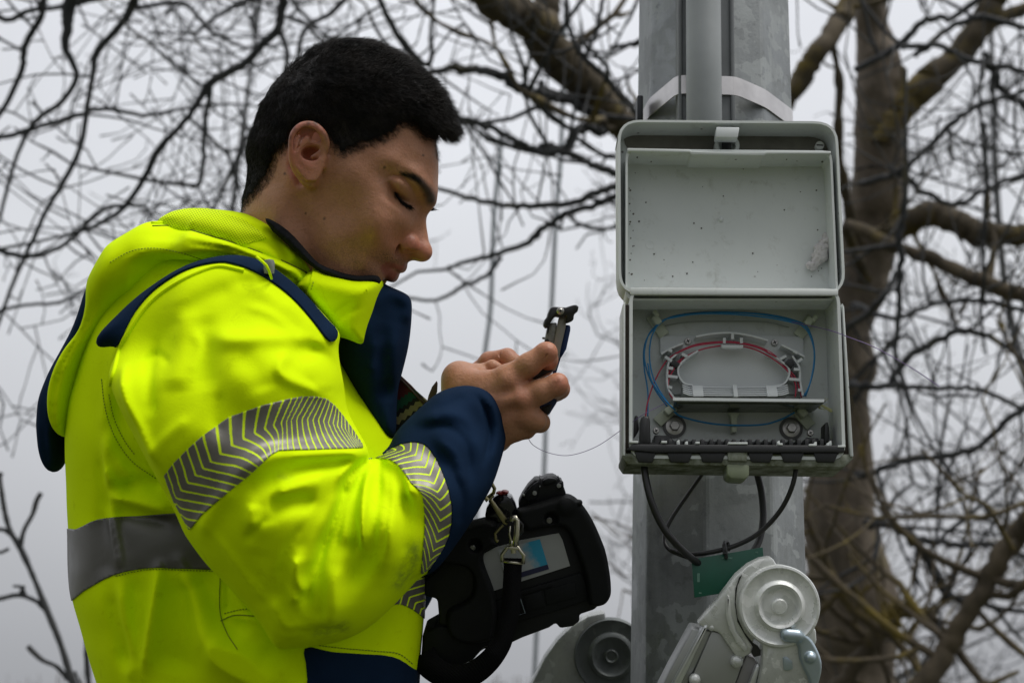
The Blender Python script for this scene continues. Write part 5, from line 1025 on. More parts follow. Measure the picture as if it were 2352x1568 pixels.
# ================================================================ steel pole
YP = C0[1] + 0.175                                          # distance of the pole axis
def on_y(px, py, y):
    d = FW + (px - 1176) / FP * RT + (784 - py) / FP * UP; return CAM + d * ((y - CAM[1]) / d[1])
_a, _b = on_y(1650, 1568, YP), on_y(1637, 0, YP); AX = (_b - _a) / np.linalg.norm(_b - _a)
EX = RT - AX * (RT @ AX); EX /= np.linalg.norm(EX); EY = np.cross(AX, EX)       # local: x right, y away, z up the pole
def galv(name, base=(0.30, 0.32, 0.325), rough=0.5, metal=0.55):
    q = NT(name, base, rough, metal); co = q.coord()
    v = q.n('ShaderNodeTexVoronoi'); v.inputs['Scale'].default_value = 30; v.inputs['Randomness'].default_value = 1
    dn = q.n('ShaderNodeTexNoise'); dn.inputs['Scale'].default_value = 22; dn.inputs['Detail'].default_value = 5; q.l(co, dn.inputs['Vector'])
    av_ = q.n('ShaderNodeMix', data_type='RGBA', blend_type='LINEAR_LIGHT'); av_.inputs[0].default_value = 0.09; q.l(co, av_.inputs[6]); q.l(dn.outputs['Color'], av_.inputs[7]); q.l(av_.outputs[2], v.inputs['Vector'])
    sepc = q.n('ShaderNodeSeparateColor'); q.l(v.outputs['Color'], sepc.inputs[0])
    lo_ = tuple(c * 0.72 for c in base); hi = tuple(min(1, c * 1.25) for c in base)
    c = q.mix(q.map(q.noise(11, 6, 0.65), 0.3, 0.7), lo_, hi)
    c = q.mix(q.map(sepc.outputs[0], 0.70, 0.86, 0, 0.45), c, tuple(min(1, x * 1.8) for x in base))
    c = q.mix(q.map(q.noise(70, 6, 0.75), 0.58, 0.72, 0, 0.55), c, tuple(x * 0.35 for x in base))
    mp_ = q.n('ShaderNodeMapping'); mp_.inputs['Scale'].default_value = (60, 60, 4); q.l(co, mp_.inputs['Vector'])
    c = q.mix(q.map(q.noise(1.0, 5, 0.6, mp_.outputs[0]), 0.5, 0.75, 0, 0.4), c, tuple(x * 0.55 for x in base))
    q.col(c); q.l(q.map(sepc.outputs[0], 0, 1, rough - 0.1, rough + 0.2), q.b.inputs['Roughness']); q.bump(q.noise(240, 5, 0.7), 0.3, 0.0008); return q.m
M_GALV = galv('galvanised_steel', (0.26, 0.275, 0.28), 0.48, 0.6)
RA = 0.0935; PHI = math.radians(-82)                          # corner radius; first face normal angle
OCT = [(RA * math.cos(PHI + math.radians(22.5) + k * math.pi / 4), RA * math.sin(PHI + math.radians(22.5) + k * math.pi / 4)) for k in range(8)]
def rounded(P, r, n=3):
    out = []
    for i in range(len(P)):
        a, b, c = np.array(P[i - 1]), np.array(P[i]), np.array(P[(i + 1) % len(P)]); u = (a - b) / np.linalg.norm(a - b); v = (c - b) / np.linalg.norm(c - b)
        rr = min(r, 0.45 * np.linalg.norm(a - b), 0.45 * np.linalg.norm(c - b))
        for t in np.linspace(0, 1, n + 1): out.append(tuple((1 - t) ** 2 * (b + u * rr) + 2 * t * (1 - t) * b + t * t * (b + v * rr)))
    return out
Pc = on_y(1643.5, 784, YP); base = Pc - AX * (Pc[2] / AX[2])
POLE = empty('steel_pole', base, 'grey galvanised octagonal steel pole that carries the open box', 'pole')
MP = frame(base, EX, EY, AX)
mb = MB(); rO = rounded(OCT, 0.0035, 2)
for k, (h0, sc0) in enumerate([(0.0, 1.06)]):
    V = []; n = len(rO)
    for hz, s_ in ((0, 1.10), (1.3, 1.02), (1.6, 1.0), (2.2, 0.955), (6, 0.72)): V += [(x * s_, y * s_, hz) for x, y in rO]
    F = [(j * n + i, j * n + (i + 1) % n, (j + 1) * n + (i + 1) % n, (j + 1) * n + i) for j in range(4) for i in range(n)] + [tuple(range(n))[::-1], tuple(4 * n + i for i in range(n))]
    mb.add(xf(MP, V), F)
mb.build('shaft', M_GALV, POLE, False)
mb = MB(); mb.lathe([(0.0, 0), (0.2, 0.0), (0.2, 0.02), (0.0, 0.02)], frame(base, EX, EY, AX), 8); mb.build('base_plate', M_GALV, POLE)
def loc(px, py, y):
    """pole-frame coordinates of the picture point at local depth y (0 = pole axis, negative = nearer)"""
    d = FW + (px - 1176) / FP * RT + (784 - py) / FP * UP; o = CAM - Pc; t = (y - o @ EY) / (d @ EY); p = o + d * t; return np.array([p @ EX, p @ EY, p @ AX])
MC = frame(Pc, EX, EY, AX)
def LW(v): return xf(MC, v)
# channel and conduit up the front of the pole
def channel(x0, x1, y0, y1, z0, z1, mb):
    mb.box(MC @ np.array([[1, 0, 0, (x0 + x1) / 2], [0, 1, 0, (y0 + y1) / 2], [0, 0, 1, (z0 + z1) / 2], [0, 0, 0, 1.]]), x1 - x0, y1 - y0, z1 - z0, 0.002)
YF = -0.088
xl, xr = loc(1561, 150, -0.108)[0], loc(1683, 150, -0.108)[0]
CH = empty('cable_channel', LW([(xl + xr) / 2, -0.098, 0])[0], 'flat grey cable channel on the pole behind the round pipe', 'cable channel')
mb = MB(); channel(xl, xr, -0.108, -0.082, -0.05, 2.2, mb); mb.build('cover', mat_simple('channel_grey', (0.17, 0.18, 0.19), 0.55, 0.2, var=0.15, scale=25), CH)
mb = MB(); channel(xl - 0.002, xl + 0.003, -0.111, -0.084, -0.05, 2.2, mb); channel(xr - 0.003, xr + 0.002, -0.111, -0.084, -0.05, 2.2, mb); mb.build('edge_rail', mat_simple('channel_edge', (0.20, 0.21, 0.22), 0.5, 0.2), CH)
yc = -0.128; xa, xb = loc(1576, 150, yc)[0], loc(1657, 150, yc)[0]; rc = (xb - xa) / 2
mb = MB(); mb.tube(LW([((xa + xb) / 2, yc, z) for z in np.linspace(-0.02, 2.2, 8)]), rc, 28)
q = NT('conduit_pvc', (0.30, 0.32, 0.335), 0.45, 0, 0.4); q.col(q.mix(q.map(q.noise(9, 5, .6), .3, .7), (0.27, 0.29, 0.30), (0.34, 0.36, 0.375))); q.bump(q.noise(60, 3), 0.1, 0.001)
mo = mb.build('conduit_pipe', q.m, None, True); mo['label'] = 'round grey plastic conduit pipe running up the front of the pole'; mo['category'] = 'pipe'
# steel strap
zb = loc(1600, 205, -0.1)[2] - 0.0
hull = [(x * 1.0, y * 1.0) for x, y in OCT]
front = [(xl - 0.003, -0.1115), (xr + 0.003, -0.1115)]
pts = sorted(set(hull + front))
def chull(P):
    P = sorted(P); lo_ = []; up = []
    for p in P:
        while len(lo_) > 1 and (lo_[-1][0] - lo_[-2][0]) * (p[1] - lo_[-2][1]) - (lo_[-1][1] - lo_[-2][1]) * (p[0] - lo_[-2][0]) <= 0: lo_.pop()
        lo_.append(p)
    for p in P[::-1]:
        while len(up) > 1 and (up[-1][0] - up[-2][0]) * (p[1] - up[-2][1]) - (up[-1][1] - up[-2][1]) * (p[0] - up[-2][0]) <= 0: up.pop()
        up.append(p)
    return lo_[:-1] + up[:-1]
H_ = rounded([(x * 1.003, y * 1.003) for x, y in chull(pts)], 0.008, 2)
def ring(mb, O, I, M, z0, z1):
    n = len(O); V = [(x, y, z0) for x, y in O] + [(x, y, z0) for x, y in I] + [(x, y, z1) for x, y in O] + [(x, y, z1) for x, y in I]; F = []
    for i in range(n):
        j = (i + 1) % n; F += [(i, j, 2 * n + j, 2 * n + i), (n + j, n + i, 3 * n + i, 3 * n + j), (j, i, n + i, n + j), (2 * n + i, 2 * n + j, 3 * n + j, 3 * n + i)]
    mb.add(xf(M, V), F)
STR = empty('steel_strap', LW([0, 0, zb])[0], 'shiny steel strap clamped round the pole above the box', 'strap')
mb = MB(); ring(mb, H_, [(x * 0.985, y * 0.985) for x, y in H_], MC, zb - 0.011, zb + 0.011)
mb.build('band', mat_simple('bright_steel', (0.62, 0.60, 0.60), 0.32, 0.75, var=0.15, scale=30, bump=0.1), STR)
mb = MB(); e_ = loc(1474, 252, -0.05); channel(e_[0] - 0.006, e_[0] + 0.001, -0.06, -0.035, e_[2] - 0.02, e_[2] + 0.014, mb); mb.build('buckle', mat_simple('dark_steel', (0.03, 0.032, 0.035), 0.45, 0.6), STR)
# ================================================================ the open distribution box
BF = -0.21                                                   # local y of the box front rim
def boxmat():
    q = NT('box_plastic', (0.42, 0.45, 0.44), 0.5, 0, 0.4); co = q.coord()
    c = q.mix(q.map(q.noise(5, 5, 0.6), 0.3, 0.7), (0.55, 0.585, 0.575), (0.66, 0.69, 0.68))
    c = q.mix(q.map(q.noise(60, 7, 0.75, co, 0.4), 0.56, 0.76, 0, 0.5), c, (0.26, 0.26, 0.22))
    v = q.n('ShaderNodeTexVoronoi'); v.inputs['Scale'].default_value = 60; q.l(co, v.inputs['Vector']); sp_ = q.n('ShaderNodeSeparateColor'); q.l(v.outputs['Color'], sp_.inputs[0])
    spk = q.math('MULTIPLY', q.map(v.outputs['Distance'], 0.05, 0.11, 1, 0), q.math('GREATER_THAN', sp_.outputs[0], 0.86))
    c = q.mix(q.math('MULTIPLY', spk, 0.85), c, (0.05, 0.04, 0.03)); q.col(c)
    q.l(q.map(q.noise(20, 4), 0.3, 0.7, 0.42, 0.6), q.b.inputs['Roughness']); q.bump(q.noise(90, 4), 0.12, 0.0008); return q.m
M_BOX = boxmat()
def mossmat():
    q = NT('mossy_plastic', (0.3, 0.32, 0.28), 0.7); c = q.mix(q.map(q.noise(45, 6, 0.7), 0.40, 0.62), (0.24, 0.26, 0.22), (0.055, 0.065, 0.02)); q.col(c); q.bump(q.noise(200, 4), 0.4, 0.0015); return q.m
M_MOSS = mossmat()
M_BLK = mat_simple('black_plastic', (0.013, 0.014, 0.015), 0.45, var=0.2, scale=60, bump=0.15)
M_STEEL = mat_simple('screw_steel', (0.45, 0.44, 0.42), 0.35, 0.9, var=0.2, scale=150)
M_DIRT = mat_simple('grime', (0.055, 0.045, 0.035), 0.9, var=0.4, scale=120, bump=0.5)
M_NYL = mat_simple('nylon_clip', (0.46, 0.50, 0.40), 0.4, var=0.08)
BOX = empty('distribution_box', LW(loc(1690, 1065, BF))[0], 'open pale grey plastic distribution box with fibres coiled inside, lid hinged up', 'junction box')
def P2(pts, y=BF): return [tuple(loc(a, b, y)[[0, 2]]) for a, b in pts]
MX = MC @ np.array([[1, 0, 0, 0], [0, 0, -1, 0], [0, 1, 0, 0], [0, 0, 0, 1.]])     # local prism frame: x right, y up, z towards the camera
def ringbox(name, O, I, yf, yb, mat, parent, extra=None):
    mb = MB(); ring(mb, O, I, MX, -yb, -yf)
    if extra: extra(mb)
    return mb.build(name, mat, parent)
def lerp_out(P, d):
    P = np.array(P); c = P.mean(0); n = len(P); T_ = np.roll(P, -1, 0) - np.roll(P, 1, 0); N_ = np.stack([T_[:, 1], -T_[:, 0]], 1); N_ /= np.linalg.norm(N_, axis=1)[:, None] + 1e-9
    A = 0.5 * np.sum(P[:, 0] * np.roll(P[:, 1], -1) - np.roll(P[:, 0], -1) * P[:, 1]); return [tuple(p) for p in (P + N_ * (d if A > 0 else -d))]
BODYO = rounded(P2([(1445, 1052), (1943, 1056), (1929, 662), (1446, 658)]), 0.016, 5); DEP = 0.060
BODYI = lerp_out(BODYO, -0.0032)
zt, zbm = loc(1690, 660, BF)[2], loc(1690, 1054, BF)[2]
ringbox('body', BODYO, BODYI, BF, BF + DEP, M_BOX, BOX, lambda mb: mb.prism(BODYI, MX, -(BF + DEP), -(BF + DEP - 0.003)))
# thick top lip catching the light
mb = MB(); lp = P2([(1447, 677), (1925, 679), (1925, 664), (1447, 661)])
mb.prism([lp[0], lp[1], lp[2], lp[3]], MX, -(BF + 0.003), -(BF - 0.001), 0.001); mb.build('top_lip', M_BOX, BOX)
# outer skirt with gasket grooves
for (x0, x1, x2, x3, a0, a1) in ((1430, 1436, 1443, 1445.5, 700, 1046), (1960, 1953, 1944, 1942, 704, 1048)):
    s_ = 1 if x0 > 1690 else 0; t0 = 1938.5 if s_ else x0; t1 = 1934 if s_ else x1
    mb = MB(); mb.prism(P2([(t0, a0), (x0, a1), (x1, a1), (t1, a0 - 8)]), MX, -(BF + 0.045), -(BF - 0.001), 0.0008); mb.build('side_flange', M_BOX, BOX)
    mb = MB(); mb.prism(P2([(t1, a0 - 4), (x1, a1 - 2), (x3, a1 - 2), (1931 if s_ else x3, a0 - 4)]), MX, -(BF + 0.04), -(BF + 0.006)); mb.build('gasket', M_DIRT, BOX)
mb = MB(); mb.prism(P2([(1430, 1040), (1960, 1042), (1960, 1052), (1940, 1072), (1440, 1065), (1430, 1050)]), MX, -(BF + 0.058), -(BF + 0.001), 0.001); mb.build('underside', M_MOSS, BOX)
mb = MB()
for a, b in ((1456, 1508), (1530, 1592), (1604, 1668), (1716, 1778), (1790, 1848), (1866, 1926)):
    mb = MB(); mb.prism(P2([(a, 1036), (b, 1037), (b - 10, 1062), (a + 10, 1061)]), MX, -(BF + 0.02), -(BF - 0.0014), 0.001); mb.build('cable_port', M_BLK, BOX)
mb = MB(); rs = random.Random(4)
mb.prism(P2([(1452, 1021), (1938, 1024), (1938, 1040), (1500, 1040), (1438, 1034)]), MX, -(BF + 0.012), -(BF - 0.004), 0.001)
mb.prism(P2([(1510, 984), (1545, 986), (1556, 998), (1856, 1001), (1866, 990), (1895, 992), (1897, 1004), (1926, 1006), (1926, 1024), (1452, 1022), (1452, 1002), (1508, 1002)]), MX, -(BF + 0.055), -(BF + 0.03), 0.001)
for k in range(22):
    x = 1520 + k * 18.4 + rs.uniform(-2, 2); mb.prism(P2([(x, 1004), (x + 9, 1004), (x + 9, 1024), (x, 1024)]), MX, -(BF + 0.03), -(BF + 0.008), 0.0008)
mb.prism(P2([(1904, 962), (1911, 958), (1914, 970), (1917, 1010), (1903, 1010)]), MX, -(BF + 0.04), -(BF + 0.02), 0.001)
mb.build('cable_entry_bar', M_BLK, BOX)
for x, y in ((1555, 1010), (1574, 1013), (1600, 1016), (1786, 1012), (1871, 1014), (1900, 1016), (1905, 1012)): mb = MB(); mb.prism(P2([(x, y), (x + 7, y - 3), (x + 8, y + 9), (x + 1, y + 11)]), MX, -(BF + 0.01), -(BF + 0.004), 0.0008); mb.build('rib', M_BOX, BOX)
for x0, x1, y in ((1445, 1465, 1014), (1518, 1531, 1014), (1596, 1606, 1016), (1671, 1716, 1017), (1786, 1796, 1019), (1856, 1872, 1021), (1922, 1940, 1024)): mb = MB(); mb.prism(P2([(x0, y), (x1, y), (x1, y + 5), (x0, y + 5)]), MX, -(BF + 0.003), -(BF - 0.0045), 0.0005); mb.build('rib', M_BOX, BOX)

mb = MB(); mb.prism(P2([(1670, 1036), (1716, 1037), (1714, 1060), (1672, 1059)]), MX, -(BF + 0.01), -(BF - 0.0028), 0.001); mb.build('catch_block', M_MOSS, BOX)
mb = MB(); mb.prism(P2([(1669, 1064), (1722, 1066), (1721, 1092), (1712, 1100), (1680, 1098), (1670, 1090)]), MX, -(BF + 0.03), -(BF + 0.0), 0.002); mb.build('latch_tab', mat_simple('aged_plastic', (0.20, 0.23, 0.15), 0.5), BOX)
# screws and bolts
def screw(mb, px, py, y, r, cross=True, dome=0.5):
    c = loc(px, py, y); M = MX @ np.array([[1, 0, 0, c[0]], [0, 1, 0, c[2]], [0, 0, 1, -y], [0, 0, 0, 1.]])
    mb.lathe([(r, -0.002), (r, 0.0006), (r * 0.8, r * dome), (0.0, r * dome * 1.15)], M, 20); return M
mb = MB(); mk = MB()
for px, py, y, r in ((1580, 784, BF + DEP - 0.0085, .0036), (1779, 787, BF + DEP - 0.0085, .0036), (1507, 989, BF + 0.03, .0033), (1861, 994, BF + 0.03, .0033)):
    mb = MB(); mk = MB(); M = screw(mb, px, py, y, r)
    for a in (0, math.pi / 2):
        R_ = np.array([[math.cos(a + .5), -math.sin(a + .5), 0, 0], [math.sin(a + .5), math.cos(a + .5), 0, 0], [0, 0, 1, r * .55], [0, 0, 0, 1.]]); mk.box(M @ R_, r * 1.1, r * .26, r * .3)
    so = mb.build('screw', M_STEEL, BOX); mk.build('cross_slot', M_BLK, so)
for px, py in ((1549, 979), (1817, 984)):
    mb = MB(); c = loc(px, py, BF + DEP - .004); M = MX @ np.array([[1, 0, 0, c[0]], [0, 1, 0, c[2]], [0, 0, 1, -(BF + DEP - .004)], [0, 0, 0, 1.]])
    mb.lathe([(.0088, -.003), (.0088, .0015), (.006, .002), (.006, .0021)], M, 28); mb.lathe([(.0055, .001), (.0055, .0052), (.0045, .006), (0, .0062)], M, 6); mb.build('bolt', M_STEEL, BOX)
    mb = MB(); mb.lathe([(.0118, -.001), (.0118, .0008), (.0088, .001)], M, 28); mb.build('washer', mat_simple('washer_grey', (0.10, 0.10, 0.10), 0.6), BOX)
# fibre clips
for px, py, a in ((1511, 745, -35), (1851, 748, 35), (1531, 949, 45), (1845, 955, -40)):
    c = loc(px, py, BF + 0.05); ca, sa = math.cos(math.radians(a)), math.sin(math.radians(a)); M = MX @ np.array([[ca, sa, 0, c[0]], [-sa, ca, 0, c[2]], [0, 0, 1, -(BF + .05)], [0, 0, 0, 1.]])
    mb = MB(); mb.box(M @ np.array([[1, 0, 0, 0], [0, 1, 0, 0], [0, 0, 1, -.004], [0, 0, 0, 1.]]), .0115, .026, .003, .0008); mb.box(M @ np.array([[1, 0, 0, 0], [0, 1, 0, .003], [0, 0, 1, .004], [0, 0, 0, 1.]]), .008, .010, .012, .002)
    mb.box(M @ np.array([[1, 0, 0, 0.003], [0, 1, 0, .009], [0, 0, 1, .006], [0, 0, 0, 1.]]), .005, .008, .008, .0016); mb.build('fibre_clip', M_NYL, BOX)
# splice tray
TR = mkobj('splice_tray', LW([(0, 0, 0)]), [], M_BOX, BOX) if False else None
M_TRAY = mat_simple('tray_plastic', (0.60, 0.63, 0.64), 0.4, var=0.05, scale=20)
YB_ = BF + DEP - 0.003
def Z2(l): return [(1392.4 + a * .318, 611.5 + b * .318) for a, b in l]
def rib(mb, pts, w, yb, yf, smooth=True):
    P = np.array(P2(Z2(pts), (yb + yf) / 2)); P = spline(P, 4) if smooth and len(P) > 2 else P; T_ = np.gradient(P, axis=0); T_ /= np.linalg.norm(T_, axis=1)[:, None]; N_ = np.stack([-T_[:, 1], T_[:, 0]], 1) * w / 2
    L_ = P + N_; R_ = P - N_; n = len(P); V = [(x, y, -yb) for x, y in L_] + [(x, y, -yb) for x, y in R_] + [(x, y, -yf) for x, y in L_] + [(x, y, -yf) for x, y in R_]; F = []
    for i in range(n - 1): F += [(2 * n + i, 2 * n + i + 1, 3 * n + i + 1, 3 * n + i), (i, i + 1, 2 * n + i + 1, 2 * n + i), (n + i + 1, n + i, 3 * n + i, 3 * n + i + 1)]
    F += [(0, 2 * n, 3 * n, n), (n - 1, 2 * n - 1, 4 * n - 1, 3 * n - 1)]; mb.add(xf(MX, V), F)
mb = MB(); yb, yf = YB_ - 0.004, YB_ - 0.019
mb.prism(P2(Z2([(388, 640), (385, 510), (700, 505), (900, 500), (1150, 505), (1418, 515), (1422, 660), (1395, 640), (1400, 930), (440, 930), (440, 640)]), YB_), MX, -YB_, -(YB_ - 0.004), 0.0008)
for pts in ([(640, 522), (760, 500), (900, 494), (1040, 515), (1160, 548)], [(392, 645), (450, 610), (552, 568)], [(1258, 580), (1340, 620), (1424, 665)],
            [(505, 645), (450, 700), (436, 790), (442, 890), (490, 968)], [(1335, 660), (1385, 740), (1392, 840), (1410, 945)],
            [(658, 622), (575, 675), (520, 735), (520, 800), (560, 855), (620, 868)], [(1155, 628), (1245, 690), (1308, 745), (1308, 810), (1268, 862), (1200, 878)]): rib(mb, pts, 0.0018, yb, yf)
for x0, y0, x1, y1 in ((440, 745, 478, 750), (440, 805, 510, 812), (420, 665, 470, 700), (540, 645, 580, 665), (1345, 755, 1390, 758), (1310, 825, 1390, 832), (1405, 680, 1370, 705), (1290, 660, 1245, 685), (445, 615, 470, 628), (1345, 625, 1372, 640), (905, 500, 905, 540), (846, 530, 846, 570), (968, 530, 968, 570), (1375, 905, 1405, 905), (445, 880, 470, 890)):
    rib(mb, [(x0, y0), (x1, y1)], 0.0028, yb, yf - 0.001, False)
mb.prism(P2(Z2([(825, 570), (990, 572), (985, 600), (835, 598)]), yf), MX, -yf - 0.002, -yf + 0.003, 0.001)
for k in range(5):
    y = 868 + k * 17; rib(mb, [(545, y), (590, y + 16), (690, y + 18), (905, y + 20), (1150, y + 18), (1255, y + 14), (1300, y)], 0.0011, yb, yf - 0.001 - 0.0035 * k, False)
    for xa_, xb_ in ((615, 690), (1145, 1220)): rib(mb, [(xa_, y + 16), (xb_, y + 16)], 0.0030, yb, yf - 0.002 - 0.0035 * k, False)
    rib(mb, [(905, y + 16), (935, y + 16)], 0.0042, yb, yf - 0.003 - 0.0035 * k, False)
TRAY = mb.build('splice_tray', M_TRAY, BOX)
mb = MB()
for pts in ([(455, 700), (480, 665), (535, 705), (505, 740)], [(1285, 700), (1320, 665), (1365, 705), (1330, 740)]): mb = MB(); mb.prism(P2(Z2(pts), yf), MX, -yf - 0.006, -yf + 0.001, 0.001); mb.build('tray_clamp', M_BLK, TRAY)
# folded-down tray lid projecting towards the viewer
def flap(mb, z2a, z2b, ya, yb2, th):
    a, b = loc(*Z2([z2a])[0], ya), loc(*Z2([z2b])[0], ya); V = []
    for y in (ya, yb2):
        for q_ in (a, b):
            for dz in (0, -th): V.append((q_[0] + (0.003 if y == yb2 else 0) * (1 if q_ is a else -1) * -1, y, q_[2] + dz))
    mb.add(LW(V), [(0, 1, 3, 2), (4, 6, 7, 5), (0, 2, 6, 4), (1, 5, 7, 3), (0, 4, 5, 1), (2, 3, 7, 6)])
q = NT('clear_tray_lid', (0.10, 0.115, 0.09), 0.12, 0, 0.6); q.bump(q.noise(60, 3), 0.5, 0.002)
mb = MB(); flap(mb, (500, 955), (1545, 966), YB_ - 0.046, YB_ - 0.051, 0.0030); mb.build('tray_plate', M_TRAY, TRAY)
mb = MB(); flap(mb, (478, 1036), (1500, 1036), YB_ - 0.002, YB_ - 0.0458, 0.0012); flap(mb, (505, 1046), (1480, 1046), YB_ - 0.002, YB_ - 0.040, 0.0012); mb.build('tray_lid', q.m, TRAY)
mb = MB(); mb.prism(P2(Z2([(880, 1055), (970, 1060), (945, 1090), (942, 1200), (905, 1200), (900, 1090)]), YB_ - .01), MX, -YB_, -(YB_ - 0.012), 0.001); mb.build('tray_hook', M_NYL, TRAY)
# fibres
M_FB = mat_simple('fibre_blue', (0.012, 0.20, 0.45), 0.35, var=0.05); M_FR = mat_simple('fibre_red', (0.42, 0.02, 0.06), 0.35, var=0.05); M_FV = mat_simple('fibre_violet', (0.14, 0.08, 0.24), 0.3, var=0.05); M_FG = mat_simple('fibre_bare', (0.30, 0.32, 0.30), 0.3, var=0.05)
def fibre(pts, y, r, mat, name='fibre', parent=TRAY, z2=True):
    L_ = Z2(pts) if z2 else pts; ys = np.broadcast_to(y, (len(L_),)); P = spline(np.array([loc(a, b, yy) for (a, b), yy in zip(L_, ys)]), 10); mb = MB(); mb.tube(LW(P), r, 6); return mb.build(name, mat, parent, True)
yq = YB_ - 0.014
for k, pts in enumerate(([(300, 1085), (300, 900), (275, 740), (272, 600), (305, 500), (375, 425), (470, 365), (640, 338), (830, 330), (1050, 338), (1250, 362), (1420, 415), (1480, 500), (1505, 640), (1490, 780), (1440, 940)],
                         [(440, 1010), (360, 900), (300, 770), (275, 640), (300, 510), (350, 440), (420, 385), (560, 352), (760, 335), (950, 335), (1150, 352), (1330, 392), (1440, 450), (1495, 570), (1500, 700), (1470, 850), (1425, 940)],
                         [(450, 990), (375, 880), (330, 770), (312, 640), (325, 520), (365, 430)], [(500, 1040), (420, 960), (330, 830), (300, 700)], [(440, 378), (640, 345), (900, 345), (1180, 372), (1400, 418)])): fibre(pts, yq - 0.0015 * k, 0.00085, M_FB, 'blue_fibre')
fibre([(480, 1040), (560, 1090), (800, 1140), (1100, 1145), (1250, 1110), (1360, 1055)], yq, 0.0010, M_FB, 'blue_fibre')
for k, pts in enumerate(([(283, 1090), (300, 980), (350, 830), (430, 690), (520, 620), (650, 565), (820, 545), (940, 548), (1080, 575), (1200, 630), (1290, 720), (1370, 810), (1412, 945)], [(450, 885), (455, 760), (530, 680), (660, 610), (780, 580), (880, 572), (1000, 580), (1120, 620), (1250, 700), (1330, 780), (1368, 860), (1366, 945)],
                         [(490, 965), (460, 920), (450, 830), (490, 740), (545, 680)], [(500, 630), (640, 575), (830, 550), (960, 556), (1100, 590), (1230, 655)])): fibre(pts, yf + 0.003 - 0.001 * k, 0.0008, M_FR, 'red_fibre')
fibre([(330, 470), (420, 430), (620, 400), (900, 395), (1150, 402), (1320, 440)], YB_ - .003, 0.0005, M_FG, 'clear_fibre'); fibre([(560, 340), (800, 318), (1000, 322), (1200, 350), (1360, 396)], YB_ - .012, 0.0004, M_FG, 'clear_fibre')
fibre([(1180, 372), (1330, 400), (1500, 435), (1640, 470), (1760, 515), (1950, 590), (2200, 730), (2407, 868)], [YB_ - .015, YB_ - .02, YB_ - .03, BF, BF - .02, BF - .03, BF - .04, BF - .04], 0.00045, M_FV, 'violet_fibre')
mb = MB(); rs = random.Random(2)
for k in range(9): a = loc(1880, 938, YB_ - .02); b = loc(1880 + rs.uniform(5, 32), 945 + rs.uniform(-45, 2), YB_ - .02 - rs.uniform(0, .01)); mb.tube(LW([a, (a + b) / 2 + [0, 0, .001], b]), 0.00022, 4)
for k in range(7): a = loc(1878, 925, YB_ - .02); b = loc(1908 + rs.uniform(0, 4), 943 + rs.uniform(-4, 4), YB_ - .022); mb.tube(LW([a, b]), 0.0007, 5)
mb.build('aramid_yarn', mat_simple('aramid', (0.5, 0.5, 0.25), 0.8), TRAY)
mb = MB(); mb.prism(P2(Z2([(245, 1095), (290, 1085), (312, 1100), (318, 1300), (240, 1300)]), BF + .02), MX, -(BF + .03), -(BF + .012), 0.003); mb.prism(P2(Z2([(205, 1075), (230, 1070), (240, 1180), (200, 1240)]), BF + .03), MX, -(BF + .04), -(BF + .03), 0.002); mb.build('cable_gland', M_BLK, BOX)
# lid, hinged up
LO = rounded(P2([(1446, 674), (1938, 676), (1923, 279), (1419, 275)], BF + 0.004), 0.024, 6)
# corner points wanted: left edge 1420 all the way
LO = rounded(P2([(1421, 676), (1943, 676), (1923, 279), (1419, 275)], BF + 0.004), 0.024, 6)
LI = lerp_out(LO, -0.0026); LY0, LY1 = BF + 0.004, BF + 0.042
LID = ringbox('lid', LO, LI, LY0, LY1, M_BOX, BOX, lambda mb: mb.prism(LI, MX, -LY1, -(LY1 - 0.0025)))
L2 = lerp_out(LO, -0.0070); L3 = lerp_out(LO, -0.0095)
ringbox('inner_wall', rounded(P2([(1437, 690), (1926, 690), (1911, 346), (1437, 342)], LY0 + .003), 0.010, 4), rounded(P2([(1442, 685), (1921, 685), (1906, 351), (1442, 347)], LY0 + .003), 0.010, 4), LY0 + 0.003, LY1 - 0.002, M_BOX, LID)
mb = MB(); mb.prism(P2([(1441, 348), (1584, 351), (1588, 356), (1754, 358), (1760, 354), (1908, 354), (1908, 348), (1760, 347), (1754, 351), (1588, 349), (1584, 344), (1441, 341)], LY0), MX, -(LY1 - .002), -(LY0 - 0.0012), 0.0005); mb.build('ledge', M_BOX, LID)
mb = MB(); tp = lerp_out(LO, 0.0008); V = np.array(tp); zmax = V[:, 1].max()
sel = [p for p in tp if p[1] > zmax - 0.022]; inn = [(x * 1.0, z - 0.0032) for x, z in sel][::-1]; mb.prism(sel + inn, MX, -(LY1 + 0.001), -(LY0 + 0.0035)); mb.build('moss_growth', M_MOSS, LID)
mb = MB(); mb.prism(rounded(P2([(1434, 345), (1914, 347), (1912, 293), (1432, 290)], LY1 - .003), .016, 4), MX, -(LY1 - .0026), -(LY1 - .0034)); mb.build('shaded_recess', mat_simple('recess_shade', (0.13, 0.125, 0.105), 0.8, var=0.3, scale=25, bump=0.1), LID)  # dark panel added to paint the shade inside the lid's top recess
mb = MB(); mb.prism(P2([(1645, 293), (1698, 294), (1694, 318), (1643, 317)], LY0), MX, -(LY0 + .012), -(LY0 - 0.002), 0.001); mb.build('lock_tongue', mat_simple('white_plastic', (0.62, 0.65, 0.66), 0.35, var=0.05), LID)
c = loc(1669, 337, LY1 - .01); Mk = MX @ np.array([[1, 0, 0, c[0]], [0, 1, 0, c[2]], [0, 0, 1, -(LY1 - .01)], [0, 0, 0, 1.]])
mb = MB(); mb.lathe([(.013, -.006), (.013, .004), (.009, .004), (.009, -.004)], Mk, 32); mb.build('lock_ring', M_BOX, LID)
mb = MB(); mb.box(Mk, .010, .010, .004, .001); mb.build('keyhole', M_BLK, LID)
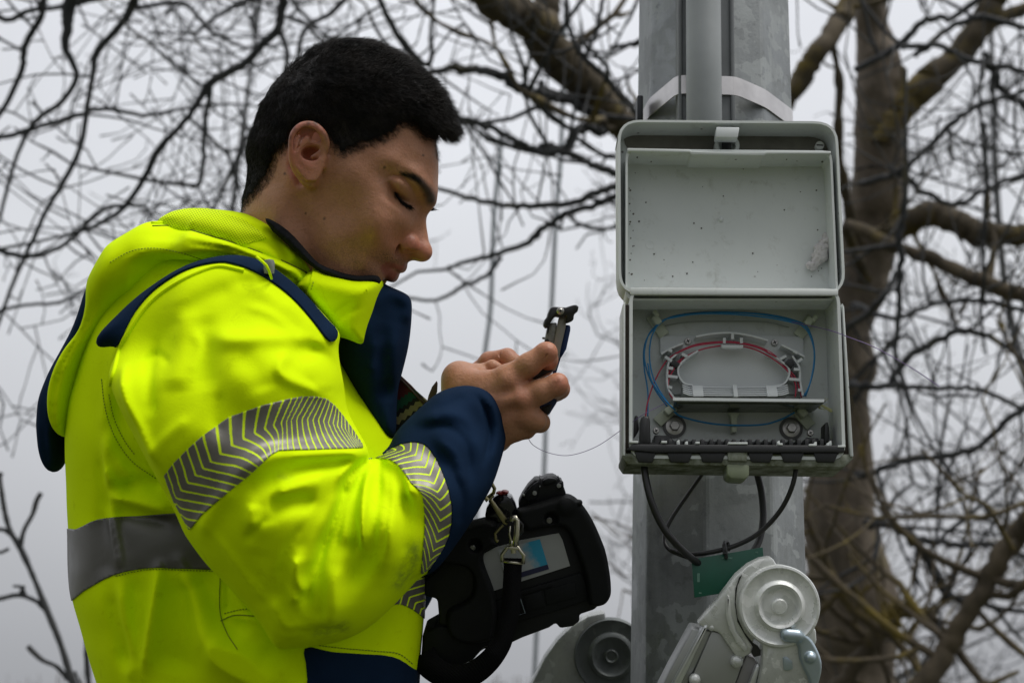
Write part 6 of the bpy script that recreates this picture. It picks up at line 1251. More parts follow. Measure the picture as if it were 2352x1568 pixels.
c = loc(1881, 338, LY1 - .006); Mk = MX @ np.array([[1, 0, 0, c[0]], [0, 1, 0, c[2]], [0, 0, 1, -(LY1 - .008)], [0, 0, 0, 1.]]); mb = MB(); mb.lathe([(.0045, -.004), (.0045, .003), (0, .0032)], Mk, 24); mb.build('slot_screw', mat_simple('pale_plastic', (0.6, 0.62, 0.6), 0.5), LID)
mb = MB(); mb.box(Mk @ np.array([[1, 0, 0, 0], [0, 1, 0, 0], [0, 0, 1, .0032], [0, 0, 0, 1.]]), .007, .0011, .0008); mb.build('screw_slot', M_BLK, LID)
for (x, y, r) in ((1601, 480, .0044), (1735, 484, .0044), (1493, 562, .0048), (1671, 566, .0046), (1848, 566, .0046), (1842, 410, .0046)):
    c = loc(x, y, LY1 - .0025); Mk = MX @ np.array([[1, 0, 0, c[0]], [0, 1, 0, c[2]], [0, 0, 1, -(LY1 - .0025)], [0, 0, 0, 1.]]); mb = MB(); mb.lathe([(r, -.001), (r, .00012), (r - .0003, .0002), (r - .0006, .00012), (0, .0001)], Mk, 32); mb.build('moulding_mark', M_BOX, LID)
c = loc(1655, 505, LY1 - .0025); Mk = MX @ np.array([[1, 0, 0, c[0]], [0, 1, 0, c[2]], [0, 0, 1, -(LY1 - .0025)], [0, 0, 0, 1.]]); mb = MB(); mb.lathe([(.0028, -.001), (.0028, .0006), (.0012, .0022), (0, .0024)], Mk, 20); mb.build('sprue', M_BOX, LID)
mb = MB(); rs = random.Random(5)
for k in range(60):
    px, py = rs.uniform(1455, 1895), rs.uniform(385, 650)
    if k > 26: px, py = (rs.choice((rs.uniform(1445, 1500), rs.uniform(1800, 1905))), rs.uniform(352, 372))
    if k > 44: px, py = rs.uniform(1445, 1455), rs.uniform(400, 640)
    s_ = rs.uniform(.0004, .0011); y = LY1 - .0027 if k <= 26 else (LY0 + .014 if k <= 44 else LY0 + .012); c = LW(loc(px, py, y))[0]
    mb = MB(); mb.lathe([(s_, -s_ * .4), (s_ * .8, s_ * .5), (0, s_ * .6)], frame(c, EX, AX, -EY), 7); mb.build('dirt_speck', M_DIRT, LID)
g = Grid(*[sorted_ for sorted_ in (np.array([-0.022, -0.024, -0.012]), np.array([0.022, 0.024, 0.012]))], 0.0009); rs_ = np.random.RandomState(1)
for k in range(26):
    t = k / 25; g.ell((0.008 - 0.016 * t + rs_.randn() * .003, 0.018 - 0.032 * t + rs_.randn() * .003, rs_.randn() * .002), (0.0045 + .002 * math.sin(3 * t), .0042, .003), 0.002)
fvv, fff = g.mesh(1); fvv = fvv + (np.stack([vnoise(fvv, 900, s_) - .5 for s_ in (1, 2, 3)], 1)) * 0.002
cc = LW(loc(1891, 580, LY1 - 0.006))[0]; mkobj('spider_cocoon', xf(frame(cc, EX, AX, -EY), fvv), fff, mat_simple('white_silk', (0.62, 0.60, 0.60), 0.95, var=0.12, scale=200, bump=0.4), LID)
# ================================================================ cables, tag
M_CBL = mat_simple('cable_black', (0.011, 0.011, 0.012), 0.38, var=0.1)
def cable(pts, r, label, name='cable'):
    P = spline(np.array([LW(loc(a, b, y))[0] for a, b, y in pts]), 10); mb = MB(); mb.tube(P, r, 14); o = mb.build(name, M_CBL, None, True); o['label'] = label; o['category'] = 'cable'; return o
cable([(1484, 1000, BF + .02), (1479, 1040, BF + .018), (1481, 1085, BF + .015), (1494, 1145, BF + .012), (1517, 1200, BF + .015), (1548, 1243, BF + .02), (1592, 1284, BF + .04), (1625, 1305, BF + .06)], .0036, 'thick black cable dropping from the left end of the box to the green tag')
cable([(1832, 1010, BF + .02), (1830, 1060, BF + .018), (1820, 1115, BF + .02), (1792, 1172, BF + .03), (1745, 1222, BF + .04), (1690, 1252, BF + .048), (1630, 1268, BF + .05), (1575, 1272, BF + .06), (1540, 1262, BF + .07)], .0024, 'black cable curving from the right end of the box down to the tag')
cable([(1640, 1045, BF + .075), (1622, 1075, BF + .075), (1580, 1135, BF + .078), (1540, 1195, BF + .080), (1526, 1235, BF + .078), (1538, 1262, BF + .07), (1585, 1282, BF + .062)], .0020, 'thin black cable slanting left behind the thick cable under the box')
cable([(1728, 1040, BF + .08), (1736, 1075, BF + .080), (1749, 1130, BF + .082), (1753, 1190, BF + .082), (1744, 1240, BF + .078), (1725, 1275, BF + .07)], .0036, 'black cable hanging straight down behind the right end of the green tag')
TAG = empty('cable_tag', LW(loc(1670, 1370, BF + .045))[0], 'dark green plastic identification plate tied to the cables under the box', 'tag')
yT = BF + .045; mb = MB(); mb.prism(P2([(1595, 1372), (1760, 1345), (1752, 1256), (1588, 1284)], yT), MX, -yT - 0.0015, -yT + 0.0005, 0.0005)
mb.build('plate', mat_simple('green_plate', (0.003, 0.085, 0.050), 0.35, var=0.15, scale=30), TAG)
mb = MB()
for x, y, w_, h_ in ((1602, 1291, 5, 4), (1738, 1268, 6, 3), (1608, 1361, 6, 3), (1604, 1326, 6, 20), (1670, 1281, 24, 4), (1665, 1352, 4, 5)): mb.prism(P2([(x - w_ / 2, y - h_ / 2), (x + w_ / 2, y - h_ / 2), (x + w_ / 2, y + h_ / 2), (x - w_ / 2, y + h_ / 2)], yT), MX, -yT + 0.0004, -yT + 0.0009)
mb.build('slot', mat_simple('pale_green', (0.10, 0.22, 0.17), 0.6), TAG)
mb = MB(); c = LW(loc(1671, 1262, yT - .004))[0]
P = np.array([loc(1668, 1282, yT - .002), loc(1666, 1262, yT - .006), loc(1664, 1246, yT), loc(1672, 1246, yT + .006), loc(1674, 1264, yT + .004)])
mb.tube(LW(spline(P, 5)), .0018, 6); mb.tube(LW([loc(1664, 1250, yT - .003), loc(1666, 1272, yT - .005)]), .0026, 6); mb.build('cable_tie', M_BLK, TAG)
# ================================================================ ladder
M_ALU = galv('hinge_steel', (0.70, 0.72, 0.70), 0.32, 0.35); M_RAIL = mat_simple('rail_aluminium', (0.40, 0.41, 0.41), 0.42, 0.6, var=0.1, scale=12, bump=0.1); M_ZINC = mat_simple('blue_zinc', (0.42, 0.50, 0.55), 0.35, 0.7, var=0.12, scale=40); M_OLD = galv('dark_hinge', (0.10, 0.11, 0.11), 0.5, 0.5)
LAD = empty('folding_ladder', (W(1790, 1390, .02)[0], W(1790, 1390, .02)[1], 0.0), 'folding metal ladder whose round locking hinges stand either side of the pole foot', 'ladder')
def hz(l): return [(1542.9 + a * .1962, 1260.7 + b * .1962) for a, b in l]
zL = 0.085; kL = 0.966
def PL(pts, z): return [tuple(cf(a, b, z)[:2]) for a, b in pts]
MPF = frame(C0, RT, UP, -FW)                                 # picture frame as a matrix
def plate(mb, pts, z0, z1, bev=0.0008, zz=None): mb.prism(PL(pts, (zz if zz is not None else z1)), MPF, z0, z1, bev)
mb = MB(); plate(mb, hz([(1180, 95), (1040, 120), (900, 190), (760, 310), (600, 520), (400, 760), (300, 880), (480, 960), (560, 980), (780, 1300), (1000, 1190), (960, 1100), (1000, 600), (1300, 300)]), zL - .024, zL - .006, .003)
plate(mb, hz([(650, 520), (680, 560), (700, 760), (760, 960), (900, 1150), (870, 1220), (760, 1100), (670, 930), (630, 760)]), zL - .006, zL - .002, .002); mb.build('hinge_plate', M_ALU, LAD)
c = cf(1790, 1391, zL); tilt = Matrix.Rotation(math.radians(-6), 3, 'X'); ex, ey, ez = [np.array(tilt @ Vector(v)) for v in ((1, 0, 0), (0, 1, 0), (0, 0, 1))]
Mh = MPF @ frame(c, ex * kL, ey * kL, ez * kL)
mb = MB(); mb.lathe([(.0405, -.022), (.0405, .0), (.0395, .0022), (.0375, .0028), (.036, .0018), (.0345, .0010), (.0255, .0012), (.0235, .0036), (.0215, .0050), (.0195, .0042), (.0160, -.0018), (.0130, -.0022), (.0078, -.0020), (.0076, .0030), (.0062, .0045), (0, .0047)], Mh, 64)
plate(mb, hz([(990, 1000), (1150, 1120), (1400, 1050), (1530, 880), (1690, 930), (1700, 1100), (1640, 1160), (1740, 1350), (1720, 1600), (1600, 1640), (1000, 1640), (1060, 1330), (1060, 1100)]), zL - .020, zL + .0008, .003, zL); mb.build('hinge_disc', M_ALU, LAD)
mb = MB(); plate(mb, hz([(820, 300), (770, 420), (748, 620), (770, 800), (850, 970), (960, 1100), (1010, 1130), (1040, 1180), (1040, 1240), (960, 1260), (930, 1200), (950, 1140), (860, 1010), (770, 850), (740, 640), (745, 470), (790, 330)]), zL - .008, zL - .0045, 0, zL - .005); mb.build('gap_shadow_strip', M_BLK, LAD)  # black strip painting the shade in the gap round the disc
mb = MB(); plate(mb, hz([(250, 925), (480, 960), (450, 1010), (130, 1700), (-160, 1700), (-20, 1420)]), zL - .045, zL - .012, .002); mb.build('rail_edge', M_RAIL, LAD)
mb = MB(); plate(mb, hz([(380, 880), (440, 890), (60, 1700), (-60, 1700)]), zL - .02, zL - .004, .003); mb.build('rail_lip', mat_simple('bright_alu', (0.70, 0.72, 0.73), 0.3, 0.7), LAD)
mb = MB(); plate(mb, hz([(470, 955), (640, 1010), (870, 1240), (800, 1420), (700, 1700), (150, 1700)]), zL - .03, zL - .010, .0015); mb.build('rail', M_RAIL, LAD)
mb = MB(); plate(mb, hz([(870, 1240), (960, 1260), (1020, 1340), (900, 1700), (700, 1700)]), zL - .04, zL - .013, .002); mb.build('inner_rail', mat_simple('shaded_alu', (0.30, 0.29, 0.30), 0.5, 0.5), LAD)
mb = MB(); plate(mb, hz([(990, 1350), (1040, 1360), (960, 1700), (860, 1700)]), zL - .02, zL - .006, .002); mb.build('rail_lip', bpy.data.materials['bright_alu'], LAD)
for x, y, r in ((762, 1315, .0062), (270, 1525, .0056), (1110, 1545, .0056), (465, 915, .0034)):
    mb = MB(); q_ = cf(*hz([(x, y)])[0], zL - .008); Mr = MPF @ frame(q_, (1, 0, 0), (0, 1, 0), (0, 0, 1)); mb.lathe([(r, -.003), (r, .0004), (r * .9, r * .35), (r * .6, r * .62), (0, r * .72)], Mr, 24); mb.build('rivet', M_ALU, LAD)
g = Grid((cf(1790, 0, zL)[0], cf(0, 1620, zL)[1], zL - .02), (cf(1900, 0, zL)[0], cf(0, 1440, zL)[1], zL + .02), 0.0008)
LATCH = hz([(1310, 1010), (1330, 975), (1400, 958), (1490, 962), (1560, 985), (1640, 1060), (1710, 1190), (1752, 1320), (1745, 1450), (1715, 1560), (1690, 1680), (1640, 1680), (1600, 1520), (1540, 1400), (1490, 1270), (1478, 1150), (1440, 1095), (1380, 1085), (1325, 1060)])
pillow(g, LATCH, zL + .002, .0045, .003, zL + .002, bl=0, per=2); g.chain([cf(*hz([(1350, 1000)])[0], zL + .006), cf(*hz([(1460, 1010)])[0], zL + .006)], .0065, .003); g.ell(cf(*hz([(1618, 1262)])[0], zL + .006), (.0055, .0055, .006), .0008)
lv2, lf2 = g.mesh(1); mkobj('latch', toW(lv2), lf2, M_ZINC, LAD)
mb = MB(); plate(mb, hz([(1268, 1118), (1345, 1112), (1362, 1240), (1385, 1440), (1300, 1448), (1275, 1250)]), zL - .006, zL - .0032, 0, zL - .003); mb.build('latch_slot', M_BLK, LAD)
mb = MB(); plate(mb, hz([(1290, 1250), (1340, 1245), (1400, 1300), (1405, 1385), (1345, 1405), (1300, 1400)]), zL - .006, zL + .003, .001, zL - .003); mb.build('latch_pin', M_ZINC, LAD)
# rear hinge, beyond the pole
zR = -0.30
c = cf(1404, 1506, zR); Mh2 = MPF @ frame(c, ex, ey, ez); k_ = 1.12
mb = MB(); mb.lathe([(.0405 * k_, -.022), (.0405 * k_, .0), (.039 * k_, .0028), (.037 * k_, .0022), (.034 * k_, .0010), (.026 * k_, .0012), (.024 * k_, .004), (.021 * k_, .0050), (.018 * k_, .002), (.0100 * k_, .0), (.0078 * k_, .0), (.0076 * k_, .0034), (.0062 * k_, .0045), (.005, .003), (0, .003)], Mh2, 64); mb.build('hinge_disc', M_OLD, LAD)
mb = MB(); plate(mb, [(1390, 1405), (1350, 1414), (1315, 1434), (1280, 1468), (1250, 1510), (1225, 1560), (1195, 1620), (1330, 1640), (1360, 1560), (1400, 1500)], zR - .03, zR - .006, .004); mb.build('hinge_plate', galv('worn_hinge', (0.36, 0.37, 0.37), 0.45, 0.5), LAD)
mb = MB(); plate(mb, [(1225, 1560), (1330, 1600), (1250, 1800), (1110, 1800)], zR - .04, zR - .012, .002); mb.build('rail', M_RAIL, LAD)
# lower rails to the ground and rungs between them
for pa, pb_ in ((cf(1560, 1620, zL - .03), cf(1200, 1620, zR - .03)),):
    A = toW(pa)[0]; B = toW(pb_)[0]; dA = np.array([-0.32, 0.05, -1.0]); tA = (A[2] - .02) / 1.0; A2 = A + dA * tA; B2 = B + dA * ((B[2] - .02) / 1.0)
    for s_, t_ in ((A, A2), (B, B2)):
        mb = MB(); mb.tube([s_, t_], .028, 4); mb.build('rail', M_RAIL, LAD)
    for k in range(4):
        t = 0.12 + k * 0.25; mb = MB(); mb.tube([A + (A2 - A) * t, B + (B2 - B) * t], .014, 12); mb.build('rung', M_RAIL, LAD)
# fibre held between tool and box
P = spline(np.array([W(1210, 1000, .03), W(1225, 1022, .03), W(1262, 1040, .03), W(1310, 1045, .03), W(1370, 1025, .03), W(1430, 985, .03), LW(loc(1480, 950, BF + .02))[0], LW(loc(1530, 925, YB_ - .02))[0]]), 10)
mb = MB(); mb.tube(P, .00032, 5); o = mb.build('loose_fibre', M_FV, None, True); o['label'] = 'hair thin violet fibre sagging from the hand to the open box'; o['category'] = 'fibre'
# ================================================================ splicing device hanging from its strap
M_RUB = mat_simple('black_rubber', (0.010, 0.011, 0.0115), 0.62, var=0.15, scale=30, bump=0.1); M_RUB.node_tree.nodes['Principled BSDF'].inputs['Specular IOR Level'].default_value = 0.12
M_GLOSS = mat_simple('gloss_black', (0.006, 0.006, 0.008), 0.15, var=0.1); M_CASE = mat_simple('dark_case', (0.008, 0.009, 0.011), 0.45, spec=0.25, var=0.1, bump=0.1)
M_NICK = mat_simple('nickel', (0.55, 0.52, 0.42), 0.28, 0.95, var=0.1)
def r1(l): return [(893.8 + a * .3401, 1034.9 + b * .3401) for a, b in l]
zD = 0.0
DEV = empty('splicing_device', toW(cf(1190, 1470, zD))[0], 'black rubber cased splicing device with a silver label, hanging tilted below the hands', 'splicer')
RIGHT = r1([(862, 408), (930, 372), (1020, 348), (1100, 322), (1180, 305), (1235, 312), (1290, 352), (1350, 430), (1395, 510), (1430, 590), (1462, 670), (1482, 750), (1500, 860), (1506, 940), (1502, 990), (1470, 1040), (1420, 1060), (1360, 1058), (1335, 1000), (1325, 900), (1300, 800), (1262, 690), (1225, 590), (1195, 540), (1150, 515), (1080, 520), (1010, 535), (960, 548), (925, 545), (905, 520), (885, 500), (862, 480)])
LEFT = r1([(480, 515), (560, 490), (640, 466), (700, 470), (735, 500), (718, 540), (712, 580), (738, 610), (742, 640), (705, 662), (655, 688), (641, 730), (655, 790), (690, 880), (722, 980), (735, 1100), (720, 1200), (700, 1280), (620, 1308), (540, 1312), (460, 1295), (405, 1250), (378, 1180), (378, 1110), (410, 1060), (470, 1035), (520, 1005), (556, 950), (562, 880), (545, 825), (505, 792), (420, 775), (350, 765), (300, 740), (300, 650), (390, 580)])
g = Grid((sx(935), sy(1500), -0.075), (sx(1425), sy(1120), 0.06), 0.0016)
pillow(g, RIGHT, zD + .02, .026, .0052, zD, bl=0, per=2); pillow(g, LEFT, zD + .02, .026, .0052, zD, bl=0, per=2)
g.ell(cf(*r1([(1192, 378)])[0], zD + .022), (.0098, .0098, .0085), .001)
for x, y in ((1095, 462), (580, 640)): q_ = cf(*r1([(x, y)])[0], zD + .026); g.ell(q_, (.0066, .0066, .010), .0015, carve=True)
g.ell(cf(*r1([(1282, 348)])[0], zD + .015), (.004, .003, .012), .001)
# recessed grip lines in the right bumper
g.chain([cf(*r1([(1230, 640)])[0], zD + .027), cf(*r1([(1300, 780)])[0], zD + .027), cf(*r1([(1350, 990)])[0], zD + .027)], .0015, .001, carve=True)
dv, df = g.mesh(1); mkobj('rubber_bumper', toW(dv), df, M_RUB, DEV)
CORE = r1([(540, 520), (760, 480), (900, 420), (1180, 330), (1260, 400), (1400, 700), (1440, 1000), (1395, 1070), (1280, 1108), (1292, 1150), (1240, 1186), (1150, 1200), (1130, 1160), (1080, 1195), (900, 1262), (820, 1300), (640, 1340), (460, 1460), (330, 1470), (215, 1400), (222, 1300), (225, 1232), (340, 1168), (325, 1000), (235, 980), (238, 880), (330, 800), (400, 640)])
def pl(mb, pts, z0, z1, bev=0.0008): mb.prism([tuple(cf(a, b, z1)[:2]) for a, b in pts], MPF, z0, z1, bev)
mb = MB(); pl(mb, CORE, zD - .06, zD + .012, .003); mb.build('case', M_CASE, DEV)
mb = MB(); pl(mb, r1([(720, 1010), (880, 945), (1300, 820), (1330, 900), (1345, 1010), (1100, 1090), (820, 1170), (730, 1150)]), zD + .01, zD + .016, .002); pl(mb, r1([(900, 960), (1105, 905), (1100, 915), (905, 972)]), zD + .015, zD + .0175, .0005); pl(mb, r1([(1045, 940), (1255, 880), (1270, 985), (1065, 1045)]), zD + .015, zD + .0172, .001); pl(mb, r1([(905, 980), (1030, 945), (1050, 1050), (925, 1085)]), zD + .015, zD + .0172, .001)
mb.build('front_panel', M_RUB, DEV)
q = NT('silver_label', (0.34, 0.35, 0.37), 0.42, 0.35); q.col(q.mix(q.map(q.noise(12, 3), .3, .7), (0.30, 0.31, 0.33), (0.40, 0.41, 0.43))); q.bump(q.noise(900, 2), 0.1, .0003)
mb = MB(); pl(mb, r1([(630, 700), (720, 650), (900, 600), (1145, 555), (1170, 600), (1222, 776), (890, 882), (705, 945), (650, 800)]), zD + .008, zD + .0135, 0); mb.build('label_plate', q.m, DEV)
# picture card on the plate: pale sky fading to cyan blue, navy strip
CARD = r1([(750, 665), (1005, 594), (1025, 600), (1080, 788), (1070, 800), (790, 885), (775, 880)]); V = [tuple(toW(cf(a, b, zD + .0142))[0]) for a, b in CARD]
q = NT('printed_card', (0.4, 0.4, 0.42), 0.35); uvx = q.attr('cx'); nz = q.noise(70, 4, 0.6)
c_ = q.mix(q.map(q.math('ADD', uvx, q.math('MULTIPLY', q.math('SUBTRACT', nz, 0.5), 0.9)), 0.50, 0.85), (0.36, 0.38, 0.40), (0.02, 0.28, 0.46)); c_ = q.mix(q.map(q.attr('cy'), 0.155, 0.165), (0.012, 0.014, 0.06), c_); q.col(c_)
A_ = np.array([list(p) for p in CARD]); o_ = np.array(CARD[-1]); ux = np.array(CARD[4]) - o_; uy = np.array(CARD[0]) - o_
cx = ((A_ - o_) @ ux) / (ux @ ux); cy = ((A_ - o_) @ uy) / (uy @ uy)
# subdivide so the attributes interpolate evenly
gx = np.linspace(0, 1, 12); P00, P10, P11, P01 = [np.array(cf(*p, zD + .0142)) for p in (r1([(790, 885)])[0], r1([(1080, 798)])[0], r1([(1018, 596)])[0], r1([(735, 668)])[0])]
VV = [(1 - a) * (1 - b) * P00 + a * (1 - b) * P10 + a * b * P11 + (1 - a) * b * P01 for b in gx for a in gx]; FF = np.array([(j * 12 + i, j * 12 + i + 1, (j + 1) * 12 + i + 1, (j + 1) * 12 + i) for j in range(11) for i in range(11)])
mkobj('printed_card', toW(np.array(VV)), FF, q.m, DEV, False, attrs=dict(cx=[a for b in gx for a in gx], cy=[b for b in gx for a in gx]))
# warning triangle outline
tri = r1([(868, 1000), (885, 995), (918, 1095), (862, 1112)]); mb = MB(); mb.tube([toW(cf(a, b, zD + .018))[0] for a, b in tri], .0006, 4, closed=True); mb.tube([toW(cf(*p, zD + .018))[0] for p in r1([(865, 1062), (882, 1050), (876, 1040), (868, 1046)])], .0005, 4); mb.build('warning_mark', mat_simple('print_grey', (0.12, 0.15, 0.17), 0.6), DEV)
# wind cover and clamps on top
mb = MB(); pl(mb, r1([(640, 480), (655, 400), (700, 320), (770, 290), (800, 292), (830, 320), (870, 400), (860, 470), (800, 500)]), zD - .03, zD + .012, .006); mb.build('screen_housing', M_GLOSS, DEV)
mb = MB(); pl(mb, r1([(715, 292), (745, 276), (752, 284), (770, 270), (806, 276), (808, 290), (760, 300)]), zD - .01, zD + .008, .0015); mb.build('red_catch', mat_simple('red_plastic', (0.28, 0.02, 0.02), 0.4), DEV)
mb = MB(); pl(mb, r1([(870, 360), (900, 300), (940, 240), (985, 195), (1020, 188), (1030, 200), (1060, 175), (1110, 172), (1148, 190), (1150, 205), (1170, 205), (1178, 240), (1200, 300), (1180, 330), (1020, 360), (880, 400)]), zD - .035, zD + .006, .003)
pl(mb, r1([(1035, 200), (1075, 182), (1120, 184), (1140, 205), (1090, 225), (1050, 240)]), zD, zD + .012, .002); pl(mb, r1([(1148, 212), (1176, 206), (1180, 240), (1160, 262), (1140, 250)]), zD, zD + .010, .001); pl(mb, r1([(905, 300), (960, 235), (1010, 200), (1020, 215), (1000, 330), (930, 350)]), zD, zD + .010, .002); mb.build('wind_cover', M_CASE, DEV)
mb = MB()
for x, y, r in ((1147, 235, .0022), (983, 285, .0022), (910, 298, .0011), (1018, 240, .0007)): q_ = cf(*r1([(x, y)])[0], zD + .011); mb.lathe([(r, -.003), (r, .0002), (0, .0005)], MPF @ frame(q_, (1, 0, 0), (0, 1, 0), (0, 0, 1)), 16)
mb.build('pin', mat_simple('pin_grey', (0.30, 0.31, 0.31), 0.4, 0.3), DEV)
for x, y in ((1081, 470), (563, 655)):
    mb = MB(); q_ = cf(*r1([(x, y)])[0], zD + .0200); Mq = MPF @ frame(q_, (1, 0, 0), (0, 1, 0), (0, 0, 1)); mb.lathe([(.0030, -.003), (.0030, .001), (.0024, .0014), (.0022, .0004), (.0010, .0003), (.0008, .0012), (0, .0013)], Mq, 20); mb.build('screw', mat_simple('dull_screw', (0.22, 0.22, 0.21), 0.35, 0.8), DEV)
# battery under the device
mb = MB(); pl(mb, r1([(232, 1240), (340, 1175), (800, 1290), (640, 1330), (560, 1420), (440, 1470), (330, 1480), (225, 1400)]), zD - .05, zD + .02, .004); mb.build('battery', M_RUB, DEV)
# ---- shoulder strap with snap hooks
STP = empty('carrying_strap', toW(cf(1178, 1250, .04))[0], 'black webbing strap with nickel snap hook clipped to the device', 'strap')
q = NT('webbing', (0.005, 0.005, 0.006), 0.8, 0, 0.1); wv = q.n('ShaderNodeTexWave'); wv.inputs['Scale'].default_value = 260; wv.bands_direction = 'DIAGONAL'; q.l(q.coord(), wv.inputs['Vector']); q.bump(wv.outputs['Fac'], 0.5, .0006)
CL = spline(np.array([(1178, 1281, 42), (1177, 1320, 42), (1172, 1400, 44), (1162, 1440, 44), (1150, 1480, 46), (1120, 1520, 52), (1080, 1548, 56), (1030, 1552, 58), (990, 1530, 60), (970, 1500, 62)], float), 8)
def strip(CLp, z, th, mat, name, parent):
    P = CLp[:, :2]; T_ = np.gradient(P, axis=0); T_ /= np.linalg.norm(T_, axis=1)[:, None]; N_ = np.stack([-T_[:, 1], T_[:, 0]], 1); hw = CLp[:, 2:3] / 2; zz = np.broadcast_to(z, (len(P),)); L_ = P + N_ * hw; R_ = P - N_ * hw; n = len(P); V = []
    for S_, dz in ((L_, 0), (R_, 0), (L_, -th), (R_, -th)): V += [cf(a, b, z_ + dz) for (a, b), z_ in zip(S_, zz)]
    F = []
    for i in range(n - 1): F += [(i, i + 1, n + i + 1, n + i), (2 * n + i, 3 * n + i, 3 * n + i + 1, 2 * n + i + 1), (i, 2 * n + i, 2 * n + i + 1, i + 1), (n + i, n + i + 1, 3 * n + i + 1, 3 * n + i)]
    F += [(0, n, 3 * n, 2 * n), (n - 1, 3 * n - 1, 4 * n - 1, 2 * n - 1)]; return mkobj(name, toW(np.array(V)), F, mat, parent)
zz = np.interp(np.arange(len(CL)), [0, len(CL) * .5, len(CL) - 1], [.046, .050, .02]); strip(CL, zz, .0022, q.m, 'webbing', STP)
mb = MB(); pt = lambda l, z: [toW(cf(*p, z))[0] for p in r1(l)]
mb.tube(pt([(765, 748), (762, 700), (800, 650), (830, 645), (870, 652), (910, 705), (906, 762)], .047), .0019, 8); mb.tube(pt([(768, 745), (905, 762)], .0455), .0016, 8)
mb.build('strap_loop', M_NICK, STP, True)
mb = MB(); pl(mb, r1([(806, 646), (876, 650), (872, 672), (810, 668)]), .044, .052, .001); mb.tube(pt([(838, 660), (840, 690)], .048), .0028, 10); mb.build('swivel', M_NICK, STP)
mb = MB(); mb.tube(pt([(850, 640), (862, 560), (864, 470), (852, 450), (835, 455), (822, 475)], .050), [.0034, .0032, .0030, .0027, .0026, .0022], 10); mb.tube(pt([(818, 505), (812, 560), (822, 600), (838, 615)], .050), .0011, 8); mb.tube(pt([(828, 605), (832, 650)], .049), .0026, 8); mb.build('snap_hook', M_NICK, STP, True)
mb = MB(); mb.tube(pt([(790, 485), (805, 462), (840, 460), (872, 472), (900, 500), (898, 545), (870, 572), (850, 570)], .044), .0019, 8); mb.build('ring', mat_simple('dark_ring', (0.03, 0.03, 0.03), 0.3, 0.6), STP, True)
mb = MB(); pl(mb, r1([(668, 340), (690, 322), (812, 480), (795, 505), (770, 492)]), .034, .041, .0012); mb.tube(pt([(668, 335), (650, 318), (645, 330)], .038), .0026, 8); mb.tube(pt([(705, 300), (672, 330)], .038), .0016, 8); mb.tube(pt([(660, 205), (690, 215), (712, 255), (705, 285), (680, 305), (662, 318)], .036), .0019, 8); mb.tube(pt([(770, 500), (740, 530), (716, 560), (722, 600), (735, 612)], .038), .0016, 8)
mb.build('snap_hook', mat_simple('olive_brass', (0.28, 0.25, 0.13), 0.3, 0.9), STP)
# ================================================================ fibre holder in the hand
def r5(l): return [(1204.2 + a * .18, 686.8 + b * .18) for a, b in l]
TL = empty('fibre_clamp_tool', toW(cf(1270, 850, .03))[0], 'small steel and blue clamp tool held upright between his fingers', 'tool')
M_PLT = mat_simple('brushed_plate', (0.28, 0.27, 0.25), 0.4, 0.5, var=0.08, scale=60, bump=0.05); M_BLUE = mat_simple('blue_body', (0.006, 0.028, 0.12), 0.38, var=0.1); M_TB = mat_simple('tool_black', (0.010, 0.009, 0.011), 0.4, var=0.2)
mb = MB(); pl(mb, r5([(440, 235), (500, 232), (530, 203), (541, 212), (530, 350), (500, 480), (470, 600), (440, 760), (418, 870), (400, 908), (375, 916), (320, 908), (330, 830), (368, 630), (400, 450), (418, 330)]), .030, .0335, .0006); mb.build('side_plate', M_PLT, TL)
mb = MB(); pl(mb, r5([(325, 305), (415, 300), (415, 440), (375, 620), (330, 840), (220, 890), (255, 560), (285, 400)]), .010, .0305, .001); pl(mb, r5([(300, 560), (375, 545), (370, 590), (350, 610)]), .028, .032, .0005); pl(mb, r5([(228, 485), (262, 482), (262, 514), (230, 510)]), .018, .026, .0006); mb.build('bracket', mat_simple('worn_steel', (0.24, 0.24, 0.23), 0.38, 0.6, var=0.25, scale=300), TL)
mb = MB(); pl(mb, r5([(290, 355), (320, 340), (312, 420), (292, 450)]), .029, .0312, .0003); pl(mb, r5([(262, 520), (300, 505), (320, 530), (300, 545), (265, 548)]), .027, .0318, .0005); mb.build('slot', M_TB, TL)
mb = MB(); pl(mb, r5([(520, 325), (575, 332), (591, 345), (588, 400), (560, 530), (536, 640), (500, 700), (462, 760), (445, 757), (455, 680), (470, 600), (500, 470)]), .004, .026, .0015); pl(mb, r5([(250, 1300), (300, 1300), (500, 640), (470, 600)]), -.002, .006, .001); pl(mb, r5([(170, 1395), (178, 1325), (240, 1290), (380, 1232), (410, 1250), (421, 1312), (375, 1385), (325, 1465), (285, 1492), (250, 1482), (210, 1440)]), .004, .034, .0018); mb.build('blue_body', M_BLUE, TL)
mb = MB(); pl(mb, r5([(95, 1005), (100, 980), (150, 930), (200, 890), (330, 840), (325, 905), (380, 915), (300, 950), (150, 1030), (110, 1028)]), .0, .036, .0015); mb.build('grip', M_TB, TL); mb = MB(); pl(mb, r5([(200, 1390), (300, 1350), (360, 1345), (320, 1450), (285, 1480), (245, 1470)]), .03, .037, .001); mb.build('grip', M_TB, TL)
mb = MB(); pl(mb, r5([(300, 190), (330, 120), (358, 95), (440, 100), (530, 105), (600, 82), (650, 68), (688, 85), (696, 115), (680, 160), (640, 195), (632, 225), (635, 262), (600, 288), (530, 318), (538, 215), (500, 228), (440, 236), (400, 215), (370, 250), (320, 320), (290, 370), (272, 372), (238, 338), (262, 262), (296, 228)]), .010, .042, .002); mb.build('clamp_arm', M_TB, TL)
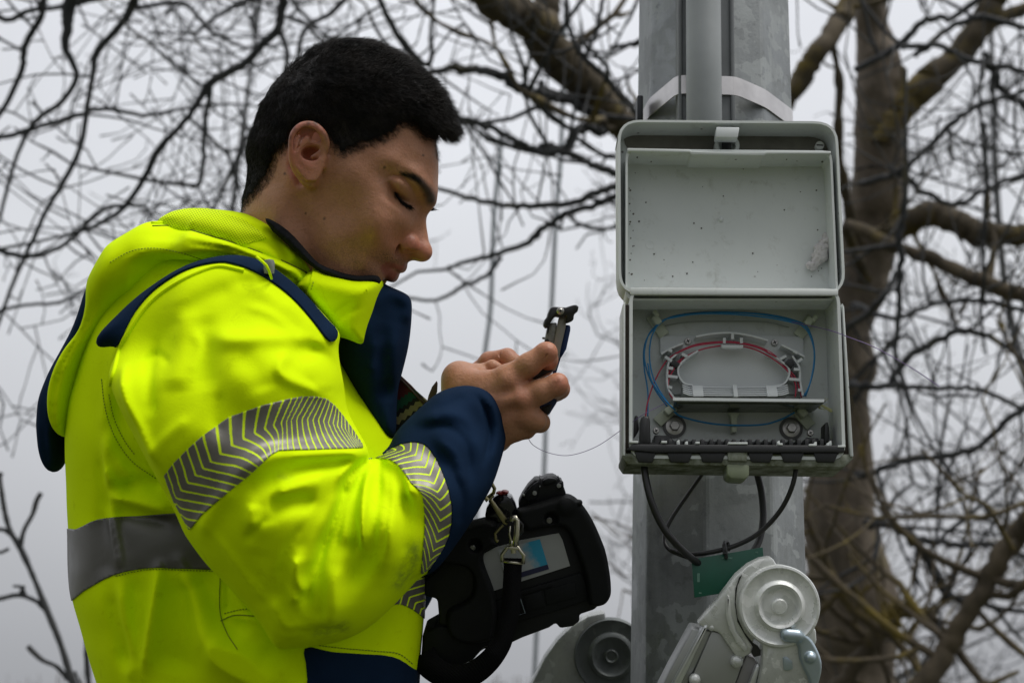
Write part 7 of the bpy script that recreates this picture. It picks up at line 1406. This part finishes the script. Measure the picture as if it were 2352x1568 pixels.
mb = MB(); q_ = cf(*r5([(460, 150)])[0], .042); Mq = MPF @ frame(q_, (1, 0, 0), (0, 1, 0), (0, 0, 1)); mb.lathe([(.0038, -.001), (.0038, .0012), (.0028, .0018), (.0027, .0006)], Mq, 20); mb.lathe([(.0026, -.001), (.0026, .0016), (.0018, .0024), (0, .0026)], Mq, 20); mb.build('screw', M_STEEL, TL)
mb = MB(); mb.box(Mq @ frame((0, 0, .0026), (1, 0, 0), (0, 1, 0), (0, 0, 1)), .0028, .0007, .0006); mb.box(Mq @ frame((0, 0, .0026), (1, 0, 0), (0, 1, 0), (0, 0, 1)), .0007, .0028, .0006); q2 = cf(*r5([(650, 115)])[0], .042); mb.lathe([(.0016, -.001), (.0016, .0004), (0, .0004)], MPF @ frame(q2, (1, 0, 0), (0, 1, 0), (0, 0, 1)), 14); q3 = cf(*r5([(412, 700)])[0], .0334); mb.lathe([(.0015, -.001), (.0015, .0003), (0, .0003)], MPF @ frame(q3, (1, 0, 0), (0, 1, 0), (0, 0, 1)), 14); mb.build('hole', M_BLK, TL)
# ================================================================ woven neck strap, green band, leather tab
NS = empty('neck_strap', toW(cf(950, 940, .0))[0], 'woven dark red and green patterned strap hanging from his jacket collar', 'strap')
q = NT('woven_band', (0.08, 0.008, 0.012), 0.9); v_ = q.attr('sv'); u_ = q.attr('su')
zg = q.math('MULTIPLY', q.math('PINGPONG', q.math('MULTIPLY', u_, 6.0), 0.5), 0.07); t_ = q.math('ADD', v_, zg); ramp = q.n('ShaderNodeValToRGB'); ramp.color_ramp.interpolation = 'CONSTANT'; el = ramp.color_ramp.elements
el[0].position = 0; el[0].color = (0.075, 0.006, 0.012, 1); el[1].position = 0.97; el[1].color = (0.07, 0.006, 0.01, 1)
for p_, c_ in ((0.40, (0.003, 0.055, 0.035)), (0.53, (0.006, 0.006, 0.008)), (0.60, (0.20, 0.17, 0.09)), (0.70, (0.006, 0.006, 0.008)), (0.80, (0.003, 0.06, 0.035)), (0.90, (0.07, 0.006, 0.012))): e_ = el.new(p_); e_.color = (*c_, 1)
q.l(t_, ramp.inputs[0]); q.col(ramp.outputs[0]); q.bump(q.noise(1400, 2), 0.5, .0006)
A0, B0, A1, B1 = cf(905, 862, .0), cf(960, 915, .004), cf(890, 985, .0), cf(990, 1000, .004)
n_ = 14; VV = []; su = []; sv = []
for j in range(n_):
    for i in range(n_): a, b = i / (n_ - 1), j / (n_ - 1); L_ = cf(900 + 5 * b, 858 + 180 * b, -.002); R_ = cf(912 + 80 * min(b * 1.3, 1) , 858 + 70 * min(b * 1.3, 1) + 90 * max(0, b - .75) * 4 * .5, .006); VV.append(L_ * (1 - a) + R_ * a); su.append(a); sv.append(b)
VV = np.array(VV); F = np.array([(j * n_ + i, j * n_ + i + 1, (j + 1) * n_ + i + 1, (j + 1) * n_ + i) for j in range(n_ - 1) for i in range(n_ - 1)]); Tt, Ft = thicken(VV, tris(F), np.tile([0, 0, 1.0], (len(VV), 1)), 0.0008, 0.0016)
mkobj('woven_band', toW(Tt), Ft, q.m, NS, True, attrs=dict(su=su + su, sv=sv + sv))
mb = MB(); mb.tube([toW(cf(a, b, .006))[0] for a, b in ((913, 862), (940, 890), (978, 932))], .0012, 6); mb.tube([toW(cf(a, b, .006))[0] for a, b in ((916, 860), (944, 886), (984, 930))], .0009, 6); mb.build('leather_edge', mat_simple('brown_leather', (0.055, 0.03, 0.022), 0.7, bump=0.3), NS, True)
mb = MB(); pl(mb, [(1003, 874), (1005, 880), (1004, 900), (996, 918), (984, 930), (980, 926), (984, 908), (992, 888)], .006, .010, .0008); mb.build('leather_tab', bpy.data.materials['brown_leather'], NS)
GB = MB(); pl(GB, [(1004, 908), (1018, 896), (1026, 894), (1024, 906), (1008, 918), (996, 924)], .0, .022, .002); o = GB.build('wrist_band', mat_simple('lime_band', (0.16, 0.50, 0.05), 0.5), None); o['label'] = 'bit of lime green band at the far wrist above the navy cuff'; o['category'] = 'band'
